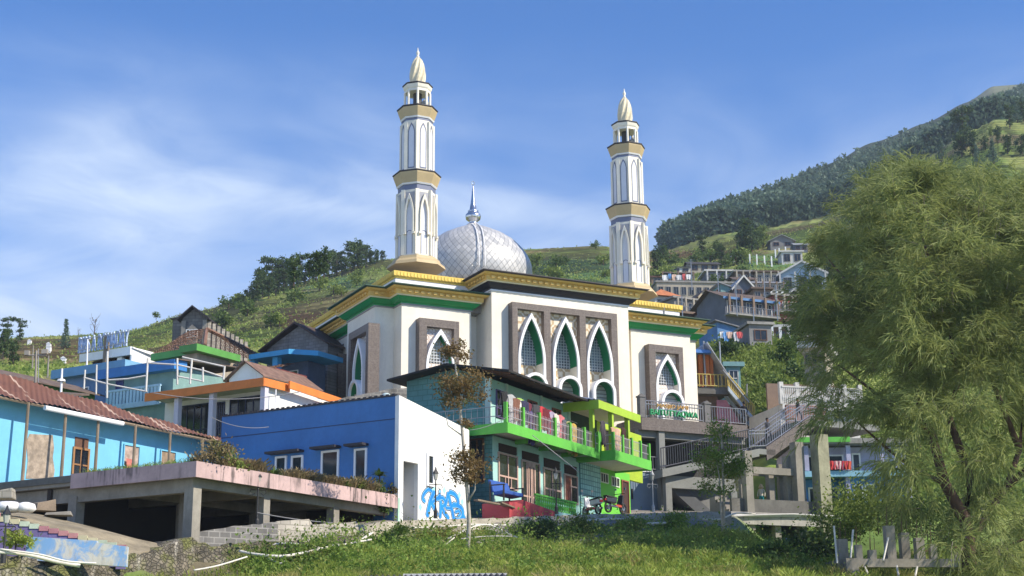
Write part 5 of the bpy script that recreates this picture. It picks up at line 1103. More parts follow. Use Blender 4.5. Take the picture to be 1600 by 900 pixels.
LAU = [(789, 612, 'shirt', 'black', (.018, .018, .022), 1.0, 'big black jacket, first garment on the left of the balcony laundry line'), (799, 616, 'shirt', 'lightgrey', (.42, .42, .44), 1.2, 'light grey shirt hanging just right of the big black jacket'), (807, 622, 'shirt', 'brown', (.20, .09, .06), .9, 'brown shirt on the laundry line left of the lime green one'), (812.5, 622, 'cloth', 'limegreen', (.35, .55, .12), .6, 'narrow lime green garment on the laundry line'), (814, 625, 'trousers', 'white', (.7, .68, .66), 1.0, 'white trousers hanging behind the lime green garment'), (820, 626, 'shirt', 'navy', (.03, .03, .08), .9, 'dark navy shirt between white trousers and a maroon shirt on the line'), (826, 629, 'shirt', 'maroon', (.15, .03, .05), .9, 'maroon shirt hanging above purple trousers'), (830, 642, 'trousers', 'purple', (.08, .06, .18), 1.3, 'deep purple trousers hanging low over the balcony rail'), (838, 632, 'shirt', 'charcoal', (.05, .05, .06), .8, 'charcoal shirt left of the orange garments'), (842, 634, 'shirt', 'orange', (.70, .26, .03), .9, 'orange shirt on the laundry line'), (847, 635, 'shirt', 'red', (.50, .04, .05), .8, 'bright red shirt right beside the orange one'), (853, 638, 'shirt', 'darkred', (.14, .015, .025), .9, 'very dark red shirt in the middle of the line'), (858, 640, 'shirt', 'crimson', (.40, .03, .07), 1.0, 'crimson dress hanging right of the very dark red shirt'), (863, 643, 'shirt', 'lilac', (.36, .30, .42), 1.0, 'lilac shirt on the laundry line'), (869, 646, 'trousers', 'cream', (.68, .63, .56), 1.2, 'cream trousers hanging right of the lilac shirt'), (876, 648, 'shirt', 'pinkred', (.55, .16, .18), 1.2, 'pinkish red dress near the right end of the line'), (882, 655, 'trousers', 'slate', (.10, .11, .14), 1.1, 'slate grey trousers right of the pinkish red dress'), (889, 658, 'cloth', 'olive', (.40, .38, .18), 1.3, 'olive yellow cloth near the dark green wall'), (896, 661, 'cloth', 'mustard', (.55, .36, .08), 1.3, 'mustard cloth, last piece on the right of the line')]
for i, (u, v, kd, nm, c, h, lab) in enumerate(LAU):
    t = -1.05 - .03 * (i % 3); s, z = GF.hit(u, v, t); garment(kd, fab(nm, c), GF, s, t, z, .66 if kd != 'trousers' else .62, h * 1.25, lab, i)
m = MB(GF); a = GF.hit(782, 608, -1.05); b_ = GF.hit(902, 662, -1.05); m.tube([(a[0], -1.05, a[1] + .02), ((a[0] + b_[0]) / 2, -1.05, (a[1] + b_[1]) / 2 - .1), (b_[0], -1.05, b_[1] + .02)], .014, 4); solo(m, 'clothes_line', STEEL, 'thin line carrying the laundry under the black eave', 'line')
for u, v, kd, nm, c, h, lab in ((942, 657, 'shirt', 'darkgrey', (.07, .06, .07), 1.3, 'dark grey shirt hanging between the lime columns'), (958, 667, 'cloth', 'beige', (.55, .36, .24), 1.1, 'beige cloth draped on the right lime balcony'), (965, 669, 'shirt', 'peach', (.60, .40, .30), 1.2, 'peach shirt right of the beige cloth'), (974, 668, 'shirt', 'darkbrown', (.05, .02, .02), 1.4, 'dark brown shirt at the right lime column')):
    s, z = GF.hit(u, v, -1.75); garment(kd, fab(nm, c), GF, s, -1.75, z, .5, h, lab, int(u))
def drum(label, s, t, z, r, h, fr, col):
    m = MB(fr); m.lathe((s, t), [(r * .9, z), (r, z + .05), (r, z + h * .32), (r * 1.05, z + h * .35), (r, z + h * .38), (r, z + h * .64), (r * 1.05, z + h * .67), (r, z + h * .7), (r, z + h * .96), (r * .9, z + h)], 18); solo(m, 'drum', col, label, 'drum', None, smooth=False)
DRUMB = paint('blue_plastic', (.04, .14, .50), .4, .08, 2, .1)
s, z = GF.hit(885, 680, -.7); drum('blue plastic drum on the green balcony behind the rail', s, -.7, _gh[1], .33, .95, GF, DRUMB)
# ---- red plinth, sofa, planks
def red_wall():
    f = GF; zg = f.hitz(866, 806, -1.6) - .6; m = MB(f); P = [(733, 776), (800, 786), (812, 781), (835, 789), (864, 799)]
    a = [f.hit(u, v, -1.5) for u, v in P]; a[0] = (-1.4, a[1][1]); poly = [(x, z) for x, z in a] + [(a[-1][0], zg - 1), (a[0][0], zg - 1)]; m.prism(poly, -1.6, -.2)
    m.lathe((a[1][0] + .3, -1.2), [(.62, zg - 1), (.62, a[1][1] - .02)], 20)
    solo(m, 'red_plinth', paint('red_plinth_paint', (.42, .055, .065), .7, .1, 1, .3, (.2, .03, .03)), 'rounded red painted plinth wall in front of the aqua wall', 'wall'); return a
_rp = red_wall()
def sofa():
    f = GF; s = f.hits(775, 775, -1.0); z = f.hitz(776, 785, -1.0) + .05; T = thing('sofa', 'blue upholstered wooden armed sofa perched on the red plinth', 'sofa', f.w(s + .8, -1, z)); blu = paint('royal_blue_upholstery', (.025, .09, .36), .85, .12, 3, .1)
    m = MB(f); m.sheet([(s, -1.45, z + .5), (s + 1.75, -1.45, z + .5), (s + 1.75, -.85, z + .44), (s, -.85, z + .44)], .18); m.build('seat', blu, T, bevel=.04)
    m = MB(f); m.add([(s, -.9, z + .42), (s + 1.75, -.9, z + .42), (s + 1.75, -.72, z + .42), (s, -.72, z + .42), (s, -.7, z + 1.0), (s + 1.75, -.7, z + 1.0), (s + 1.75, -.56, z + 1.0), (s, -.56, z + 1.0)], [(3, 2, 1, 0), (4, 5, 6, 7), (0, 1, 5, 4), (1, 2, 6, 5), (2, 3, 7, 6), (3, 0, 4, 7)]); m.build('backrest', blu, T, bevel=.05)
    for x in (s - .07, s + 1.77): m = MB(f); m.box(x, x + .06, -1.45, -1.39, z, z + .7); m.box(x, x + .06, -.75, -.69, z, z + .9); m.box(x - .01, x + .07, -1.48, -.7, z + .7, z + .75); m.build('armrest', plain('dark_sofa_wood', (.03, .02, .018)), T)
sofa()
m = MB(GF); s, z = GF.hit(752, 783, -1.55); m.box(s - .4, s + 1.6, -1.62, -1.4, z - .02, z + .05); m.sheet([(s + 1.6, -1.7, z + .12), (s + 3.4, -1.7, z - .05), (s + 3.4, -1.35, z - .05), (s + 1.6, -1.35, z + .12)], .06); solo(m, 'planks', WOOD, 'loose grey planks lying on the red plinth below the sofa', 'plank')
# ---- motorcycles
def motorbike(name, label, base, az, body, accent, front=True):
    f = Fr(base[:2], az); z = float(base[2]); T = thing(name, label, 'motorcycle', base); tyre = plain('black_tyre', (.02, .02, .02), .8); met = plain('bike_metal', (.3, .3, .31), .3, .8)
    for s in (-.62, .62):
        m = MB(f); n = 20
        for k in range(n): a0, a1 = 2 * math.pi * k / n, 2 * math.pi * (k + 1) / n; m.tube([(s + .25 * math.cos(a0), 0, z + .3 + .25 * math.sin(a0)), (s + .25 * math.cos(a1), 0, z + .3 + .25 * math.sin(a1))], .055, 6)
        w = m.build('wheel', tyre, T); r = MB(f); r.tube([(s, -.05, z + .3), (s, .05, z + .3)], .13, 10)
        for k in range(5): a = k * 1.257; r.tube([(s, 0, z + .3), (s + .22 * math.cos(a), 0, z + .3 + .22 * math.sin(a))], .018, 4)
        r.build('rim', met, w)
    B_ = paint(name + '_body', body, .3, .05, 2, .05); m = MB(f)
    m.add([(-.85, -.13, z + .55), (-.05, -.15, z + .5), (.0, -.15, z + .78), (-.9, -.1, z + .82), (-.85, .13, z + .55), (-.05, .15, z + .5), (.0, .15, z + .78), (-.9, .1, z + .82)], [(0, 1, 2, 3), (7, 6, 5, 4), (0, 4, 5, 1), (1, 5, 6, 2), (2, 6, 7, 3), (3, 7, 4, 0)]); m.build('tail_body', B_, T, bevel=.05)
    m = MB(f); m.add([(.3, -.2, z + .45), (.5, -.16, z + .5), (.62, -.12, z + .95), (.45, -.16, z + 1.0), (.3, .2, z + .45), (.5, .16, z + .5), (.62, .12, z + .95), (.45, .16, z + 1.0)], [(0, 1, 2, 3), (7, 6, 5, 4), (0, 4, 5, 1), (1, 5, 6, 2), (2, 6, 7, 3), (3, 7, 4, 0)]); m.build('front_fairing', B_, T, bevel=.04)
    m = MB(f); m.box(-.1, .4, -.12, .12, z + .33, z + .46); m.build('footboard', paint(name + '_accent', accent, .4, .1, 2, 0), T, bevel=.02)
    m = MB(f); m.sheet([(-.85, -.14, z + .9), (.05, -.13, z + .84), (.05, .13, z + .84), (-.85, .14, z + .9)], .09); m.build('saddle', tyre, T, bevel=.03)
    m = MB(f); m.tube([(.62, -.08, z + .3), (.5, -.07, z + .9), (.44, 0, z + 1.05)], .03, 5); m.tube([(.62, .08, z + .3), (.5, .07, z + .9), (.44, 0, z + 1.05)], .03, 5); m.build('fork', met, T)
    m = MB(f); m.tube([(.34, -.36, z + 1.03), (.44, -.14, z + 1.06), (.44, .14, z + 1.06), (.34, .36, z + 1.03)], .02, 5); h = m.build('handlebar', tyre, T)
    for q in (-1, 1): m = MB(f); m.tube([(.42, q * .25, z + 1.05), (.44, q * .3, z + 1.28)], .01, 4); m.box(.42, .45, q * .3 - .06, q * .3 + .06, z + 1.26, z + 1.36); m.build('mirror', met, h)
    m = MB(f); m.lathe((.58, 0), [(.02, z + .84), (.08, z + .86), (.09, z + .93), (.05, z + .98)], 10); m.build('headlight', plain('headlight_glass', (.7, .72, .75), .1), T)
    m = MB(f); m.box(-.95, -.88, -.09, .09, z + .62, z + .72); m.build('tail_lamp', plain('red_lamp', (.5, .02, .02), .3), T)
    m = MB(f); m.tube([(-.05, -.16, z + .32), (-.7, -.19, z + .36)], .05, 8); m.build('exhaust', met, T); return T
s, z = GF.hit(925, 803, -1.6); motorbike('scooter', 'white and red scooter seen from behind, parked by the teal tiled pier', GF.w(s, -1.6, z - .12), 118, (.75, .74, .73), (.45, .03, .05))
s, z = GF.hit(962, 801, -1.4); motorbike('motorcycle', 'black and red motorcycle parked sideways against the bright green wall', GF.w(s, -1.4, z - .05), 48, (.03, .03, .035), (.5, .08, .03))
# ---- street lamps
LAMP = plain('black_iron', (.02, .02, .022), .5)
def lamp(base, h, label, arms=True, white=False):
    T = thing('street_lamp', label, 'street lamp', base, 'old-fashioned lamp posts along the lane'); f = Fr(base[:2], 20); z = float(base[2]); mt = plain('pale_iron', (.45, .45, .46), .5) if white else LAMP
    m = MB(f); m.lathe((0, 0), [(.085, z), (.085, z + .3), (.05, z + .36), (.032, z + .5), (.027, z + h * .72), (.04, z + h * .73), (.026, z + h * .75), (.022, z + h - .36)], 8); m.build('post', mt, T)
    m = MB(f); m.lathe((0, 0), [(.04, z + h - .36), (.07, z + h - .33), (.11, z + h - .1), (.1, z + h - .08)], 6); l = m.build('lantern', plain('lamp_glass', (.42, .42, .38), .2), T); c = MB(f); c.lathe((0, 0), [(.14, z + h - .08), (.11, z + h - .02), (.05, z + h + .08), (.02, z + h + .2)], 6); c.build('lantern_cap', mt, l)
    if arms: m = MB(f); m.tube([(-.28, 0, z + h * .72), (.28, 0, z + h * .72)], .015, 4); [m.tube([(q * .26, 0, z + h * .72), (q * .3, 0, z + h * .66), (q * .2, 0, z + h * .62), (q * .1, 0, z + h * .66)], .013, 4) for q in (-1, 1)]; m.build('scroll_arm', mt, T)
for u, vt, vb, Y, lab, w in ((401, 742, 826, 53, 'black lamp post standing before the concrete block wall and the dark terrace', 0), (680.5, 737, 810, 60.5, 'black lamp post in front of the blue graffiti', 0), (869.5, 737, 803, 65.5, 'lamp post by the green baluster fence, its head against the aqua house window', 0), (1021, 740, 800, 74, 'pale lamp post against the blue grey wall under the mosque balcony', 1), (4.5, 800, 880, 44, 'lamp post with a brass coloured cap at the left edge by the purple wall', 0)):
    p = at(u, vb, Y); lamp(p, float(at(u, vt, Y)[2] - p[2]), lab, True, w)
# ------------------------------------------------------------------ balcony, ramp and stairs of the mosque
CONG = paint('grey_painted_concrete', (.21, .215, .20), .85, .12, .8, .4, (.08, .08, .075))
DKG = paint('dark_grey_render', (.085, .09, .095), .85, .12, .8, .3)
BLG = paint('blue_grey_render', (.16, .22, .29), .8, .1, .6, .25)
DRAIL = plain('dark_steel_rail', (.10, .10, .11), .4, .5)
SRAIL = plain('stainless_rail', (.40, .40, .42), .3, .7)
def mosque_front():
    f = MQ; b = -2.5; T = thing('mosque_balcony', 'granite faced balcony and grey columns under the right wing of the mosque', 'balcony', f.w(12, -1, 8.5))
    s0, s1 = f.hits(1003, 655, b), f.hits(1168, 672, b); z0, z1 = f.hitz(1003, 671, b), f.hitz(1008, 652, b)
    m = MB(f); m.box(s0, s1, b + .06, .98, z0 + .05, z1 - .02); m.build('slab', CONG, T); e = MB(f); e.box(s0 - .03, s1, b, b + .055, z0, z1); e.box(s0 - .03, s0 + .05, b + .06, .95, z0, z1); e.build('granite_face', MGRA, T)
    for u0, u1, vt in ((1000, 1008, 620), (1101, 1110, 631)):
        a, c = f.hits(u0, 640, b), f.hits(u1, 640, b); m = MB(f); zt = f.hitz(u0, vt, b); m.box(a, c, b - .02, b + .3, z1, zt); m.box(a - .04, c + .04, b - .06, b + .34, zt, zt + .08); m.prism([(a, zt + .08), (c, zt + .08), ((a + c) / 2, zt + .2)], b, b + .28); m.build('post', paint('dark_granite_post', (.12, .115, .115), .6, .2, 4, .1), T)
    L = f.hits(1009, 640, b + .05), f.hits(1098, 640, b + .05); h = f.hitz(1009, 626, b + .05) - z1
    railing(T, [(L[0], b + .05, z1), (L[1], b + .05, z1)], f, h, SRAIL, .17, 2.2, 'railing', .02, (1, .8, .08), .032)
    railing(T, [(f.hits(1110, 640, b), b + .1, z1), (s1, b + .1, z1)], f, h, STEEL, .17, 1.5, 'side_railing', .016)
    railing(T, [(f.hits(950, 640, .2), .2, z1), (s0, .2, z1)], f, h, SRAIL, .2, 1.2, 'rear_railing', .016)
    # underside and pillars
    m = MB(f); m.box(s0 - 1.5, s1, .75, .98, 7.8, z0); m.box(s0 - 1.5, s0 - 1.3, b + .5, .75, 7.8, z0); m.build('rear_wall', plain('garage_wall_shade_tone', (.05, .05, .052), .9), T)  # added dark wall, shade of the void under the balcony put into its colour
    m = MB(f); m.box(s0 - .1, s1, b + .3, b + .6, z0 - .35, z0 + .04); m.build('beam', CONG, T)
    for u0, u1, t in ((1031, 1040, b + .1),): a, c = f.hits(u0, 720, t), f.hits(u1, 720, t); m = MB(f); m.box(a, c, t, t + .35, 7.8, z0 - .0); m.build('pillar', CONG, T)
    # blue grey lower wall with a rail on top
    a, c = f.hits(985, 780, b + .5), f.hits(1031, 780, b + .5); zt = f.hitz(1000, 737, b + .5); m = MB(f); m.box(a - 2, c, b + .5, b + .7, 7.8, zt); m.build('lower_wall', BLG, T); m = MB(f); m.box(a - 2, c, b + .45, b + .75, zt, zt + .05); m.build('wall_cap', MWHT, T)
    m = MB(f); m.box(f.hits(986.5, 780, b + .5), f.hits(989, 780, b + .5), b + .47, b + .5, f.hitz(988, 780, b + .5), f.hitz(988, 764, b + .5)); m.build('meter_box', DARK, T)
    railing(T, [(f.hits(1016, 730, b + .3), b + .3, zt + .05), (f.hits(1029, 730, b + .3), b + .3, zt + .05)], f, .75, STEEL, .16, 1, 'short_railing')
    return T, z1, s1
_mb = mosque_front()
def sign():
    f = MQ; b = -2.62; T = thing('mosque_sign', 'green and gold letter sign fixed to the balcony railing of the mosque', 'sign', f.w(f.hits(1050, 648, b), b, f.hitz(1050, 655, b)))
    s0, s1 = f.hits(1017, 645, b), f.hits(1091, 650, b); zt, zb = f.hitz(1018, 638.5, b), f.hitz(1018, 649, b)
    text_mesh('BAITUTTAQWA', paint('sign_green', (.02, .36, .13), .5, .1, 3, 0), T, f, s0, s1, zb, zt, b, .14, 'name_letters')
    q0, q1 = f.hits(1028, 645, b), f.hits(1076, 650, b); zz = zt + .05; text_mesh('MASJID JAMI', paint('sign_gold', (.55, .33, .10), .5, .1, 3, 0), T, f, q0, q1, zz, zz + .27, b, .1, 'upper_letters')
    m = MB(f); m.box(s0, s1, b + .1, b + .13, zb + .1, zb + .15); m.box(q0, q1, b + .1, b + .13, zt - .02, zt + .04); m.build('sign_bar', STEEL, T)
sign()
def ramp():
    f = MQ; b = -3.6; T = thing('stair_ramp', 'grey concrete ramp and stairway with steel railings rising to the right of the mosque', 'stairs', f.w(16, b, 8.5)); P = lambda u, v, t=b: (f.hits(u, v, t), t, f.hitz(u, v, t))
    (sa, _, za), (sb, _, zb) = P(1035, 733), P(1186, 701)
    m = MB(f); m.prism([(sa, za - .42), (sb, zb - .42), (sb, zb), (sa, za)], b, b + 1.3); m.build('ramp_slab', CONG, T)
    railing(T, [(sa, b + .08, za), (sb - .2, b + .08, zb)], f, 1.12, DRAIL, .15, 2, 'ramp_railing', .02, (1, .1), .035)
    (sc, _, zc) = P(1266, 655); m = MB(f); lw = .72
    m.box(sb, sb + 1.1, b, b + 1.3, zb - .3, zb); m.build('landing', CONG, T)
    # steps between two granite stringers
    st = MB(f); n = 16
    for i in range(n): q0, q1 = sb + .6 + (sc - sb - .6) * i / n, sb + .6 + (sc - sb - .6) * (i + 1) / n; z = zb + (zc - zb) * (i + 1) / n; st.box(q0, q1, b + .12, b + 1.8, z - .5, z)
    st.build('steps', CONG, T); m = MB(f)
    for t in (b, b + 1.81): m.prism([(sb + .5, zb - .62), (sc, zc - .62), (sc + .5, zc - .3), (sc + .5, zc + .15), (sc, zc + .15), (sb + .5, zb + .12)], t, t + .11)
    m.build('stringer', MGRA, T)
    for t in (b + .05, b + 1.86): railing(T, [(sb - .6 if t < b + 1 else sb, t, zb), (sb + .5, t, zb + .1), (sc, t, zc + .12), (sc + 2, t, zc + .12)], f, .95, SRAIL, .18, 1.4, 'stair_railing', .016, (1, .8, .1), .03)
    m = MB(f); m.box(sc, sc + 5, b, b + 3, zc - .35, zc); m.build('upper_landing', CONG, T)
    # frame, sloping soffit and wall beneath the ramp
    q = -3.2; m = MB(f); a, c = f.hits(1041, 780, q), f.hits(1143, 780, q); z5, z6 = f.hitz(1080, 764, q), f.hitz(1080, 745, q); m.box(a, c + .3, q, q + .3, z5, z6); m.box(a, a + .38, q + .002, q + .29, 7.8, z5); m.box(c, c + .4, q + .002, q + .29, 7.8, z5); m.build('portal_frame', CONG, T)
    m = MB(f); m.box(a - .4, c + .4, -1.6, -1.4, 7.8, z6); w = m.build('under_wall', paint('grey_under_wall', (.17, .175, .18), .85, .1, .6, .2), T)
    m = MB(f); PP = [f.hit(u, v, -2.9) for u, v in ((1048, 763), (1072, 763), (1118, 803), (1092, 803))]; m.prism(PP, -2.85, -1.62); m.build('stair_soffit', DKG, T)
    s, z = f.hit(1085, 762, -1.65); m = MB(f); m.box(s - .2, s + .2, -1.66, -1.605, z - .13, z + .13); sg = m.build('wall_plaque', DARK, T); m = MB(f)
    for k, ww in ((.06, .14), (.0, .16), (-.06, .1)): m.box(s - ww, s + ww, -1.668, -1.662, z + k - .016, z + k + .016)
    m.build('plaque_lines', MWHT, sg)
    return T, (sb, zb), (sc, zc)
_rp2 = ramp()
def pillared_deck():
    f = Fr(at(1142, 800, 82)[:2], 24); T = thing('pillared_deck', 'stained concrete deck on pillars under the stairway beside the street tree', 'deck', f.w(4, 0, 6)); zt, zb, zm = f.hitz(1220, 792), f.hitz(1220, 821), f.hitz(1220, 806); s1 = f.hits(1306, 800)
    m = MB(f); m.box(0, s1, .12, 6, zm - .2, zm); m.box(.4, s1, .5, .7, zm, f.hitz(1180, 778)); m.build('deck_slab', CONCD, T); e = MB(f); e.box(-.02, s1, 0, .115, zb, zm + .15); e.build('edge', paint('black_stained_edge', (.36, .34, .31), .9, .2, .9, .95, (.03, .03, .03)), T)
    for u0, u1, v0, v1, t in ((1168, 1179, 704, 850, .14), (1203, 1212, 730, 793, 1.6), (1219, 1225, 725, 793, 2.4), (1231, 1241, 712, 793, 1.2), (1246, 1259, 690, 800, .6), (1284, 1301, 678, 882, -.1), (1213, 1222, 821, 856, .3), (1253, 1263, 821, 860, .4), (1159, 1165, 740, 792, 2.6)):
        a, c = f.hits(u0, (v0 + v1) / 2, t), f.hits(u1, (v0 + v1) / 2, t); k = MB(f); k.box(a, c, t + .05, t + .05 + (c - a), f.hitz(u0, v1, t) - (1 if v1 > 810 else 0), f.hitz(u0, v0, t)); k.build('pillar', CONC if u0 != 1284 else paint('mossy_concrete', (.30, .29, .20), .9, .3, .8, .6), T)
    k = MB(f); a, c = f.hits(1176, 740, 1), f.hits(1252, 730, 1); z = f.hitz(1210, 742, 1); k.box(a, c, .9, 1.2, z, z + .4); k.box(a, c, 2.2, 2.5, z + .1, z + .5); k.build('beam', CONC, T)
    k = MB(f); n = 8
    for i in range(n): a, c = f.hits(1143, 780, 1.5), f.hits(1206, 780, 1.5); k.box(a, c, 1.2 + i * .3, 3.9, zm + .17 * i, zm + .17 * (i + 1))
    k.build('steps', CONC, T)
    k = MB(f); k.box(0, s1, 5, 5.2, 3, zm); k.build('dark_back_wall', plain('shade_toned_masonry', (.035, .03, .028), .95), T); k = MB(f); k.tube([(-2.0, -.1, zm - .02), (1.5, -.12, zm - .08), (5, -.12, zm + .06), (s1 + .5, -.1, zm - .02)], .07, 6); k.tube([(-1.5, -.2, zm - .25), (1.5, -.2, zm - .04), (4, -.22, zm + .1), (s1, -.2, zm + .08)], .05, 6); k.build('pipe', paint('grey_pvc', (.48, .47, .45)), T)  # back wall coloured near black to stand for the shade under the deck
    return f, zm
_df, _dz2 = pillared_deck()
s = _df.hits(1236, 855, -.8); p = at(1236, 860, 78); drum('blue plastic drum lying low under the pillared deck', 0, 0, float(p[2]), .34, .62, Fr(p[:2], 0), DRUMB)
# ---- building site in front of the big tree
def site():
    f = Fr(at(1318, 876, 57)[:2], 8); T = thing('unfinished_columns', 'building site of short concrete columns with rebar on a block base', 'construction', f.w(2, 0, 4)); zt, zb = f.hitz(1380, 873), f.hitz(1380, 886); s1 = f.hits(1500, 876)
    m = MB(f); m.box(0, s1, 0, .25, zb, zt); m.box(0, s1, 3, 3.2, zb - .3, zt - .4); m.box(0, .5, -.3, 3, zb - 1.6, zt); m.build('base_beam', CONC, T)
    for u0, u1, v0, v1, t in ((1312, 1326, 842, 880, .9), (1338, 1348, 851, 876, .05), (1359, 1370, 859, 876, .05), (1387, 1401, 821, 876, .3), (1410, 1423, 832, 878, .9), (1433, 1446, 840, 876, .05), (1455, 1465, 849, 877, .05), (1492, 1500, 862, 880, .05)):
        a, c = f.hits(u0, 860, t), f.hits(u1, 860, t); z = f.hitz(u0, v0, t); k = MB(f); k.box(a, c, t + .03, t + .03 + (c - a) * .9, zt - .3, z); co = k.build('column', CONC, T); r = MB(f)
        for q, w in ((.15, .2), (.8, .25), (.4, .8)): r.tube([(a + (c - a) * q, t + .06 + w * .2, z - .1), (a + (c - a) * q + .03, t + .06 + w * .2, z + .35 + .5 * w)], .012, 4)
        r.build('rebar', paint('rusty_rebar', (.14, .08, .05)), co)
    for i, (u0, v0, u1, v1) in enumerate(((1308, 880, 1303, 822), (1329, 872, 1333, 828), (1380, 876, 1388, 840), (1404, 900, 1401, 884), (1357, 900, 1352, 886), (1430, 900, 1433, 886))):
        k = MB(); k.tube([tuple(at(u0, v0, 56.5)), tuple(at(u1, v1, 57))], .04, 5); k.build('bamboo_prop', paint('whitish_bamboo', (.62, .60, .56)), T)
site()
# ---- people
def person(base, heading, pose, top, bottom, skin=(.26, .14, .09), hair=(.015, .012, .01), label='', h=1.62, head_cover=None):
    """one continuous figure grown round a skeleton; pose = 'stand', 'walk' or 'sit'"""
    J = {'pelvis': (0, 0, .92), 'waist': (0, .01, 1.06), 'chest': (0, .0, 1.28), 'neck': (0, .01, 1.45), 'jaw': (0, -.02, 1.53), 'head': (0, -.01, 1.62), 'crown': (0, 0, 1.70)}
    for q, sgn in (('l', -1), ('r', 1)):
        st = .22 * sgn if pose == 'walk' else 0
        J.update({'hip' + q: (.09 * sgn, 0, .88), 'knee' + q: (.10 * sgn, -.06 - st * .6, .49), 'ank' + q: (.10 * sgn, .03 - st, .09), 'toe' + q: (.11 * sgn, -.12 - st, .04), 'sh' + q: (.17 * sgn, .01, 1.39), 'el' + q: (.24 * sgn, .04 + st * .5, 1.12), 'wr' + q: (.24 * sgn, -.10 + st * .6, .92), 'ha' + q: (.235 * sgn, -.15 + st * .6, .84)})
        if pose == 'sit': J.update({'knee' + q: (.12 * sgn, -.42, .86), 'ank' + q: (.12 * sgn, -.42, .46), 'toe' + q: (.12 * sgn, -.56, .42), 'el' + q: (.24 * sgn, -.08, 1.12), 'wr' + q: (.16 * sgn, -.3, 1.0), 'ha' + q: (.12 * sgn, -.36, .98)})
    R_ = {'pelvis': .145, 'waist': .125, 'chest': .15, 'neck': .055, 'jaw': .07, 'head': .095, 'crown': .07, 'hip': .1, 'knee': .062, 'ank': .042, 'toe': .04, 'sh': .068, 'el': .045, 'wr': .033, 'ha': .035}
    E_ = [('pelvis', 'waist'), ('waist', 'chest'), ('chest', 'neck'), ('neck', 'jaw'), ('jaw', 'head'), ('head', 'crown')]
    for q in 'lr': E_ += [('pelvis', 'hip' + q), ('hip' + q, 'knee' + q), ('knee' + q, 'ank' + q), ('ank' + q, 'toe' + q), ('chest', 'sh' + q), ('sh' + q, 'el' + q), ('el' + q, 'wr' + q), ('wr' + q, 'ha' + q)]
    names = list(J); k = h / 1.72; me = bpy.data.meshes.new('skeleton'); me.from_pydata([tuple(np.array(J[n]) * k) for n in names], [(names.index(a), names.index(b)) for a, b in E_], [])
    o = bpy.data.objects.new('skeleton', me); COL.objects.link(o); sk = o.modifiers.new('s', 'SKIN'); o.modifiers.new('u', 'SUBSURF').levels = 1
    for i, n in enumerate(names): r = R_.get(n, R_.get(n[:-1])) * k; me.skin_vertices[0].data[i].radius = (r, r * .85); me.skin_vertices[0].data[i].use_root = n == 'pelvis'
    dg = bpy.context.evaluated_depsgraph_get(); dg.update(); ev = o.evaluated_get(dg).to_mesh(); V = np.array([v.co[:] for v in ev.vertices]); F_ = [list(p.vertices) for p in ev.polygons]; o.evaluated_get(dg).to_mesh_clear(); bpy.data.objects.remove(o)
    z = V[:, 2] / k; ax = np.abs(V[:, 0]) / k; c = np.tile(np.array(top), (len(V), 1)); c[(z < .97) & (ax < .19)] = bottom
    if pose == 'sit': c[(V[:, 1] / k < -.2) & (z < .95)] = bottom
    c[z > 1.47] = skin; c[(ax > .2) & (z < .93) & (z > .7)] = skin; c[z < .07] = (.03, .025, .02)
    if pose == 'sit': c[(V[:, 1] / k < -.46)] = (.03, .025, .02)
    a = rad(heading); Rm = np.array([[math.cos(a), -math.sin(a), 0], [math.sin(a), math.cos(a), 0], [0, 0, 1]]); sit = .46 * k if pose == 'sit' else 0
    T = thing('person', label, 'person', base); W_ = V @ Rm.T + np.array(base) - np.array([0, 0, sit]); F4 = [f + [f[-1]] * (4 - len(f)) for f in F_]
    me = bpy.data.meshes.new('body'); me.from_pydata([tuple(p) for p in (W_ - np.array(base))], [], F_); ca = me.color_attributes.new('col', 'FLOAT_COLOR', 'POINT'); c4 = np.ones((len(V), 4), np.float32); c4[:, :3] = c; ca.data.foreach_set('color', c4.ravel()); me.polygons.foreach_set('use_smooth', [True] * len(F_)); me.materials.append(colmat('figure', .8, .1, 4, .1, 30)); b = bpy.data.objects.new('body', me); COL.objects.link(b); b.parent = T
    bm = bmesh.new(); bmesh.ops.create_uvsphere(bm, u_segments=12, v_segments=8, radius=1); big = 1.12 if head_cover else 1.0
    for v in bm.verts:
        p = np.array(v.co) * np.array([.1, .115, .12]) * big * k + np.array([0, .022, 1.645]) * k
        if v.co.z < -.2 and head_cover: p = p + np.array([v.co.x * .09, v.co.y * .06, -.12 * (-v.co.z)]) * k
        elif v.co.z < -.1 and v.co.y < .2: p[1] += .04 * k; p[2] += .05 * k
        v.co = Rm @ p - np.array([0, 0, sit])
    hm = bpy.data.meshes.new('hair'); bm.to_mesh(hm); bm.free(); hm.polygons.foreach_set('use_smooth', [True] * len(hm.polygons)); hm.materials.append(paint('headscarf' if head_cover else 'black_hair', head_cover or hair, .8, .15, 8, 0)); ho = bpy.data.objects.new('headscarf' if head_cover else 'hair', hm); COL.objects.link(ho); ho.parent = T
    fc = MB(); 
    for q in (-1, 1): p = Rm @ (np.array([q * .035, -.108, 1.615]) * k) + np.array(base) - np.array([0, 0, sit]); fc.add([tuple(p + d) for d in (np.array([-.012, 0, 0]), np.array([0, -.006, .008]), np.array([.012, 0, 0]), np.array([0, -.006, -.008]))], [(0, 1, 2, 3)])
    fc.build('eyes', DARK, T); return T
f = MQ
p = f.w(f.hits(1165, 690, -2.0), -2.0, _mb[1]); person(p, 200, 'stand', (.012, .012, .016), (.015, .015, .02), label='person in black seen from behind at the foot of the railed stairway', h=1.65)
_k = _rp2; q = (f.hits(1199, 660, -2.6)); zz = _k[1][1] + (_k[2][1] - _k[1][1]) * max(0, (q - _k[1][0] - .6) / (_k[2][0] - _k[1][0] - .6)); person(f.w(q, -2.6, zz), 30, 'walk', (.06, .065, .08), (.04, .04, .05), label='person in grey climbing halfway up the railed stairway', h=1.65)
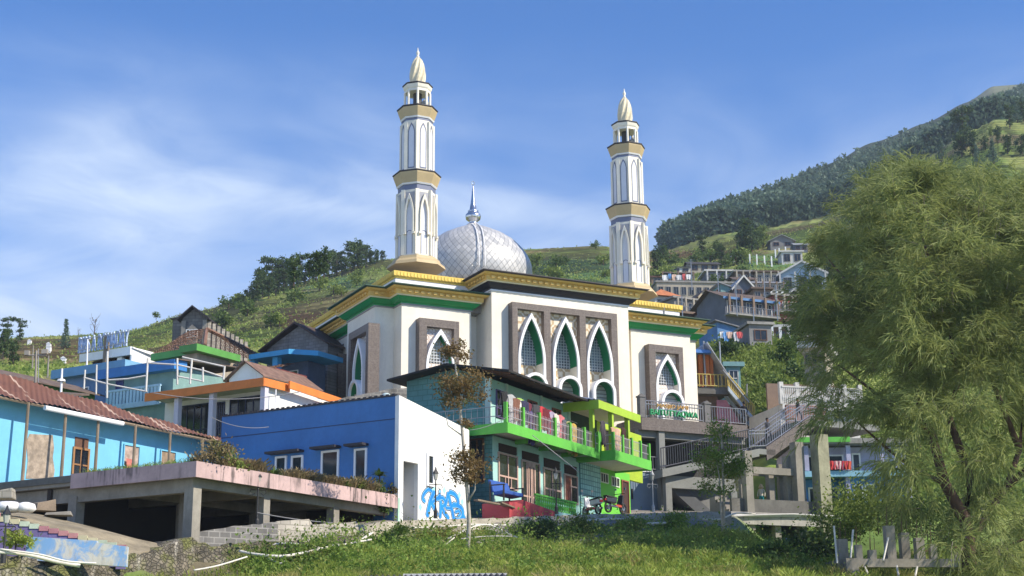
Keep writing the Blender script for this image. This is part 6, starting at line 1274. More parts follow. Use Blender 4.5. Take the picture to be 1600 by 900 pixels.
q = f.hits(1247, 640, -2.4); zz = _k[1][1] + (_k[2][1] - _k[1][1]) * ((q - _k[1][0] - .6) / (_k[2][0] - _k[1][0] - .6)); person(f.w(q, -2.4, min(zz, _k[2][1])), 40, 'walk', (.02, .02, .025), (.05, .06, .08), label='person in dark clothes near the top of the railed stairway', h=1.6)
person(_df.w(_df.hits(1189, 760, 1.9), 1.9, _dz2 + .52), -20, 'stand', (.55, .50, .42), (.02, .22, .24), label='woman in a beige headscarf and teal skirt on the steps of the pillared deck', h=1.5, head_cover=(.50, .36, .22))
person(_df.w(_df.hits(1259, 780, .9), .9, _dz2), 20, 'sit', (.62, .16, .06), (.1, .1, .12), label='person in orange sitting between the pillars of the deck', h=1.6)
# ------------------------------------------------------------------ houses on the right: behind the stairs and up the hillside
WALLC = {n: paint(n, c, .85, .15, .7, .4) for n, c in dict(old_white=(.55, .54, .51), buff=(.36, .32, .25), grey_wall=(.22, .215, .21), pale_blue_wall=(.32, .42, .52), mid_blue_wall=(.10, .22, .42), pinkish=(.42, .27, .24), brown_wall=(.20, .14, .10), teal_wall=(.16, .30, .30), lilac_wall=(.42, .42, .58), slate_wall=(.13, .14, .17), red_wall=(.30, .09, .08), cream_wall=(.52, .46, .34)).items()}
ROOFC = {n: paint(n, c, .85, .25, 1.5, .4) for n, c in dict(brown_roof=(.12, .085, .065), grey_roof=(.22, .22, .23), dark_roof=(.05, .045, .045), pale_zinc=(.38, .40, .43), orange_tile=(.46, .16, .06), slab=(.27, .26, .24), blue_roof=(.06, .15, .32)).items()}
POSTC = [WALLC['old_white'], WALLC['grey_wall'], WALLC['brown_wall'], WALLC['buff']]
def hh(label, u0, u1, vt, vb, Y, az, wall, roof='flat', rm='slab', dep=6., oh=.4, rh=1., fascia=None, nw=3, wrow=(.35, .75), balc=None, cols=0, th=.25, name='hillside_house', cat='house', wm=None):
    wm = wm or [BRWN, WALLC['grey_wall'], WALLC['old_white'], WOOD, BRWN][len(label) % 5]
    """house whose front spans photo columns u0..u1 and rows vt (eave) .. vb (foot) at distance Y"""
    um = (u0 + u1) / 2
    if Y > 115: Y = min(max(g_on(um, vb + 1, 110, 420)[1], Y), Y * 1.5)
    p = at(u0, vb, Y); f = Fr(p[:2], az); s1 = f.hits(u1, (vt + vb) / 2); z0 = float(p[2]); z1 = f.hitz(u0, vt)
    H = z1 - z0; wins = []
    for i in range(nw):
        c = s1 * (i + .5) / nw; w = min(.55, s1 / nw * .28); wins.append((c - w, c + w, z0 + H * wrow[0], z0 + H * wrow[1], 2, 1))
    T = house(name, label, f, 0, s1, 0, dep, z0, z1, WALLC[wall], roof, ROOFC[rm], oh, rh, WALLC.get(fascia) or ROOFC.get(fascia), th, 'houses climbing the right hillside', cat, wins, (), wm)
    if balc is not None:                                      # balcony slab, rail and posts carrying the eave
        zb = z0 + H * balc; m = MB(f); m.box(-.2, s1 + .2, -1.1, 0, zb - .18, zb); m.build('balcony', ROOFC['slab'], T); railing(T, [(-.1, -1.0, zb), (s1 + .1, -1.0, zb)], f, .8, STEEL, .3, 1.5, 'railing', .025, (1, .1), .035)
        k = MB(f); n = max(2, cols)
        for i in range(n): x = s1 * i / (n - 1); k = MB(f); k.box(x - .12, x + .12, -1.0, -.78, zb, z1); k.build('post', POSTC[len(label) % 4], T)
    elif cols:
        for i in range(cols): x = s1 * i / (cols - 1); k = MB(f); k.box(x - .14, x + .14, -.3, -.02, z0 - 1, z1); k.build('column', WPAINT, T)
    return T, f, z0, z1, s1
# right behind the corner of the mosque: stilted house with orange pillars and a yellow railed outside stair
def stair_house():
    f = Fr(at(1092, 600, 106)[:2], 12); T = thing('stair_house', 'stilted house with orange pillars and a yellow railed outside stair, right of the mosque', 'house', f.w(2, 2, 22)); z = lambda u, v, t=0: f.hitz(u, v, t); s = lambda u, v=600, t=0: f.hits(u, v, t)
    zf, ze = z(1110, 605), z(1110, 553); a, b_ = -3, s(1141)
    m = MB(f); m.box(a, b_, 0, 5, zf - .5, zf); m.build('floor_slab', CONCD, T); m = MB(f); m.box(a, s(1120), 1.6, 1.8, zf, ze); m.box(a, s(1128), 1.0, 1.2, zf - 6, zf - .5); m.build('wall', WALLC['brown_wall'], T)
    for u0, u1 in ((1096, 1102), (1106, 1112), (1113, 1118)): m = MB(f); m.box(s(u0), s(u1), .3, .6, zf, ze); m.build('orange_pillar', paint('orange_pillar_paint', (.55, .16, .04), .7, .12, 1, .2), T)
    for u in (1103, 1128): m = MB(f); m.tube([(s(u), .1, zf), (s(u), .1, ze + 1)], .06, 6); m.build('post', STEEL, T)
    m = MB(f); m.box(a, s(1113), -.3, 4, ze, ze + .25); m.build('blue_eave', paint('blue_eave_paint', (.08, .22, .55)), T)
    P = lambda u, v, t=-.3: (s(u, v, t), t, z(u, v, t))
    for q0, q1, wd in (((1103, 535), (1140, 592), 1.2), ((1128, 578), (1168, 628), 1.2)): A, B = P(*q0), P(*q1); m = MB(f); m.sheet([(A[0], -.6, A[2]), (B[0], -.6, B[2]), (B[0], 2.4, B[2]), (A[0], 2.4, A[2])], .12); m.build('stair_roof', ROOFC['pale_zinc'], T)
    A, B = P(1136, 604), P(1178, 655); m = MB(f); m.prism([(A[0], A[2] - .35), (B[0], B[2] - .35), (B[0], B[2]), (A[0], A[2])], -.55, -.35); m.prism([(A[0], A[2] - .35), (B[0], B[2] - .35), (B[0], B[2]), (A[0], A[2])], .75, .9); m.build('stringer', paint('pale_blue_stringer', (.45, .52, .58)), T)
    railing(T, [(A[0], -.5, A[2]), (B[0], -.5, B[2])], f, 1.0, paint('yellow_rail', (.55, .42, .12)), .2, 1.5, 'stair_railing', .03, (1, .1), .045); railing(T, [(a, -.1, zf), (A[0], -.1, zf)], f, .95, _mc['yellow_rail'], .3, 1.5, 'railing', .03, (1, .1), .04)
    for u, v0, v1 in ((1153, 588, 620), (1167, 600, 660)): m = MB(f); m.tube([P(u, v0), P(u, v1)], .06, 6); m.build('post', STEEL, T)
    m = MB(f); q = [P(u, v, .4) for u, v in ((1120, 625), (1135, 625), (1158, 662), (1120, 662))]; m.prism([(x, zz) for x, _, zz in q], .4, .5); m.build('pink_sheet_wall', paint('pink_sheet', (.55, .22, .25), .7, .15, 2, .4), T)
    m = MB(f); m.box(s(1080), s(1180), .9, 1.0, z(1130, 665), z(1130, 628)) ; m.build('shaded_wall', WALLC['brown_wall'], T)
stair_house()
hh('small teal roofed hut beside the green slope above the yellow stair', 1136, 1157, 573, 600, 112, 5, 'teal_wall', 'flat', 'slab', 3, .3, 1, 'teal_wall', 1, th=.35)
hh('blue walled house with laundry on a terrace, above the green slope', 1122, 1166, 513, 536, 126, 20, 'mid_blue_wall', 'shed', 'grey_roof', 4, .4, .8, None, 2)
hh('grey plastered house with an orange door, top of the green slope', 1172, 1206, 507, 543, 130, 10, 'grey_wall', 'flat', 'slab', 5, .25, 1, 'slab', 1)
hh('small porch with white columns on the top edge of the green slope', 1207, 1232, 512, 536, 129, -5, 'brown_wall', 'flat', 'slab', 4, .3, 1, 'old_white', 1, cols=3)
hh('long dark blue row house with a broad balcony and grey pillars', 1135, 1208, 463, 515, 140, 24, 'slate_wall', 'gable_s', 'brown_roof', 6, .6, 1.3, 'mid_blue_wall', 5, (.50, .86), .45, 5)
hh('red walled house with grey balcony, right end of the long row house', 1209, 1246, 462, 505, 139, 18, 'red_wall', 'flat', 'slab', 6, .4, 1, 'slab', 3, (.45, .8), .40, 4)
hh('pale blue house half hidden by the feathery tree, above the red walled house', 1220, 1290, 428, 462, 152, -8, 'pale_blue_wall', 'gable_t', 'pale_zinc', 6, .5, 1.8, 'old_white', 3, (.3, .8), .05, 4)
hh('orange tiled house just above the right wing cornice of the mosque', 1024, 1060, 462, 486, 135, 20, 'old_white', 'hip', 'orange_tile', 6, .6, 1.5, None, 2)
hh('open grey balcony house between the orange tiles and the blue row house', 1054, 1090, 466, 492, 134, 28, 'grey_wall', 'flat', 'slab', 5, .4, 1, 'slab', 2, (.3, .8), .1, 4)
hh('dark slate gabled house in front of the long row house', 1108, 1142, 470, 490, 137, 14, 'slate_wall', 'gable_t', 'dark_roof', 5, .4, 1.1, None, 2)
hh('brown lower house under the open grey balcony', 1060, 1096, 490, 514, 128, 25, 'brown_wall', 'flat', 'slab', 4, .5, 1, 'brown_wall', 2)
hh('white gabled blue grey house with two windows in the middle of the hillside', 1148, 1176, 447, 470, 150, 10, 'slate_wall', 'gable_t', 'pale_zinc', 5, .5, 1.5, 'old_white', 2)
hh('pale teal house with a zinc roof left of the white gable', 1127, 1150, 452, 470, 151, 10, 'teal_wall', 'shed', 'pale_zinc', 5, .4, 1.0, None, 2)
hh('house with an arched dark porch right of the white gable', 1178, 1204, 452, 476, 149, 8, 'brown_wall', 'flat', 'brown_roof', 5, .4, 1, 'brown_roof', 2, (.2, .8))
hh('long buff retaining building with small windows below the white porches', 1027, 1146, 441, 470, 158, 6, 'buff', 'flat', 'slab', 4, .2, 1, 'slab', 10, (.35, .75), name='retaining_building', cat='building')
hh('row house with laundry and brown roof at the left of the white porches', 1034, 1082, 426, 441, 161, 6, 'slate_wall', 'gable_s', 'brown_roof', 5, .5, .8, None, 5, (.1, .7), .02, 5)
hh('house with two white gabled porches high on the hillside', 1104, 1148, 424, 441, 160, 4, 'slate_wall', 'flat', 'slab', 5, .4, 1, 'old_white', 4, (.1, .75), .02, 4)
hh('brown house with a flat roof and balcony right of the white porches', 1150, 1180, 425, 445, 162, 4, 'brown_wall', 'flat', 'slab', 5, .4, 1, 'slab', 3, (.15, .75), .05, 4)
hh('wide dark roofed house with posts at the upper right of the village', 1181, 1226, 426, 444, 163, 2, 'cream_wall', 'flat', 'brown_roof', 5, .5, 1, 'brown_roof', 4, (.15, .75), .03, 5)
hh('upper grey house with an open dark attic and zinc gable', 1078, 1124, 412, 424, 172, 5, 'buff', 'gable_s', 'dark_roof', 5, .4, 1.0, None, 3, (.2, .8))
hh('small shed left of the upper grey house', 1050, 1078, 417, 427, 171, 5, 'old_white', 'gable_s', 'dark_roof', 4, .3, .6, None, 2)
hh('white hut with posts at the edge of the field high on the right', 1222, 1254, 394, 412, 205, 0, 'old_white', 'flat', 'slab', 4, .3, 1, 'old_white', 2, (.2, .8))
hh('highest house below the forest with a pale curved roof', 1204, 1240, 376, 388, 235, 0, 'grey_wall', 'gable_t', 'pale_zinc', 4, .5, 1.2, None, 2)
hh('tiny white hut in the field above the village', 1144, 1152, 402, 408, 195, 0, 'old_white', 'flat', 'slab', 2, .2, 1, 'old_white', 1)
hh('little house under a blue sheet roof peeping over the ochre cornice', 1015, 1028, 452, 470, 140, 10, 'mid_blue_wall', 'gable_s', 'blue_roof', 4, .3, .6, None, 1)
ROOFC['rusty_roof'] = RUST
for a in (('narrow brown house with a rusty roof wedged right of the orange tiles', 1062, 1086, 448, 466, 150, 12, 'brown_wall', 'gable_s', 'rusty_roof', 4, .4, .8, None, 2, (.2, .7), .05, 3),
    ('cream house with a dark gable just above the brown lower house', 1092, 1112, 462, 482, 140, 16, 'cream_wall', 'gable_t', 'brown_roof', 4, .4, .9, None, 2), ('grey shack with a rusty lean-to roof below the slate gabled house', 1104, 1132, 490, 508, 132, 18, 'grey_wall', 'shed', 'rusty_roof', 4, .4, .6, None, 2),
    ('small pink house with a brown roof at the left of the blue row house roof', 1090, 1108, 448, 462, 152, 8, 'pinkish', 'gable_s', 'brown_roof', 4, .4, .7, None, 2), ('white house with a rusty gable between the long buff building and the zinc roof', 1112, 1130, 462, 474, 148, 8, 'old_white', 'gable_t', 'rusty_roof', 4, .35, .8, None, 2),
    ('brown roofed house with a dark veranda right of the long buff building', 1150, 1178, 436, 450, 160, 6, 'grey_wall', 'gable_s', 'brown_roof', 4, .5, .8, None, 3, (.1, .75), .03, 4), ('long low house with a grey roof under the wide dark roofed one', 1180, 1222, 442, 456, 156, 4, 'buff', 'gable_s', 'grey_roof', 4, .5, .7, None, 4, (.15, .75), .03, 5),
    ('slate house with a steep brown gable by the feathery tree, below the pale blue one', 1222, 1262, 470, 500, 138, -4, 'slate_wall', 'gable_t', 'brown_roof', 5, .5, 1.4, 'old_white', 3, (.3, .75), .1, 3), ('dark red roofed house at the right end of the row by the feathery tree', 1236, 1276, 502, 530, 130, -6, 'buff', 'gable_s', 'rusty_roof', 5, .5, 1.0, None, 3),
    ('small slate hut with a zinc roof right of the highest house', 1242, 1262, 382, 394, 215, 0, 'slate_wall', 'gable_s', 'pale_zinc', 3, .3, .6, None, 2), ('grey house with an unfinished upper floor left of the pale blue house', 1196, 1222, 456, 468, 150, 4, 'grey_wall', 'flat', 'slab', 4, .3, 1, 'slab', 3, (.2, .8), None, 4),
    ('tiny brown shed at the left end of the village beside the right minaret', 1018, 1036, 432, 444, 160, 8, 'brown_wall', 'gable_s', 'rusty_roof', 3, .3, .5, None, 1), ('teal hut with a rusty roof in front of the long buff building', 1060, 1078, 440, 450, 156, 8, 'teal_wall', 'gable_s', 'rusty_roof', 3, .3, .5, None, 1)): hh(*a)
for i, (u, v, Y) in enumerate(((1080, 418, 160), (1150, 455, 146), (1194, 440, 156), (1122, 440, 158), (1213, 460, 140), (1066, 478, 133), (1178, 500, 138))): p = at(u, v, Y); p[2] -= 1.2; m = MB(Fr(p[:2], 0)); m.tube([(0, 0, p[2] - 1.5), (0, 0, p[2] + 2.2)], .05, 5); [m.tube([(-.4 + .1 * q, 0, p[2] + 2.1 - .18 * q), (.4 - .1 * q, 0, p[2] + 2.1 - .18 * q)], .02, 4) for q in range(3)]; solo(m, 'antenna', STEEL, 'thin television antenna rising from the roofs of the right hillside village', 'antenna', 'antennas on the right hillside')
for i, (u, v) in enumerate(((1172, 406), (1183, 407), (1195, 409), (1206, 410), (1212, 398), (1218, 396), (1228, 394))): p = g_on(u, v + 6, 120); m = MB(Fr(p[:2], 0)); m.box(-.12, .12, -.12, .12, p[2] - 1, p[2] + 1.9); solo(m, 'fence_post', WPAINT, 'white concrete post in a row at the edge of the upper field', 'post', 'white posts along the upper field')
# ruined corner house and white balustraded house behind the feathery tree
T, f, z0, z1, s1 = hh('ruined house with a broken curved eave behind the feathery tree', 1258, 1290, 545, 590, 104, -20, 'buff', 'flat', 'slab', 4, .4, 1, 'old_white', 3, (.45, .8), th=.5)
def balustrade_house():
    f = Fr(at(1222, 640, 100)[:2], 14); T = thing('balustrade_house', 'white house with a long balustrade and red brick wall beyond the stairway', 'house', f.w(4, 2, 15)); s = lambda u: f.hits(u, 620); z = lambda v: f.hitz(1260, v); a, b_ = s(1222), s(1345)
    m = MB(f); m.box(a, b_, 0, 6, z(640), z(632)); m.box(a, b_, .5, 6, z(700), z(640)); m.build('floor', WALLC['old_white'], T); n = 40; m = MB(f); h = z(604) - z(632); m.box(a, b_, -.05, .15, z(632) + h - .12, z(632) + h)
    for i in range(n): x = a + (b_ - a) * (i + .5) / n; m.lathe((x, .05), [(.05, z(632)), (.10, z(632) + h * .35), (.05, z(632) + h * .6), (.08, z(632) + h - .12)], 6)
    m.build('balustrade', WALLC['old_white'], T)
    for i in range(6): x = a + (b_ - a) * i / 5; m = MB(f); m.box(x - .15, x + .15, 0, .3, z(632), z(598)); m.build('pillar', WALLC['old_white'], T)
    m = MB(f); m.box(a, b_, 2.5, 2.7, z(632), z(590)); m.build('wall', WALLC['brown_wall'], T)
    m = MB(f); m.box(s(1212), s(1275), -1.6, -1.4, z(680), z(640)); m.build('brick_wall', blocks('red_bricks', (.26, .11, .075), (.30, .22, .18), 14, .24, .1, .25, .2, .012), T)
balustrade_house()
def tree_blue_house():
    f = Fr(at(1242, 800, 92)[:2], 0); T = thing('two_storey_blue_house', 'two storey blue and lilac house with red laundry, seen through the feathery tree', 'house', f.w(4, 2, 9)); s = lambda u: f.hits(u, 750); z = lambda v: f.hitz(1330, v); a, b_ = s(1242), s(1424)
    m = MB(f); m.box(a, b_, .8, 6, z(735), z(696)); m.build('upper_wall', WALLC['lilac_wall'], T); m = MB(f); m.box(s(1322), b_, .3, 6, z(812), z(745)); m.box(a, s(1322), 1.2, 6, z(812), z(745)); m.build('lower_wall', paint('bright_blue_wall', (.07, .25, .58), .7, .1, 1, .2), T)
    m = MB(f); m.box(a, b_, -.2, .8, z(745), z(736)); m.build('balcony_slab', paint('pale_cyan_band', (.25, .48, .62)), T); m = MB(f); m.box(a - .3, b_ + .3, -.4, 6.4, z(694), z(686)); m.build('roof', ROOFC['slab'], T); m = MB(f); m.box(a - .3, s(1330), -.46, -.41, z(692), z(684)); m.build('green_edge', GREEN, T)
    for u, v0, v1, t in ((1328, 735, 696, -.1), (1325, 800, 745, 0), (1420, 800, 745, 0), (1262, 735, 696, -.1), (1380, 735, 696, -.1)): m = MB(f); m.box(s(u) - .14, s(u) + .14, t, t + .28, z(v0), z(v1)); m.build('column', WALLC['lilac_wall'], T)
    for u0, u1, v0, v1, t in ((1337, 1347, 758, 782, .3), (1354, 1364, 758, 782, .3), (1265, 1275, 711, 735, .8), (1340, 1349, 708, 734, .8), (1300, 1322, 710, 733, .8), (1284, 1292, 711, 735, .8), (1302, 1314, 760, 798, 1.2), (1270, 1280, 760, 798, 1.2)): window(T, f, s(u0), s(u1), z(v1), z(v0), t, WPAINT, None, 1, 1, .1)
    return f
_bf = tree_blue_house()
for i, (u, nm, c, lab) in enumerate(((1300, 'scarlet', (.60, .05, .05), 'scarlet cloth, first of the small washing row on the blue and lilac house'), (1306, 'rose', (.62, .2, .22), 'rose cloth beside the scarlet one on the blue and lilac house'), (1312, 'whitepink', (.7, .5, .5), 'pale pink cloth in the washing row of the blue and lilac house'), (1318, 'ruby', (.45, .03, .06), 'ruby cloth in the washing row of the blue and lilac house'), (1324, 'vermilion', (.6, .1, .05), 'vermilion cloth, last of the washing row of the blue and lilac house'))):
    s, z = _bf.hit(u, 720, -.3); garment('cloth', fab(nm, c), _bf, s, -.3, z, .45, .55, lab, 50 + i)
for i in range(14):
    u = [1128, 1133, 1138, 1149, 1154, 1039, 1046, 1053, 1061, 1068, 1075, 1113, 1124, 1137][i]; Yq = 124 if i < 5 else g_on(1060, 442, 110, 420)[1] - 3; v = 519 if i < 5 else 428 + (i % 3) if i < 11 else 429
    f = Fr(at(u, v, Yq)[:2], 12); c = [(.7, .7, .7), (.12, .3, .6), (.65, .45, .35), (.6, .6, .62), (.55, .1, .1)][i % 5]
    garment('cloth', fab(['w', 'b', 'p', 'g', 'r'][i % 5], c), f, 0, -.2, float(at(u, v, Yq)[2]), .5 + .3 * (i % 3) * (i > 4), .6 + .25 * (i % 2) + .3 * (i > 4), 'small ' + ['white', 'blue', 'beige', 'light grey', 'red'][i % 5] + ' cloth drying at a house on the right hillside', 80 + i)
# ------------------------------------------------------------------ vegetation
def rndu(n, r=rng):
    v = r.normal(size=(n, 3)); return v / np.linalg.norm(v, axis=1)[:, None]
def leaf_mesh(P, size, aspect=.5, r=rng, up=0., D=None):
    """one pointed leaf (a bent diamond of two triangles) at every point"""
    n = len(P); d = rndu(n, r) if D is None else D; d = d + np.array([0, 0, up]); d /= np.linalg.norm(d, axis=1)[:, None]
    s = np.cross(d, rndu(n, r)); s /= np.linalg.norm(s, axis=1)[:, None] + 1e-9; L = (np.asarray(size) * (.6 + .8 * r.random(n)))[:, None]
    nn = np.cross(d, s) * L * .12
    V = np.stack([P, P + d * L * .5 + s * L * aspect * .5 - nn, P + d * L, P + d * L * .5 - s * L * aspect * .5 - nn], 1).reshape(-1, 3)
    return V, np.arange(4 * n).reshape(n, 4)
def blade_mesh(P, h, w, lean, r=rng):
    n = len(P); a = r.random(n) * 2 * math.pi; x = np.stack([np.cos(a), np.sin(a), 0 * a], 1); b = r.random(n) * 2 * math.pi; ln = np.stack([np.cos(b), np.sin(b), 0 * b], 1) * (lean * r.random(n))[:, None]
    H = (h * (.5 + .9 * r.random(n)))[:, None]; z = np.array([0, 0, 1.]); w = np.asarray(w)
    V = np.stack([P - x * w, P + x * w, P + z * H * .6 + ln * H * .35 + x * w * .8, P + z * H * .6 + ln * H * .35 - x * w * .8, P + z * H + ln * H + x * w * .12, P + z * H * (1 - .15 * lean) + ln * H - x * w * .12], 1).reshape(-1, 3)
    i = np.arange(n)[:, None] * 6; F = np.concatenate([i + [[0, 1, 2, 3]], i + [[3, 2, 4, 5]]], 0); return V, F
def blobs(c, rx, rz, k, n, r, spread=.42, flat=1.):
    """points in k clumps over an ellipsoid"""
    d = rndu(k, r); cc = np.array(c) + d * np.array([rx, rx, rz]) * (.45 + .5 * r.random(k))[:, None]; i = r.integers(0, k, n)
    return cc[i] + r.normal(size=(n, 3)) * np.array([rx, rx, rz * flat]) * spread * (.6 + .5 * r.random(n))[:, None]
LEAF = {'dark': leafmat('dark_leaves', (.045, .085, .025), (.11, .17, .05), .3, .25), 'mid': leafmat('mid_leaves', (.08, .14, .03), (.17, .24, .06), .35, .3), 'light': leafmat('light_leaves', (.16, .23, .045), (.30, .37, .09), .4, .6),
        'brown': leafmat('brown_leaves', (.16, .10, .035), (.30, .21, .09), .4, .9, (.14, .17, .045)), 'pine': leafmat('pine_needles', (.07, .125, .09), (.17, .25, .165), .35, .09), 'grass': leafmat('grass_blades', (.24, .33, .05), (.47, .55, .125), .5, .35, (.48, .41, .18)),
        'dry': leafmat('dry_grass', (.22, .16, .08), (.34, .27, .14), .3, .8, (.12, .14, .04)), 'weed': leafmat('weed_leaves', (.13, .23, .035), (.29, .41, .09), .45, .5, (.36, .32, .11)), 'crop': leafmat('crop_leaves', (.23, .33, .065), (.45, .51, .155), .45, .06, (.24, .19, .09)), 'cas': leafmat('casuarina_needles', (.195, .245, .075), (.39, .425, .15), .5, .25)}
BARK = paint('tree_bark', (.10, .07, .05), .95, .3, 3, .3); BARKP = paint('pale_bark', (.42, .38, .32), .9, .2, 3, .35)
def join(parts):
    V = []; F = []; b = 0
    for v, f in parts: V.append(v); F.append(f + b); b += len(v)
    return np.concatenate(V), np.concatenate(F)
# ---- grass and weeds on the bank
def bank():
    r = np.random.default_rng(3); n = 390000; u = r.uniform(150, 1650, n); Y = r.uniform(42, 84, n); X = (u - 800) / FPX * Y; Z = zfun(u, Y); P = np.stack([X, Y, Z], 1); pv = 450 - FPX * (P @ CU) / (P @ CF)
    edge = np.interp(u, [150, 300, 420, 560, 640, 760, 900, 1050, 1140, 1200, 1300, 1420, 1650], [899, 898, 880, 862, 856, 852, 846, 840, 842, 858, 884, 870, 860]); ok = (pv > edge) & (pv < 925)
    gap = fbm(X / 1.3, Y / 1.3, 71); ok &= (gap > .40) | (r.random(n) < .22); ok &= (u > 420) | (r.random(n) < np.interp(u, [150, 300, 420], [.35, .4, .6])); P = P[ok]; u = u[ok]
    tall = np.interp(u, [150, 420, 700, 950, 1200, 1420], [.14, .20, .24, .36, .40, .38]); X = P[:, 0]; hn = fbm(X / 1.1, P[:, 1] / 1.1, 90); tall = tall * (.45 + .85 * smooth(hn, .3, .75)); V, F = blade_mesh(P, tall, (.008 + .010 * r.random(len(P)))[:, None], .7, r)
    tag(np_mesh('bank_grass', V, F, LEAF['grass'], loc=(0, 50, 4)), kind='stuff')
    # broad leaved weeds growing in clumps
    k = 520; cu = r.uniform(380, 1330, k); cv = r.uniform(0, 1, k); C = []
    for a, q in zip(cu, cv):
        e = np.interp(a, [380, 560, 640, 760, 900, 1050, 1140, 1200, 1300], [880, 846, 838, 836, 828, 824, 830, 852, 880]); C.append(g_on(a, e + (902 - e) * q ** 1.4, 44, 90))
    C = np.array(C); i = r.integers(0, k, 100000); rr = .12 + .5 * r.random(k) ** 2; P = C[i] + r.normal(size=(len(i), 3)) * np.stack([rr[i], rr[i], rr[i] * .8], 1); P[:, 2] = np.maximum(P[:, 2], C[i, 2] - .1) + .1
    V, F = leaf_mesh(P, .05 + .12 * r.random(len(P)) ** 2, .55, r, .3); tag(np_mesh('bank_weeds', V, F, LEAF['weed'], loc=(0, 50, 4)), kind='stuff')
bank()
def bush(label, u, v, Y, w, h, mat, n=1500, size=.1, group=None, name='bush', cat='bush', aspect=.5):
    p = at(u, v, Y) if Y else g_on(u, v, 44, 700); r = np.random.default_rng(int(u * 7 + v)); T = thing(name, label, cat, p, group); P = blobs(p + np.array([0, 0, h * .5]), w / 2, h / 2, max(5, n // 160), n, r, .34); P[:, 2] = np.maximum(P[:, 2], p[2] - .05)
    V, F = leaf_mesh(P, size, aspect, r, .2); np_mesh('leaves', V, F, LEAF[mat], T); m = MB(); m.tube([tuple(p - np.array([0, 0, .3])), tuple(p + np.array([.03, 0, h * .6]))], .03, 5); m.build('stem', BARK, T); return T
bush('dark round bush on the bank under the green baluster fence', 838, 846, 60.2, 1.9, .95, 'dark', 2600, .11)
bush('leafy bush hanging over the lane wall below the motorcycles', 905, 838, 62.2, 1.4, .75, 'mid', 1500, .1)
bush('bright bush on the wall below the pale lamp post', 985, 834, 65, 1.3, .85, 'weed', 1500, .1); bush('light green bush at the wall just left of the slim street tree', 1064, 832, 67, 1.5, .95, 'weed', 1600, .1)
bush('overgrown bush at the wall below the graffiti', 612, 846, 55.8, 1.2, .7, 'weed', 1000, .09); bush('ragged bush below the lamp post by the graffiti', 690, 846, 57.6, 1.5, .6, 'brown', 700, .09)
bush('big leaved dark plant at the right foot of the bank beside the blue drum', 1262, 880, 62, 2.4, 1.2, 'dark', 1500, .26); bush('sprawling dark plant low at the right end of the bank', 1215, 886, 58, 2.0, .9, 'mid', 1200, .2)
bush('bright shrub mass behind the short concrete columns', 1372, 826, 74, 4.2, 2.6, 'light', 3600, .18); bush('shrubs below the blue and lilac house', 1310, 845, 76, 3.2, 1.8, 'mid', 2400, .17); bush('shrubs right of the tallest concrete column', 1450, 850, 72, 4.5, 2.4, 'mid', 3000, .18)
bush('grassy tuft on the purple wall corner', 24, 852, 45, 1.0, .5, 'grass', 500, .14)
def terrace_plants():
    r = np.random.default_rng(8); n = 5200; s = TE * r.random(n) ** .8; s = .3 + (TE - .9) * r.random(n); den = vnoise(s * 1.1, s * 0, 5); k = den > .33; s = s[k]; P = np.array([TF.w(a, .15 + .5 * b_, TZ) for a, b_ in zip(s, r.random(len(s)))]); V, F = blade_mesh(P, .32 * (.5 + den[k]), (.010 + .01 * r.random(len(P)))[:, None], .9, r)
    tag(np_mesh('terrace_grass', V, F, LEAF['dry'], loc=TF.w(5, .3, TZ)), kind='stuff')
    n = 800; P = np.array([TF.w(.15 + .4 * a, .3 + 5.5 * b_, TZ) for a, b_ in zip(r.random(n), r.random(n))]); V, F = blade_mesh(P, .16, .012, .9, r); tag(np_mesh('edge_moss', V, F, LEAF['weed'], loc=TF.w(0, 3, TZ)), kind='stuff')
terrace_plants()
def rosette(label, s, t, z, h, n, mat, stem=0, w=.05, fr=TF):
    r = np.random.default_rng(int(s * 100)); c = fr.w(s, t, z); T = thing('potted_plant', label, 'plant', c); a = r.random(n) * 2 * math.pi; el = r.uniform(.15, 1.35, n); V = []; F = []
    for i in range(n):
        d = np.array([math.cos(a[i]) * math.cos(el[i]), math.sin(a[i]) * math.cos(el[i]), math.sin(el[i])]); sd = np.array([-math.sin(a[i]), math.cos(a[i]), 0]) * w; b = len(V); o = c + np.array([0, 0, stem]); L = h * (.7 + .5 * r.random())
        V += [o - sd * .6, o + sd * .6, o + d * L * .6 + sd, o + d * L * .6 - sd, o + d * L - np.array([0, 0, L * .25]) + sd * .1, o + d * L - np.array([0, 0, L * .25]) - sd * .1]; F += [(b, b + 1, b + 2, b + 3), (b + 3, b + 2, b + 4, b + 5)]
    np_mesh('leaves', V, F, LEAF[mat], T); m = MB(fr); m.tube([(s, t, z - .05), (s + .03, t, z + stem + .05)], .035, 6); m.build('stem', BARK, T)
rosette('spiky dracaena with bare stem on the terrace edge before the blue wall', TF.hits(603, 770), .35, TZ, .45, 34, 'mid', .75); rosette('low spiky plant under the narrow right window of the blue wall', TF.hits(547, 760), .4, TZ, .6, 40, 'mid'); rosette('arching spider plant right of the low spiky plant on the terrace edge', TF.hits(570, 770), .35, TZ, .6, 46, 'weed'); rosette('small spiky plant on the terrace edge below the double window', TF.hits(440, 750), .35, TZ, .5, 30, 'mid'); rosette('grass-like plant by the tall middle window of the blue wall', TF.hits(492, 757), .35, TZ, .45, 36, 'dry')
bush('drooping leafy shrub hanging over the right end of the terrace edge', 600, 798, 60.4, 1.1, 1.2, 'mid', 800, .15, None, 'hanging_shrub', 'shrub', .35); bush('reddish plant at the corner of the blue house and terrace', 613, 775, 60.8, .5, .5, 'brown', 250, .1); bush('yellow green plant at the left corner of the terrace edge', 366, 735, 52.2, .9, .8, 'light', 350, .13); bush('dry twiggy shrub on the terrace corner', 332, 722, 51, 1.5, .8, 'dry', 900, .12)
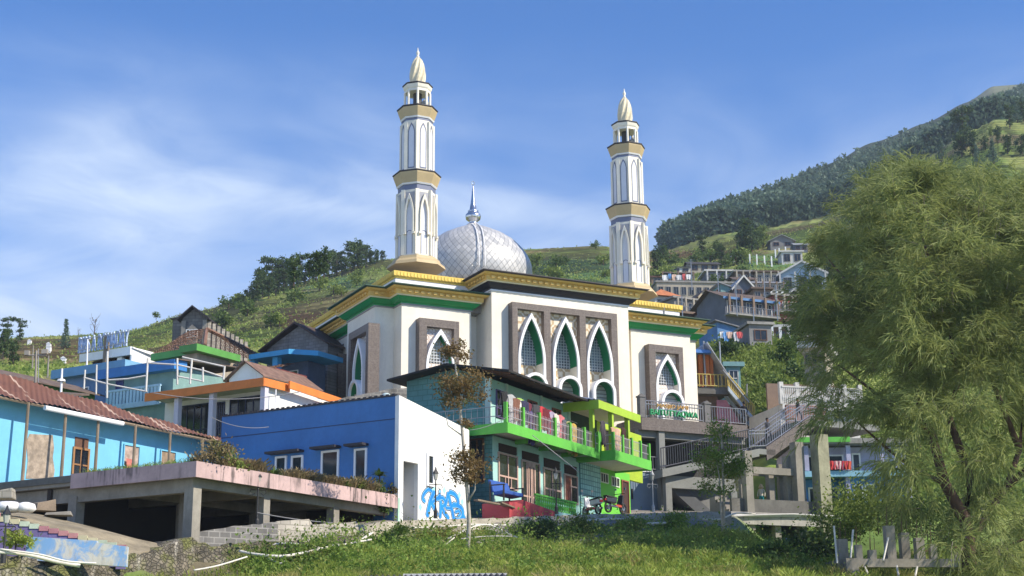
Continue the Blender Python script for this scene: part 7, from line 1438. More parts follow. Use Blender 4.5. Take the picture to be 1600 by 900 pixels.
# ---- slim street trees
def slim_tree(label, base, tips, clumps, mat, bark, n, size, r0=.07):
    T = thing('street_tree', label, 'tree', base); m = MB()
    for path, ra in tips: m.tube([tuple(p) for p in path], ra, 6, ra * .35)
    m.build('trunk', bark, T, smooth=True); r = np.random.default_rng(int(abs(base[0] * 10))); L = []
    for c, rx, rz, k in clumps:
        tw = MB(); P = blobs(c, rx, rz, max(6, int(n * k / 90)), int(n * k), r, .33); L.append(leaf_mesh(P, size, .5, r))
        for _ in range(int(9 * k) + 3): q = P[r.integers(len(P))]; tw.tube([tuple(np.array(c) + np.array([0, 0, -rz * .5])), tuple((np.array(c) + q) / 2 + r.normal(size=3) * .06), tuple(q)], .012, 4, .005)
        tw.build('twig', bark, T)
    V, F = join(L); np_mesh('leaves', V, F, LEAF[mat], T); return T
A = lambda u, v, Y: at(u, v, Y)
b0 = A(729, 892, 54); slim_tree('thin tree with browning leaves before the white graffiti wall', b0, [([b0 - np.array([0, 0, .4]), A(733, 810, 54.1), A(728, 740, 54), A(721, 660, 54), A(715, 600, 54.1), A(709, 545, 54)], .10), ([A(731, 785, 54), A(742, 765, 53.9), A(744, 738, 53.8)], .04), ([A(721, 680, 54), A(700, 665, 54.1), A(695, 640, 54)], .03)], [(A(709, 550, 54), .55, .42, .5), (A(713, 596, 54), 1.0, .55, 1.1), (A(722, 622, 53.8), .8, .45, .6), (A(739, 722, 53.9), .75, .5, .7), (A(726, 745, 54), .62, .3, .35), (A(725, 663, 54), .35, .2, .15)], 'brown', BARKP, 1500, .12)
b1 = A(1130, 843, 65); slim_tree('thin green leaved tree with two pale stems before the stairway', b1, [([b1 - np.array([0, 0, .4]), A(1131, 770, 65), A(1128, 700, 65), A(1126, 662, 65)], .08), ([b1, A(1126, 790, 64.9), A(1124, 745, 64.8), A(1117, 700, 65)], .06), ([A(1128, 750, 65), A(1145, 730, 65), A(1160, 720, 65)], .035)], [(A(1125, 675, 65), .55, .6, .6), (A(1128, 722, 65), 1.25, .7, 1.3), (A(1152, 730, 65), .6, .45, .4), (A(1105, 715, 65), .6, .4, .4), (A(1123, 765, 65), .7, .6, .4)], 'weed', BARKP, 1500, .12)
# ---- the big casuarina
def casuarina():
    S = 1.42; r = np.random.default_rng(21); base = at(1516, 935, 42 * S); base[2] -= .5; T = thing('casuarina_tree', 'huge feathery casuarina tree filling the right side of the view', 'tree', base); m = MB()
    A = lambda u, v, Y=42: np.array(at(u, v, Y * S)); limb = [([base, A(1513, 850), A(1508, 812), A(1476, 755, 41.6), A(1455, 676, 41.4), A(1434, 624, 41.2), A(1420, 560, 41)], .30), ([A(1508, 812), A(1517, 748, 42.3), A(1496, 690, 42.4), A(1480, 645, 42.5), A(1447, 588, 42.6), A(1405, 520, 42.6), A(1380, 440, 42.6)], .20), ([A(1513, 850), A(1545, 800, 42.5), A(1572, 762, 42.8), A(1593, 703, 43), A(1600, 620, 43.2), A(1605, 480, 43.4)], .17), ([A(1480, 645, 42.5), A(1497, 600, 42.2), A(1488, 540, 42), A(1480, 470, 42), A(1450, 400, 41.8), A(1425, 310, 41.8)], .12), ([A(1593, 703, 43), A(1560, 620, 43.4), A(1525, 520, 43.6), A(1520, 420, 43.8), A(1510, 320, 44)], .13), ([A(1455, 676, 41.4), A(1400, 640, 40.8), A(1350, 600, 40.4), A(1310, 570, 40.2)], .10), ([A(1476, 755, 41.6), A(1430, 735, 41), A(1385, 700, 40.6), A(1340, 660, 40.3)], .10), ([A(1572, 762, 42.8), A(1640, 700, 43.5), A(1690, 600, 44)], .14), ([A(1405, 520, 42.6), A(1340, 460, 42.8), A(1290, 400, 43)], .09), ([A(1513, 860), A(1470, 850, 41.5), A(1430, 870, 41)], .08), ([A(1513, 870), A(1580, 850, 41.5), A(1640, 830, 41)], .09), ([A(1447, 588, 42.6), A(1420, 480, 43), A(1395, 380, 43.2), A(1370, 290, 43.4)], .08)]
    for p, ra in limb: m.tube([tuple(q) for q in p], ra * S * .8, 8, ra * .3)
    m.build('trunk', paint('reddish_bark', (.095, .055, .038), .95, .35, 3, .3), T, smooth=True)
    poly = np.array([(1322, 285), (1345, 256), (1395, 242), (1425, 236), (1455, 258), (1500, 266), (1550, 262), (1600, 268), (1700, 300), (1760, 420), (1780, 600), (1740, 800), (1700, 930), (1440, 930), (1470, 868), (1428, 835), (1405, 790), (1385, 740), (1350, 712), (1305, 700), (1275, 668), (1252, 640), (1262, 600), (1300, 575), (1262, 548), (1238, 505), (1233, 440), (1250, 385), (1280, 345), (1312, 330)], float)
    poly = np.stack([1545 + (poly[:, 0] - 1545) * .925, 640 + (poly[:, 1] - 640) * .955], 1)
    def inside(u, v):
        c = np.zeros(len(u), bool); x, y = poly[:, 0], poly[:, 1]; j = len(poly) - 1
        for i in range(len(poly)):
            w = ((y[i] > v) != (y[j] > v)) & (u < (x[j] - x[i]) * (v - y[i]) / (y[j] - y[i] + 1e-9) + x[i]); c ^= w; j = i
        return c
    N = 820; u = r.uniform(1225, 1790, N); v = r.uniform(230, 930, N); Y = 42.8 + r.uniform(-1, 1, N) * 5.2; ax = np.interp(v, [230, 420, 930], [1470, 1510, 1560]); keep = inside(u, v) & (np.abs(Y - 42.8) < 5.2 * np.sqrt(np.clip(1 - ((u - ax) / 330) ** 2, .06, 1)))
    thin = np.interp(v, [230, 500, 600, 700, 800, 930], [1, .90, .46, .17, .13, .42]) * np.interp(u, [1230, 1330, 1430], [.8, .9, 1]); keep &= (r.random(N) < thin); u, v, Y = u[keep], v[keep], Y[keep]; j = np.repeat(np.arange(len(u)), 7); g0 = r.normal(size=(len(j), 3)); u = u[j] + g0[:, 0] * 15; v = v[j] + g0[:, 1] * 11 + np.abs(g0[:, 0]) * 7; Y = Y[j] + g0[:, 2] * .38; big = r.random(len(u)) < .9; u, v, Y = u[big], v[big], Y[big]
    C = np.array([at(a, b_, c * S) for a, b_, c in zip(u, v, Y)]); core = np.array(at(1505, 640, 42.8 * S)); out = C - core; out /= np.linalg.norm(out, axis=1)[:, None]; n = len(C); k = 98
    i = np.repeat(np.arange(n), k); tw = r.integers(0, 9, n * k) + i * 9; D9 = out[:, None, :] * .55 + rndu(n * 9, r).reshape(n, 9, 3) * .75 + np.array([0, 0, .38]); D9 = D9.reshape(-1, 3); D9 /= np.linalg.norm(D9, axis=1)[:, None]; L9 = S * (.45 + .55 * r.random(n * 9))
    g = r.random(n * k); P = C[i] + D9[tw] * (L9[tw] * g)[:, None] - np.array([0, 0, 1]) * (.21 * (L9[tw] * g) ** 2)[:, None] + r.normal(size=(n * k, 3)) * .035
    d = D9[tw] * .75 + np.array([0, 0, -.62]) + rndu(n * k, r) * .42; d /= np.linalg.norm(d, axis=1)[:, None]; L = S * (.20 + .26 * r.random(n * k))[:, None]; s = np.cross(d, rndu(n * k, r)); s /= np.linalg.norm(s, axis=1)[:, None]; w = .0145
    mid = P + d * L * .55; tip = P + d * L + np.array([0, 0, -.05]) * L
    V = np.stack([P - s * w, P + s * w, mid + s * w, mid - s * w], 1).reshape(-1, 3); F = np.arange(len(V)).reshape(-1, 4); V2 = np.stack([mid - s * w, mid + s * w, tip + s * w * .3, tip - s * w * .3], 1).reshape(-1, 3)
    V, F = join([(V, F), (V2, np.arange(len(V2)).reshape(-1, 4))]); np_mesh('foliage', V, F, LEAF['cas'], T)
    t = MB(); sel = r.permutation(n)[:700]
    for j in sel:
        for q in range(2): e = j * 9 + q; t.tube([tuple(C[j] - out[j] * .5 - np.array([0, 0, .1])), tuple(C[j]), tuple(C[j] + D9[e] * L9[e] * .8 - np.array([0, 0, .15]))], .016, 4, .006)
    t.build('twig', paint('grey_twig', (.20, .17, .14)), T); return T
CAS = casuarina()
# ---- trees on the hills
def tree_proto(kind, seed):
    r = np.random.default_rng(seed); m = MB()
    if kind == 'broad':
        m.tube([(0, 0, -.6), (.1, .05, 3), (.05, 0, 6)], .22, 6, .1)
        for q in range(4): a = q * 1.6 + r.random(); m.tube([(.08, .03, 2.6 + q * .7), (math.cos(a) * 1.0, math.sin(a) * 1.0, 4.2 + q * .8)], .08, 5, .03)
        P = np.concatenate([blobs((0, 0, 5.6), 1.9, 2.0, 9, 420, r, .24), blobs((r.normal() * .5, 0, 3.4), 1.6, 1.4, 7, 300, r, .26), blobs((r.normal() * .4, 0, 1.5), 1.3, .9, 5, 130, r, .3)]); V, F = leaf_mesh(P, .62, .6, r); mt = 'dark'
    elif kind == 'umbrella':
        m.tube([(0, 0, -.6), (.15, 0, 4), (.1, .1, 8)], .2, 6, .08); P = np.concatenate([blobs((0, 0, 8.2), 2.0, .55, 7, 260, r, .28), blobs((.5, .2, 6.3), 1.5, .4, 5, 150, r, .3), blobs((-.4, 0, 4.8), 1.3, .6, 5, 150, r, .3), blobs((.3, 0, 3.2), 1.2, .7, 5, 130, r, .3), blobs((0, 0, 1.6), 1.3, .8, 5, 110, r, .3)]); V, F = leaf_mesh(P, .6, .6, r); mt = 'dark'
        for q in range(5): a = q * 1.3; m.tube([(.1, 0, 5.5 + q * .4), (math.cos(a) * 1.3, math.sin(a) * 1.3, 7.4 + q * .15)], .06, 5, .03)
    elif kind == 'cone':
        m.tube([(0, 0, -.6), (0, 0, 8)], .18, 6, .04); z = r.random(620) ** 1.3 * 8; a = r.random(620) * 6.28; rr = (1 - z / 8.6) * 1.7 * np.sqrt(r.random(620)) * (1 + .25 * np.sin(z * 5)); P = np.stack([rr * np.cos(a), rr * np.sin(a), z + .5], 1); V, F = leaf_mesh(P, .6, .5, r); mt = 'pine'
    elif kind == 'bush':
        m.tube([(0, 0, -.5), (.05, 0, 1)], .1, 5); P = blobs((0, 0, 1.1), 1.2, .9, 8, 260, r, .3); P[:, 2] = np.maximum(P[:, 2], 0); V, F = leaf_mesh(P, .42, .6, r); mt = 'mid'
    else:
        m.tube([(0, 0, -.5), (.1, 0, 3), (.1, .1, 5)], .12, 6, .03)
        for q in range(12): a = q * 2.4; h = 1.8 + q * .26; m.tube([(.08, 0, h), (math.cos(a) * .7, math.sin(a) * .7, h + .9), (math.cos(a + .3) * 1.0, math.sin(a + .3) * 1.0, h + 1.6)], .04, 4, .012)
        P = blobs((0, 0, 4.5), .9, 1.0, 4, 24, r, .3); V, F = leaf_mesh(P, .3, .4, r); mt = 'brown'
    return m, V, F, mt
_tp = {}
def hill_tree(kind, seed, p, h, label, group=None, name='tree', cat='tree', mat=None):
    key = (kind, seed % 4, mat); H = {'broad': 8.2, 'umbrella': 9, 'cone': 8.6, 'bush': 2.2, 'bare': 6.2}[kind]
    if key not in _tp:
        m, V, F, mt = tree_proto(kind, seed % 4 + 40); T = thing(name, label, cat, (0, 0, 0), group); m.build('trunk', BARK, T); np_mesh('crown', V, F, LEAF[mat or mt], T); T.location = [float(x) for x in p]; T.scale = (h / H,) * 3; T.rotation_euler = (0, 0, seed); _tp[key] = T
        T.name = name; return T
    T = dup(_tp[key], p, seed * 1.7, h / H, label); T.name = name
    if group: T['group'] = group
    elif 'group' in T: del T['group']
    return T
r = np.random.default_rng(77)
GROVE = [(u, np.interp(u, [372, 395, 440, 500, 560, 600], [478, 476, 462, 442, 424, 412]) - 2 - q, h) for u, q, h in [(378, 0, 3.4), (386, 2, 4.2), (394, 4, 5.5), (402, 0, 6.5), (403, 10, 9.0), (410, 3, 8.5), (414, 12, 10.5), (420, 0, 7.5), (424, 8, 10.5), (431, 2, 8), (436, 10, 10), (443, 0, 7.5), (447, 8, 10), (454, 3, 8.5), (459, 10, 9.5), (465, 0, 7), (470, 8, 8.5), (477, 2, 7.5), (483, 8, 8), (489, 0, 6.5), (494, 8, 8.6), (500, 3, 8.5), (506, 8, 9), (512, 0, 8), (519, 6, 8.2), (526, 2, 7.2), (533, 4, 6.5), (540, 0, 6), (547, 5, 8.5), (553, 1, 9.5), (559, 4, 9), (566, 0, 7), (572, 3, 7.2), (579, 0, 5.5), (588, 2, 4.6), (597, 2, 4)]]
for i, (u, v, h) in enumerate(GROVE):
    p = g_on(u, v, 150, 420)
    if p[1] > 325: p = gpt(u, 322.)
    hill_tree('umbrella' if i % 5 in (1, 3) and h > 6 else 'broad', i, p, h * p[1] / 300 * .74, 'dark evergreen tree in the dense grove on the left hill crest', 'trees of the grove on the left hill crest')
SKY = [('bare', 146, 540, 6.2, 'leafless tree standing on the low ridge left of the terraced hill', 'bare_tree'), ('umbrella', 10, 540, 5.5, 'flat topped tree on the ridge near the left edge', 'tree'), ('umbrella', 29, 536, 4.6, 'smaller spreading tree on the ridge right of the flat topped one', 'tree'), ('cone', 101, 545, 5.6, 'dark pointed conifer alone on the brown ridge', 'conifer'), ('broad', 5, 560, 6, 'dark leafy tree mass at the left edge below the ridge', 'tree'), ('broad', 20, 572, 5, 'dark leafy tree just right of the tree mass at the left edge', 'tree'), ('bush', 244, 497, 1.3, 'single round shrub on the skyline of the terraced hill', 'shrub'), ('bush', 930, 388, 1.6, 'single dark shrub on the skyline between dome and right minaret', 'shrub'), ('bare', 122, 530, 2.4, 'thin bare sapling on the low ridge', 'bare_tree')]
for i, (k, u, v, h, lab, nm) in enumerate(SKY): p = g_on(u, v, 110, 330); hill_tree(k, i + 5, p, h * p[1] / 260, lab, None, nm, nm.replace('_', ' '))
for i, (k, u, v, h, lab) in enumerate([('umbrella', 1508, 232, 17, 'tall flat crowned tree on the right skyline knob'), ('broad', 1503, 245, 11, 'dense dark tree beneath the tall flat crowned one'), ('broad', 1520, 243, 10.5, 'dense dark tree right of the tall flat crowned one'), ('cone', 1472, 254, 11, 'grey green columnar tree left of the skyline knob'), ('broad', 1548, 212, 4, 'small bright tree on the right knob'), ('umbrella', 1578, 200, 9.5, 'spreading tree near the right edge of the skyline'), ('cone', 1590, 192, 11, 'pointed tree near the right edge of the skyline'), ('umbrella', 1600, 190, 9, 'tree cut by the right edge of the view'), ('cone', 1528, 262, 9, 'conifer on the dark face of the right knob'), ('cone', 1553, 255, 9, 'second conifer on the dark face of the right knob'), ('broad', 1575, 240, 8, 'leafy tree on the dark face of the right knob'), ('broad', 1598, 245, 9, 'leafy tree by the right edge below the knob'), ('broad', 1540, 235, 6, 'rounded tree under the pale path of the right knob'), ('broad', 1560, 222, 7, 'rounded tree above the pale path of the right knob')]):
    p = g_on(u, v, 220, 420); p = p if p[1] < 400 else gpt(u, 342.); hill_tree(k, i + 2, p, h * .62, lab, None, 'tree', 'tree', 'light' if h == 4 else None)
VT = [(1166, 392, 'broad', 8, 'dark'), (1175, 394, 'broad', 6, 'dark'), (1185, 390, 'broad', 5, 'mid'), (1158, 398, 'broad', 6, 'dark'), (1194, 386, 'broad', 5.5, 'light'), (1098, 404, 'umbrella', 5, 'dark'), (1120, 406, 'broad', 4.4, 'mid'), (1128, 408, 'broad', 4, 'dark'), (1110, 410, 'bush', 3, 'mid'), (1037, 418, 'broad', 5, 'dark'), (1026, 425, 'broad', 5, 'dark'), (1046, 412, 'bush', 3.4, 'mid'), (1150, 412, 'bush', 3, 'mid'), (1160, 410, 'bush', 3, 'light'), (1250, 560, 'broad', 4.0, 'dark'), (1232, 575, 'bush', 3, 'mid'), (1245, 600, 'bush', 2.2, 'dark'), (1146, 560, 'bush', 2.0, 'dark'), (1135, 552, 'bush', 1.8, 'mid'), (1172, 645, 'bush', 1.6, 'light'), (1210, 612, 'bush', 1.4, 'mid'), (1275, 480, 'broad', 5, 'dark'), (1300, 440, 'broad', 7, 'dark')]
for i, (u, v, k, h, mt) in enumerate(VT):
    p = g_on(u, v, 104, 420); kind = {'broad': 'leafy tree', 'umbrella': 'spreading tree', 'bush': 'shrub'}[k]; tone = {'dark': 'dark', 'mid': 'mid green', 'light': 'bright green'}[mt]
    where = 'above the village roofs' if v < 430 else 'on the green slope under the hillside houses' if v > 540 else 'among the hillside houses by the feathery tree'
    hill_tree(k, i, p, h, '%s %s growing %s' % (tone, kind, where), '%s %ss %s' % (tone, kind, where), 'shrub' if k == 'bush' else 'tree', 'shrub' if k == 'bush' else 'tree', mt)
# bushes and little trees scattered over the terraced fields
for i in range(46):
    u = float(r.uniform(300, 960)) if i < 34 else float(r.uniform(1020, 1240)); lo = np.interp(u, [300, 390, 600, 830, 960, 1240], [500, 470, 425, 410, 405, 410]); v = float(lo + r.random() * (60 if u < 620 else 40)); p = g_on(u, v, 118, 330)
    hill_tree('bush', i, p, 1.5 + 1.6 * r.random(), 'low round bush among the terraced fields', 'bushes on the terraced fields', 'bush', 'bush', ['mid', 'light', 'mid', 'light'][i % 4])
def crops():
    r = np.random.default_rng(6); n = 150000; u = r.uniform(-60, 1330, n); Y = 112 + (340 - 112) * r.random(n) ** .8; X = (u - 800) / FPX * Y; z = zfun(u, Y); zb = zbase(u, Y); w = smooth(Y, 130, 170); row = zb / 1.45 + (fbm(X / 14, Y / 40, 5) - .5) * 1.2; fr = row - np.floor(row)
    den = fbm(X / 12, Y / 20, 44); ok = ((fr < .48) | (r.random(n) < .06)) & (den > .30) & ~((u > 1015) & (z < 30) & (r.random(n) < .5)); bare = (fbm(X / 30 + 9, Y / 18, 41) > .62); ok &= ~bare | (r.random(n) < .25)
    P = np.stack([X, Y, z + .05], 1)[ok]; rr = .20 + .25 * r.random(len(P)); V, F = leaf_mesh(np.repeat(P, 2, 0) + r.normal(size=(2 * len(P), 3)) * .12, np.repeat(rr, 2), .6, r, .9); tag(np_mesh('field_crops', V, F, LEAF['crop'], loc=(0, 200, 40)), kind='stuff')
    # ferns and creepers on the steep green slope beside the stairs
    n = 9000; u = r.uniform(1122, 1262, n); v = r.uniform(528, 650, n); P = []
    Yg = np.linspace(104, 150, 140); 
    for a in np.arange(1122, 1262, 2.): pass
    U, YY = np.concatenate([r.uniform(1118, 1266, 16000), r.uniform(1266, 1640, 16000)]), np.concatenate([r.uniform(104, 150, 16000), r.uniform(90, 150, 16000)]); Z = zfun(U, YY); X = (U - 800) / FPX * YY; P = np.stack([X, YY, Z + .1], 1); P = np.repeat(P, 2, 0) + r.normal(size=(64000, 3)) * .2; V, F = leaf_mesh(P, .34, .45, r, .5); tag(np_mesh('slope_ferns', V, F, LEAF['light'], loc=(20, 120, 24)), kind='stuff')
crops()
def forest():
    r = np.random.default_rng(14); C = []; hs = []
    ridge = lambda u: np.interp(u, [980, 1015, 1100, 1200, 1300, 1400, 1490, 1560, 1610], [400, 376, 346, 308, 264, 225, 194, 162, 136])
    low = lambda u: np.interp(u, [980, 1015, 1060, 1130, 1200, 1260, 1330, 1490, 1610], [405, 390, 384, 366, 360, 366, 352, 250, 190])
    n = 4200; u = r.uniform(1005, 1640, n); q = r.random(n); v = ridge(u) + 9 + (low(u) - ridge(u) - 9) * q
    Ys = np.exp(np.linspace(math.log(400), math.log(1250), 260))
    for a, b_ in zip(u, v):
        d = ray(a, b_); zr = Ys * d[2] / d[1]; xr = Ys * d[0] / d[1]; zz = zbase(800 + FPX * xr / Ys, Ys); i = np.argmax(zz >= zr)
        if zz[i] < zr[i]: continue
        C.append((xr[i], Ys[i], zr[i])); 
    C = np.array(C); sz = np.interp(C[:, 1], [400, 480, 800, 1100], [6.5, 7, 7, 7]) * (.7 + .6 * r.random(len(C))); k = 62; t = rndu(k, r); i = np.repeat(np.arange(len(C)), k); z = r.random(len(i)); rad_ = (.34 * (1 - z) ** .6 + .05) * (.4 + .6 * np.sqrt(r.random(len(i)))); a = r.random(len(i)) * 6.283
    P = C[i] + np.stack([rad_ * np.cos(a) * .95, rad_ * np.sin(a) * .95, z * 1.0 - .05], 1) * sz[i][:, None]; V, F = leaf_mesh(P, sz[i] * .17, .7, r, .2); tag(np_mesh('mountain_forest', V, F, LEAF['pine'], loc=(200, 700, 200)), kind='stuff')
forest()
# ------------------------------------------------------------------ walls, steps and pipes along the foot of the slope
STONEM = None
def rubble_mat():
    m, n, p = newmat('mossy_rubble_stone'); b = NB(n); v = b.nd('ShaderNodeTexVoronoi'); v.inputs['Scale'].default_value = 6.5; b.ln(b.pos((1, 1, 1.25)), v.inputs['Vector'])
    e = b.nd('ShaderNodeTexVoronoi', feature='DISTANCE_TO_EDGE'); e.inputs['Scale'].default_value = 6.5; b.ln(b.pos((1, 1, 1.25)), e.inputs['Vector'])
    sp = b.nd('ShaderNodeSeparateColor'); b.ln(v.outputs['Color'], sp.inputs[0]); c = b.mix(sp.outputs[0], (.085, .075, .055), (.22, .19, .145)); c = b.mix(b.rng(e.outputs['Distance'], 0, .06), (.11, .10, .075), c)
    c = b.mix(b.rng(b.noise(b.pos(), .9, 5, .65), .42, .60, 0, .9), c, (.13, .14, .035)); c = b.mix(b.rng(b.noise(b.pos((1.5, 1.5, .5), (3, 1, 0)), 1.2, 5, .65), .55, .7, 0, .7), c, (.45, .42, .36)); c = b.mix(b.rng(b.noise(b.pos(), 2.2, 5, .7), .3, .55, .65, 0), c, (.03, .028, .02))
    b.ln(c, p.inputs['Base Color']); p.inputs['Roughness'].default_value = .95; b.bump(b.rng(e.outputs['Distance'], 0, .12), .9, .06, p); return m
RUB = rubble_mat()
def wall_run(name, pts, foot, th, mat, label, cat='wall', wob=.05, seed=1, back=None):
    """free-standing wall along measured top points (u, v, Y) with its feet at rows foot; uneven top, real thickness"""
    r = np.random.default_rng(seed); P = []
    for (a, b_), (fa, fb) in zip(zip(pts[:-1], pts[1:]), zip(foot[:-1], foot[1:])):
        n = max(2, int(abs(b_[0] - a[0]) / 9))
        for i in range(n): q = i / n; P.append((at(a[0] + (b_[0] - a[0]) * q, a[1] + (b_[1] - a[1]) * q, a[2] + (b_[2] - a[2]) * q), fa + (fb - fa) * q))
    P.append((at(*pts[-1]), foot[-1])); V = []; F = []; N = len(P)
    for i, (p, fv) in enumerate(P):
        d = P[min(i + 1, N - 1)][0] - P[max(i - 1, 0)][0]; d = d / np.hypot(d[0], d[1]); nn = np.array([d[1], -d[0], 0]); zf = float(at(pix(p)[0], fv, p[1])[2]) - .4; t = np.array([0, 0, r.normal(0, wob)])
        lean = nn * .18; V += [p + t, np.array([p[0], p[1], (p[2] + zf) / 2]) + lean * .6 + nn * r.normal(0, wob), np.array([p[0], p[1], zf]) + lean, np.array([p[0], p[1], zf]) - nn * th, p + t - nn * th]
    for i in range(N - 1):
        for k in range(5): F.append((i * 5 + k, i * 5 + (k + 1) % 5, i * 5 + 5 + (k + 1) % 5, i * 5 + 5 + k))
    o = np_mesh(name, V, F, mat, loc=P[N // 2][0]); me = o.data; bm = bmesh.new(); bm.from_mesh(me); bmesh.ops.holes_fill(bm, edges=bm.edges, sides=8); bmesh.ops.recalc_face_normals(bm, faces=bm.faces); bm.to_mesh(me); bm.free(); return tag(o, label, cat)
BLKL = blocks('pale_concrete_blocks', (.40, .37, .31), (.24, .22, .18), 30, .40, .21, .14, .25); BLKD = blocks('dark_concrete_blocks', (.15, .145, .135), (.27, .26, .24), 20, .40, .21, .25, .45, .022)
# mossy stone retaining wall, from the lower left corner up to the block walls
wall_run('stone_retaining_wall', [(-60, 893, 43), (100, 884, 45.5), (200, 868, 47.5), (270, 851, 49), (300, 842, 50), (330, 856, 50.3), (390, 846, 51), (470, 846, 51.5), (552, 840, 52.8)], [945, 940, 935, 930, 925, 918, 905, 892, 870], 1.0, RUB, 'mossy rubble stone retaining wall rising from the lower left below the dark terrace', 'wall', .05, 3)
wall_run('stone_wall', [(-40, 868, 44.3), (30, 868, 45), (110, 880, 46), (140, 886, 46.4)], [930, 930, 930, 920], .6, RUB, 'yellow lichened stone wall at the lower left corner under the white pipes', 'wall', .03, 5)
wall_run('block_wall', [(288, 858, 50.6), (302, 833, 50.8), (345, 825, 51.5), (396, 819, 52.3), (434, 816, 52.9)], [866, 866, 856, 848, 846], .18, BLKD, 'blackened concrete block wall with a sloping end below the terrace pillars', 'wall', .02, 6)
wall_run('block_wall', [(430, 822, 53.1), (434, 814, 53.2), (483, 811, 54), (489, 819, 54.1), (503, 818, 54.3), (557, 815, 55.4), (560, 822, 55.5)], [846, 848, 850, 850, 850, 846, 842], .18, BLKL, 'clean pale concrete block wall with a broken stepped top, right of the lamp post', 'wall', .01, 7)
wall_run('lane_wall', [(556, 819, 55.6), (640, 813.5, 58.2), (760, 810, 61.2), (900, 805, 65), (1050, 801, 69), (1142, 799, 71.5)], [842, 842, 836, 832, 826, 822], .25, paint('pale_lane_wall', (.36, .33, .26), .95, .3, 1.2, .7, (.07, .07, .04)), 'low stained lane wall along the top of the grassy bank', 'wall', .02, 8)
wall_run('mouldy_wall', [(480, 636, 78), (535, 622, 78.5), (585, 612, 79), (640, 604, 80)], [660, 660, 650, 640], .2, blocks('mouldy_blocks', (.16, .155, .14), (.26, .25, .22), 30, .40, .21, .35, .8), 'black mouldy block parapet between the blue house and the left wing of the mosque', 'wall', .03, 9)
_q = at(603, 626, 77); _m = MB(Fr(_q[:2], 0)); _m.lathe((0, 0), [(.22, _q[2] - .4), (.24, _q[2] - .3), (.24, _q[2] + .3), (.18, _q[2] + .38), (.08, _q[2] + .42)], 14); solo(_m, 'water_tank', paint('pale_tank', (.45, .55, .55), .5, .1, 2, .2), 'small pale water tank behind the roof edge of the blue house', 'tank')
# purple wall with painted stepped top
def stepped_wall():
    Y0 = 46.5; T = thing('stepped_wall', 'purple wall with a stepped top painted in pastel blocks at the lower left', 'wall', at(90, 860, Y0)); f = Fr(at(0, 840, 46.2)[:2], 12); n = 15; m = MB(f); caps = [[], [], [], []]
    for i in range(n):
        u0, u1 = -30 + 15.2 * i, -30 + 15.2 * (i + 1); v = 800 + 3.65 * (i + .3) if i > 1 else 801; a, b_ = f.hits(u0, v), f.hits(u1, v); z = f.hitz((u0 + u1) / 2, v); m.box(a, b_, 0, .16, z - (1.9 if i < 6 else .75), z - .14); caps[(i // 2) % 4].append((a, b_, z))
    m.build('wall_body', paint('purple_paint', (.15, .12, .27), .8, .12, .8, .4), T); cols = [(.50, .24, .24), (.55, .50, .32), (.45, .52, .40), (.40, .18, .20)]
    for k, cc in enumerate(caps):
        for a, b_, z in cc: c = MB(f); c.box(a, b_ - .01, -.03, .19, z - .138, z + .02); c.build('painted_block', paint('block_paint_%d' % k, cols[k], .85, .15, 2, .4), T)
stepped_wall()
f = Fr(at(40, 838, 45.3)[:2], 6); a, b_ = f.hits(41, 850), f.hits(199, 860); z0, z1 = f.hitz(41, 838), f.hitz(199, 854); m = MB(f); m.prism([(a, z0 - .72), (b_, z1 - .62), (b_, z1), (a + (b_ - a) * .7, z1 + .12), (a + (b_ - a) * .69, z1 + .18), (a, z0)], 0, .25)
mm, n_, p_ = newmat('flaking_blue_paint'); b = NB(n_); c = b.mix(b.rng(b.noise(b.pos((1.2, 1.2, .9)), 1.6, 6, .7, .8), .42, .62), (.20, .38, .66), (.60, .57, .50)); c = b.mix(b.rng(b.noise(b.pos((2, 2, .6), (5, 2, 1)), 2.4, 6, .7), .5, .7, 0, .8), c, (.46, .42, .36)); c = b.mix(b.rng(b.noise(b.pos(), 5, 5, .7), .55, .8, 0, .5), c, (.16, .14, .12)); b.ln(c, p_.inputs['Base Color']); p_.inputs['Roughness'].default_value = .9
solo(m, 'flaking_wall', mm, 'low wall with flaking blue and white paint in front of the purple stepped wall', 'wall')
# sloping paved path between the purple wall and the terrace
V = [at(u, v, Y) for u, v, Y in ((-40, 790, 52), (60, 803, 50.5), (140, 822, 50), (215, 842, 49.5), (262, 852, 49.6), (205, 868, 47.6), (150, 852, 47.2), (80, 826, 47), (20, 808, 46.9), (-40, 800, 46.8))]
m = MB(); m.add([tuple(p) for p in V] + [tuple(p - np.array([0, 0, .35])) for p in V], [tuple(range(10)), tuple(range(19, 9, -1))] + [(i, (i + 1) % 10, 10 + (i + 1) % 10, 10 + i) for i in range(10)]); o = m.build('path', paint('mossy_path', (.26, .22, .15), .95, .3, 1.4, .4, (.08, .09, .03)), None, loc=at(100, 835, 48)); tag(o, kind='structure')
for i, (u, v, Y, w, h, az, lab, mt) in enumerate(((68, 799, 50.6, .7, .42, 35, 'tilted wooden board leaning at the mouth of the dark terrace', WOOD), (92, 806, 50.3, .9, .14, 10, 'long pale slab lying before the dark terrace', CONC), (3, 780, 48, .8, .35, 5, 'stacked buff blocks at the left edge by the white sack', BLKL))):
    f = Fr(at(u, v, Y)[:2], az); z = float(at(u, v, Y)[2]); m = MB(f); m.add([(-w / 2, -.3, z), (w / 2, -.3, z), (w / 2, .3, z), (-w / 2, .3, z), (-w / 2 + .05, -.26, z + h * .6), (w / 2 - .03, -.28, z + h), (w / 2 - .06, .28, z + h), (-w / 2, .24, z + h * .7)], [(3, 2, 1, 0), (4, 5, 6, 7), (0, 1, 5, 4), (1, 2, 6, 5), (2, 3, 7, 6), (3, 0, 4, 7)]); solo(m, ['board', 'slab', 'blocks'][i], mt, lab, ['board', 'slab', 'blocks'][i], bevel=.02)
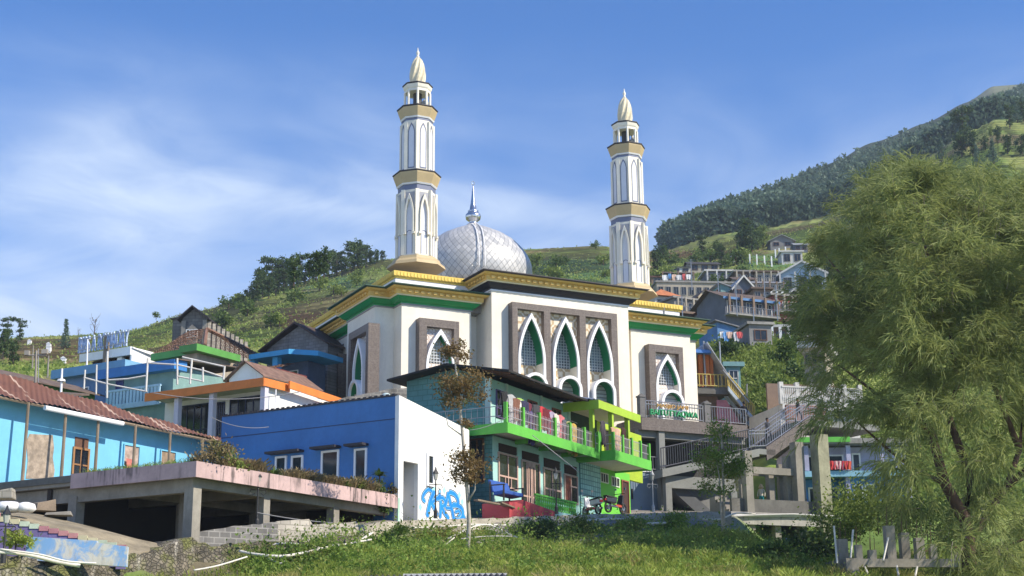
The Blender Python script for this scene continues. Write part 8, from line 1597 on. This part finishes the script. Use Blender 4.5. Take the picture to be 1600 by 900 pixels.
p = at(8, 800, 47.2); m = MB(Fr(p[:2], 0)); r_ = np.random.default_rng(2); m.lathe((.1, 0), [(.33, p[2]), (.45, p[2] + .1), (.42, p[2] + .22), (.28, p[2] + .32), (.1, p[2] + .34)], 12); m.lathe((.62, .1), [(.25, p[2]), (.36, p[2] + .1), (.3, p[2] + .26), (.1, p[2] + .32)], 10); solo(m, 'sack', paint('white_plastic_sack', (.75, .74, .73), .7, .15, 4, .1), 'bulging white sack on top of the purple wall at the left edge', 'sack', smooth=True)
# ---- pipes and wires on the bank
PVC = paint('white_pvc', (.66, .63, .57), .6, .12, 2, .25); PVCG = paint('grey_pvc', (.48, .47, .45)); 
def run(name, pts, r_, mat, label, cat='pipe', group=None):
    P = [np.array(at(*p)) for p in pts]; D = []
    for i in range(len(P) - 1):
        a, b_, c, d = P[max(i - 1, 0)], P[i], P[i + 1], P[min(i + 2, len(P) - 1)]
        for k in range(5): q = k / 5; D.append(.5 * (2 * b_ + (c - a) * q + (2 * a - 5 * b_ + 4 * c - d) * q * q + (3 * b_ - a - 3 * c + d) * q ** 3))
    D.append(P[-1]); m = MB(); m.tube([tuple(q) for q in D], r_, 6); return solo(m, name, mat, label, cat, group, smooth=True)
for pts, r_, mt, lab in (([(-20, 861, 43.6), (40, 866, 44.4), (90, 878, 45), (125, 884, 45.3)], .085, PVC, 'thick white pipe along the lower left corner below the flaking blue wall'), ([(0, 858, 43.8), (60, 866, 44.4), (105, 877, 44.9), (150, 880, 45.4)], .04, PVC, 'thin white pipe beside the thick one in the lower left corner'),
    ([(374, 861, 50.2), (400, 866, 50), (440, 869, 50), (478, 863, 50.8), (520, 853, 51.6), (555, 848, 52.6), (582, 832, 54)], .065, PVC, 'long bent pale pipe running across the bank below the pale block wall'), ([(416, 854, 51.2), (440, 849, 51.3), (470, 851, 51.4), (508, 858, 51.4)], .05, PVCG, 'grey pipe looping below the pale block wall'), ([(303, 891, 47.8), (340, 884, 48.6), (386, 870, 49.6)], .04, PVC, 'thin straight pipe lying on the lower left stone slope'), ([(554, 848, 52.4), (580, 843, 53)], .05, PVC, 'short white pipe end sticking out of the bank weeds'), ([(466, 890, 48.8), (480, 883, 49.2)], .03, PVC, 'short stick of pipe half hidden low in the bank grass'), ([(420, 872, 49.8), (436, 880, 49.5), (446, 877, 49.6)], .035, PVCG, 'small grey hose loop on the left part of the bank'),
    ([(640, 825, 57.2), (690, 823, 58.2), (740, 820, 59.4), (800, 821, 60.6)], .06, PVC, 'straight white pipe along the lane wall below the red plinth'), ([(700, 842, 56.5), (735, 825, 58), (757, 820, 58.8), (775, 824, 59), (800, 837, 58.8), (828, 845, 58.4)], .055, PVC, 'arched white pipe humping over the bank behind the thin brown tree'), ([(655, 856, 54.8), (690, 853, 55.6), (710, 840, 56.6)], .03, PVC, 'thin pale pipe low on the bank left of the thin brown tree'), ([(720, 842, 56.2), (760, 838, 57), (800, 838, 57.6)], .028, PVCG, 'thin grey hose under the arched white pipe'), ([(864, 846, 59.4), (890, 847, 59.8), (912, 849, 60)], .05, PVC, 'pale pipe piece on the bank below the motorcycles'), ([(918, 814, 64.2), (950, 811, 65), (982, 812, 65.6)], .07, PVC, 'white pipe along the lane wall below the green wall'), ([(1012, 818, 65.4), (1040, 817, 66.2)], .07, PVC, 'white pipe piece at the wall right of the motorcycles'), ([(1098, 811, 69), (1125, 811, 69.6), (1150, 802, 71), (1180, 803, 74)], .045, PVC, 'thin white pipe crossing to the pillared deck')):
    run('pipe', pts, r_ * .8, mt, lab)
def wire(a, b_, sag, label, r_=.012):
    A_, B_ = np.array(at(*a)), np.array(at(*b_)); m = MB(); m.tube([tuple(A_ + (B_ - A_) * q - np.array([0, 0, sag * 4 * q * (1 - q)])) for q in np.linspace(0, 1, 14)], r_, 4); solo(m, 'cable', plain('grey_cable', (.25, .25, .26), .6), label, 'cable')
wire((402, 801, 52.8), (520, 817, 55), .05, 'white cable from the lamp post to the pale block wall', .018); wire((240, 614, 68), (470, 612, 72), .35, 'cable slung under the orange eave', .02); wire((330, 652, 60), (420, 667, 62), .2, 'low cable before the glazed front of the orange eaved house', .014); wire((832, 680, 66), (905, 738, 65.5), .0, 'guy wire from the green balcony down to the tiled pier', .018); wire((735, 672, 64), (792, 652, 65), .1, 'thin cable from the white wall to the balcony corner', .013)
wire((1290, 555, 88), (1600, 566, 80), .6, 'black cable crossing behind the feathery tree', .02); wire((0, 800, 44), (50, 842, 45), .05, 'thin cable by the purple wall at the left edge', .012); wire((60, 598, 70), (60, 545, 72), .0, 'thin post cable at the far left roofs', .02)
# poles with lamps among the left roofs
for i, (u, v0, v1, Y, lab) in enumerate(((57, 595, 548, 62, 'grey pole with lamp heads rising behind the rust striped roof'), (97, 596, 576, 64, 'short white pipe standing on the dark shed roof'), (137, 556, 530, 91, 'slim white pole before the rooftop letters'), (76, 566, 556, 88, 'short white pole left of the slate blue roof'), (52, 556, 540, 110, 'thin pole in the brown field at the far left'))):
    p = at(u, v0, Y); q = at(u, v1, Y); m = MB(); m.tube([tuple(p - np.array([0, 0, 1.])), tuple(q)], .06, 6, .045); c = Fr(q[:2], 0); m.fr = c
    if i == 0: m.tube([(-.45, 0, q[2] - .2), (.45, 0, q[2] - .2)], .03, 5); m.box(-.5, -.3, -.1, .1, q[2] - .2, q[2]); m.box(.25, .5, -.1, .1, q[2] - .15, q[2] + .05)
    elif i == 1: m.lathe((0, 0), [(.2, p[2]), (.16, p[2] + .1)], 8)
    m.fr = W0; solo(m, 'pole', MWHT if i in (1, 2) else CONC, lab, 'pole')
for i, (u, v) in enumerate(((46, 538), (76, 544), (76, 549), (99, 568))): p = g_on(u, v, 110, 330); m = MB(Fr(p[:2], 0)); m.box(-.3, .3, -.25, .25, p[2] - .3, p[2] + .6); m.prism([(-.36, p[2] + .6), (.36, p[2] + .6), (0, p[2] + .85)], -.3, .3); solo(m, 'field_hut', MWHT, 'tiny white box hut dotted on the brown left field', 'hut', 'white huts on the brown left field')
# small corrugated roof whose edge shows at the bottom of the view, and a satellite dish on the mosque roof
T = thing('low_roof', 'edge of a dark corrugated roof at the very bottom of the view below the thin brown tree', 'roof', at(680, 903, 44)); f = Fr(at(560, 899.5, 44)[:2], 2); z = float(at(560, 899.5, 44)[2]); e = f.hits(792, 897); m = MB(f); corr_sheet(m, (0, 0, z - .02), (e, 0, z + .02), (e, -4, z - .7), (0, -4, z - .7), 26, .04, 3); m.build('sheet', MDGR, T); m = MB(f); m.box(e * .3, e, -.02, .06, z - .12, z + .045); m.build('edge_trim', paint('pale_edge_trim', (.6, .6, .58)), T); m = MB(f); m.box(.3, e - .3, -3.6, -.2, z - 4.5, z - .75); m.build('wall', CONCD, T)
f = MQ; s, z = f.hit(1037, 489, 1.2); T = thing('satellite_dish', 'small satellite dish on the green roof edge of the right mosque wing', 'satellite dish', f.w(s, 1.2, z - .2)); m = MB(f); n = 14; pts = []
for k, rr in enumerate((0.02, .15, .28)):
    for j in range(n): a = 2 * math.pi * j / n; pts.append((s + rr * math.cos(a) * .5 + rr * rr, 1.2 + rr * math.cos(a) * .7, z + .12 + rr * math.sin(a) * 1.1 + .25 * rr * math.cos(a)))
m.add(pts, [(k * n + j, k * n + (j + 1) % n, (k + 1) * n + (j + 1) % n, (k + 1) * n + j) for k in range(2) for j in range(n)]); m.build('dish', ZINC, T); m = MB(f); m.tube([(s, 1.2, z - .3), (s, 1.25, z + .12)], .03, 5); m.build('mast', STEEL, T)
# ---- air: one box of thin haze round the whole place
HAZE = .00021
m = MB(); m.box(-3300, 4300, -60, 2950, -4.5, 520); hm, hn, hp = newmat('haze_air'); hn.nodes.remove(hp); pv_ = hn.nodes.new('ShaderNodeVolumePrincipled'); pv_.inputs['Color'].default_value = (.72, .84, 1, 1); pv_.inputs['Density'].default_value = HAZE; pv_.inputs['Anisotropy'].default_value = .0
hn.links.new(pv_.outputs[0], hn.nodes['Material Output'].inputs['Volume']); hz = m.build('haze', hm, None); hz['kind'] = 'stuff'
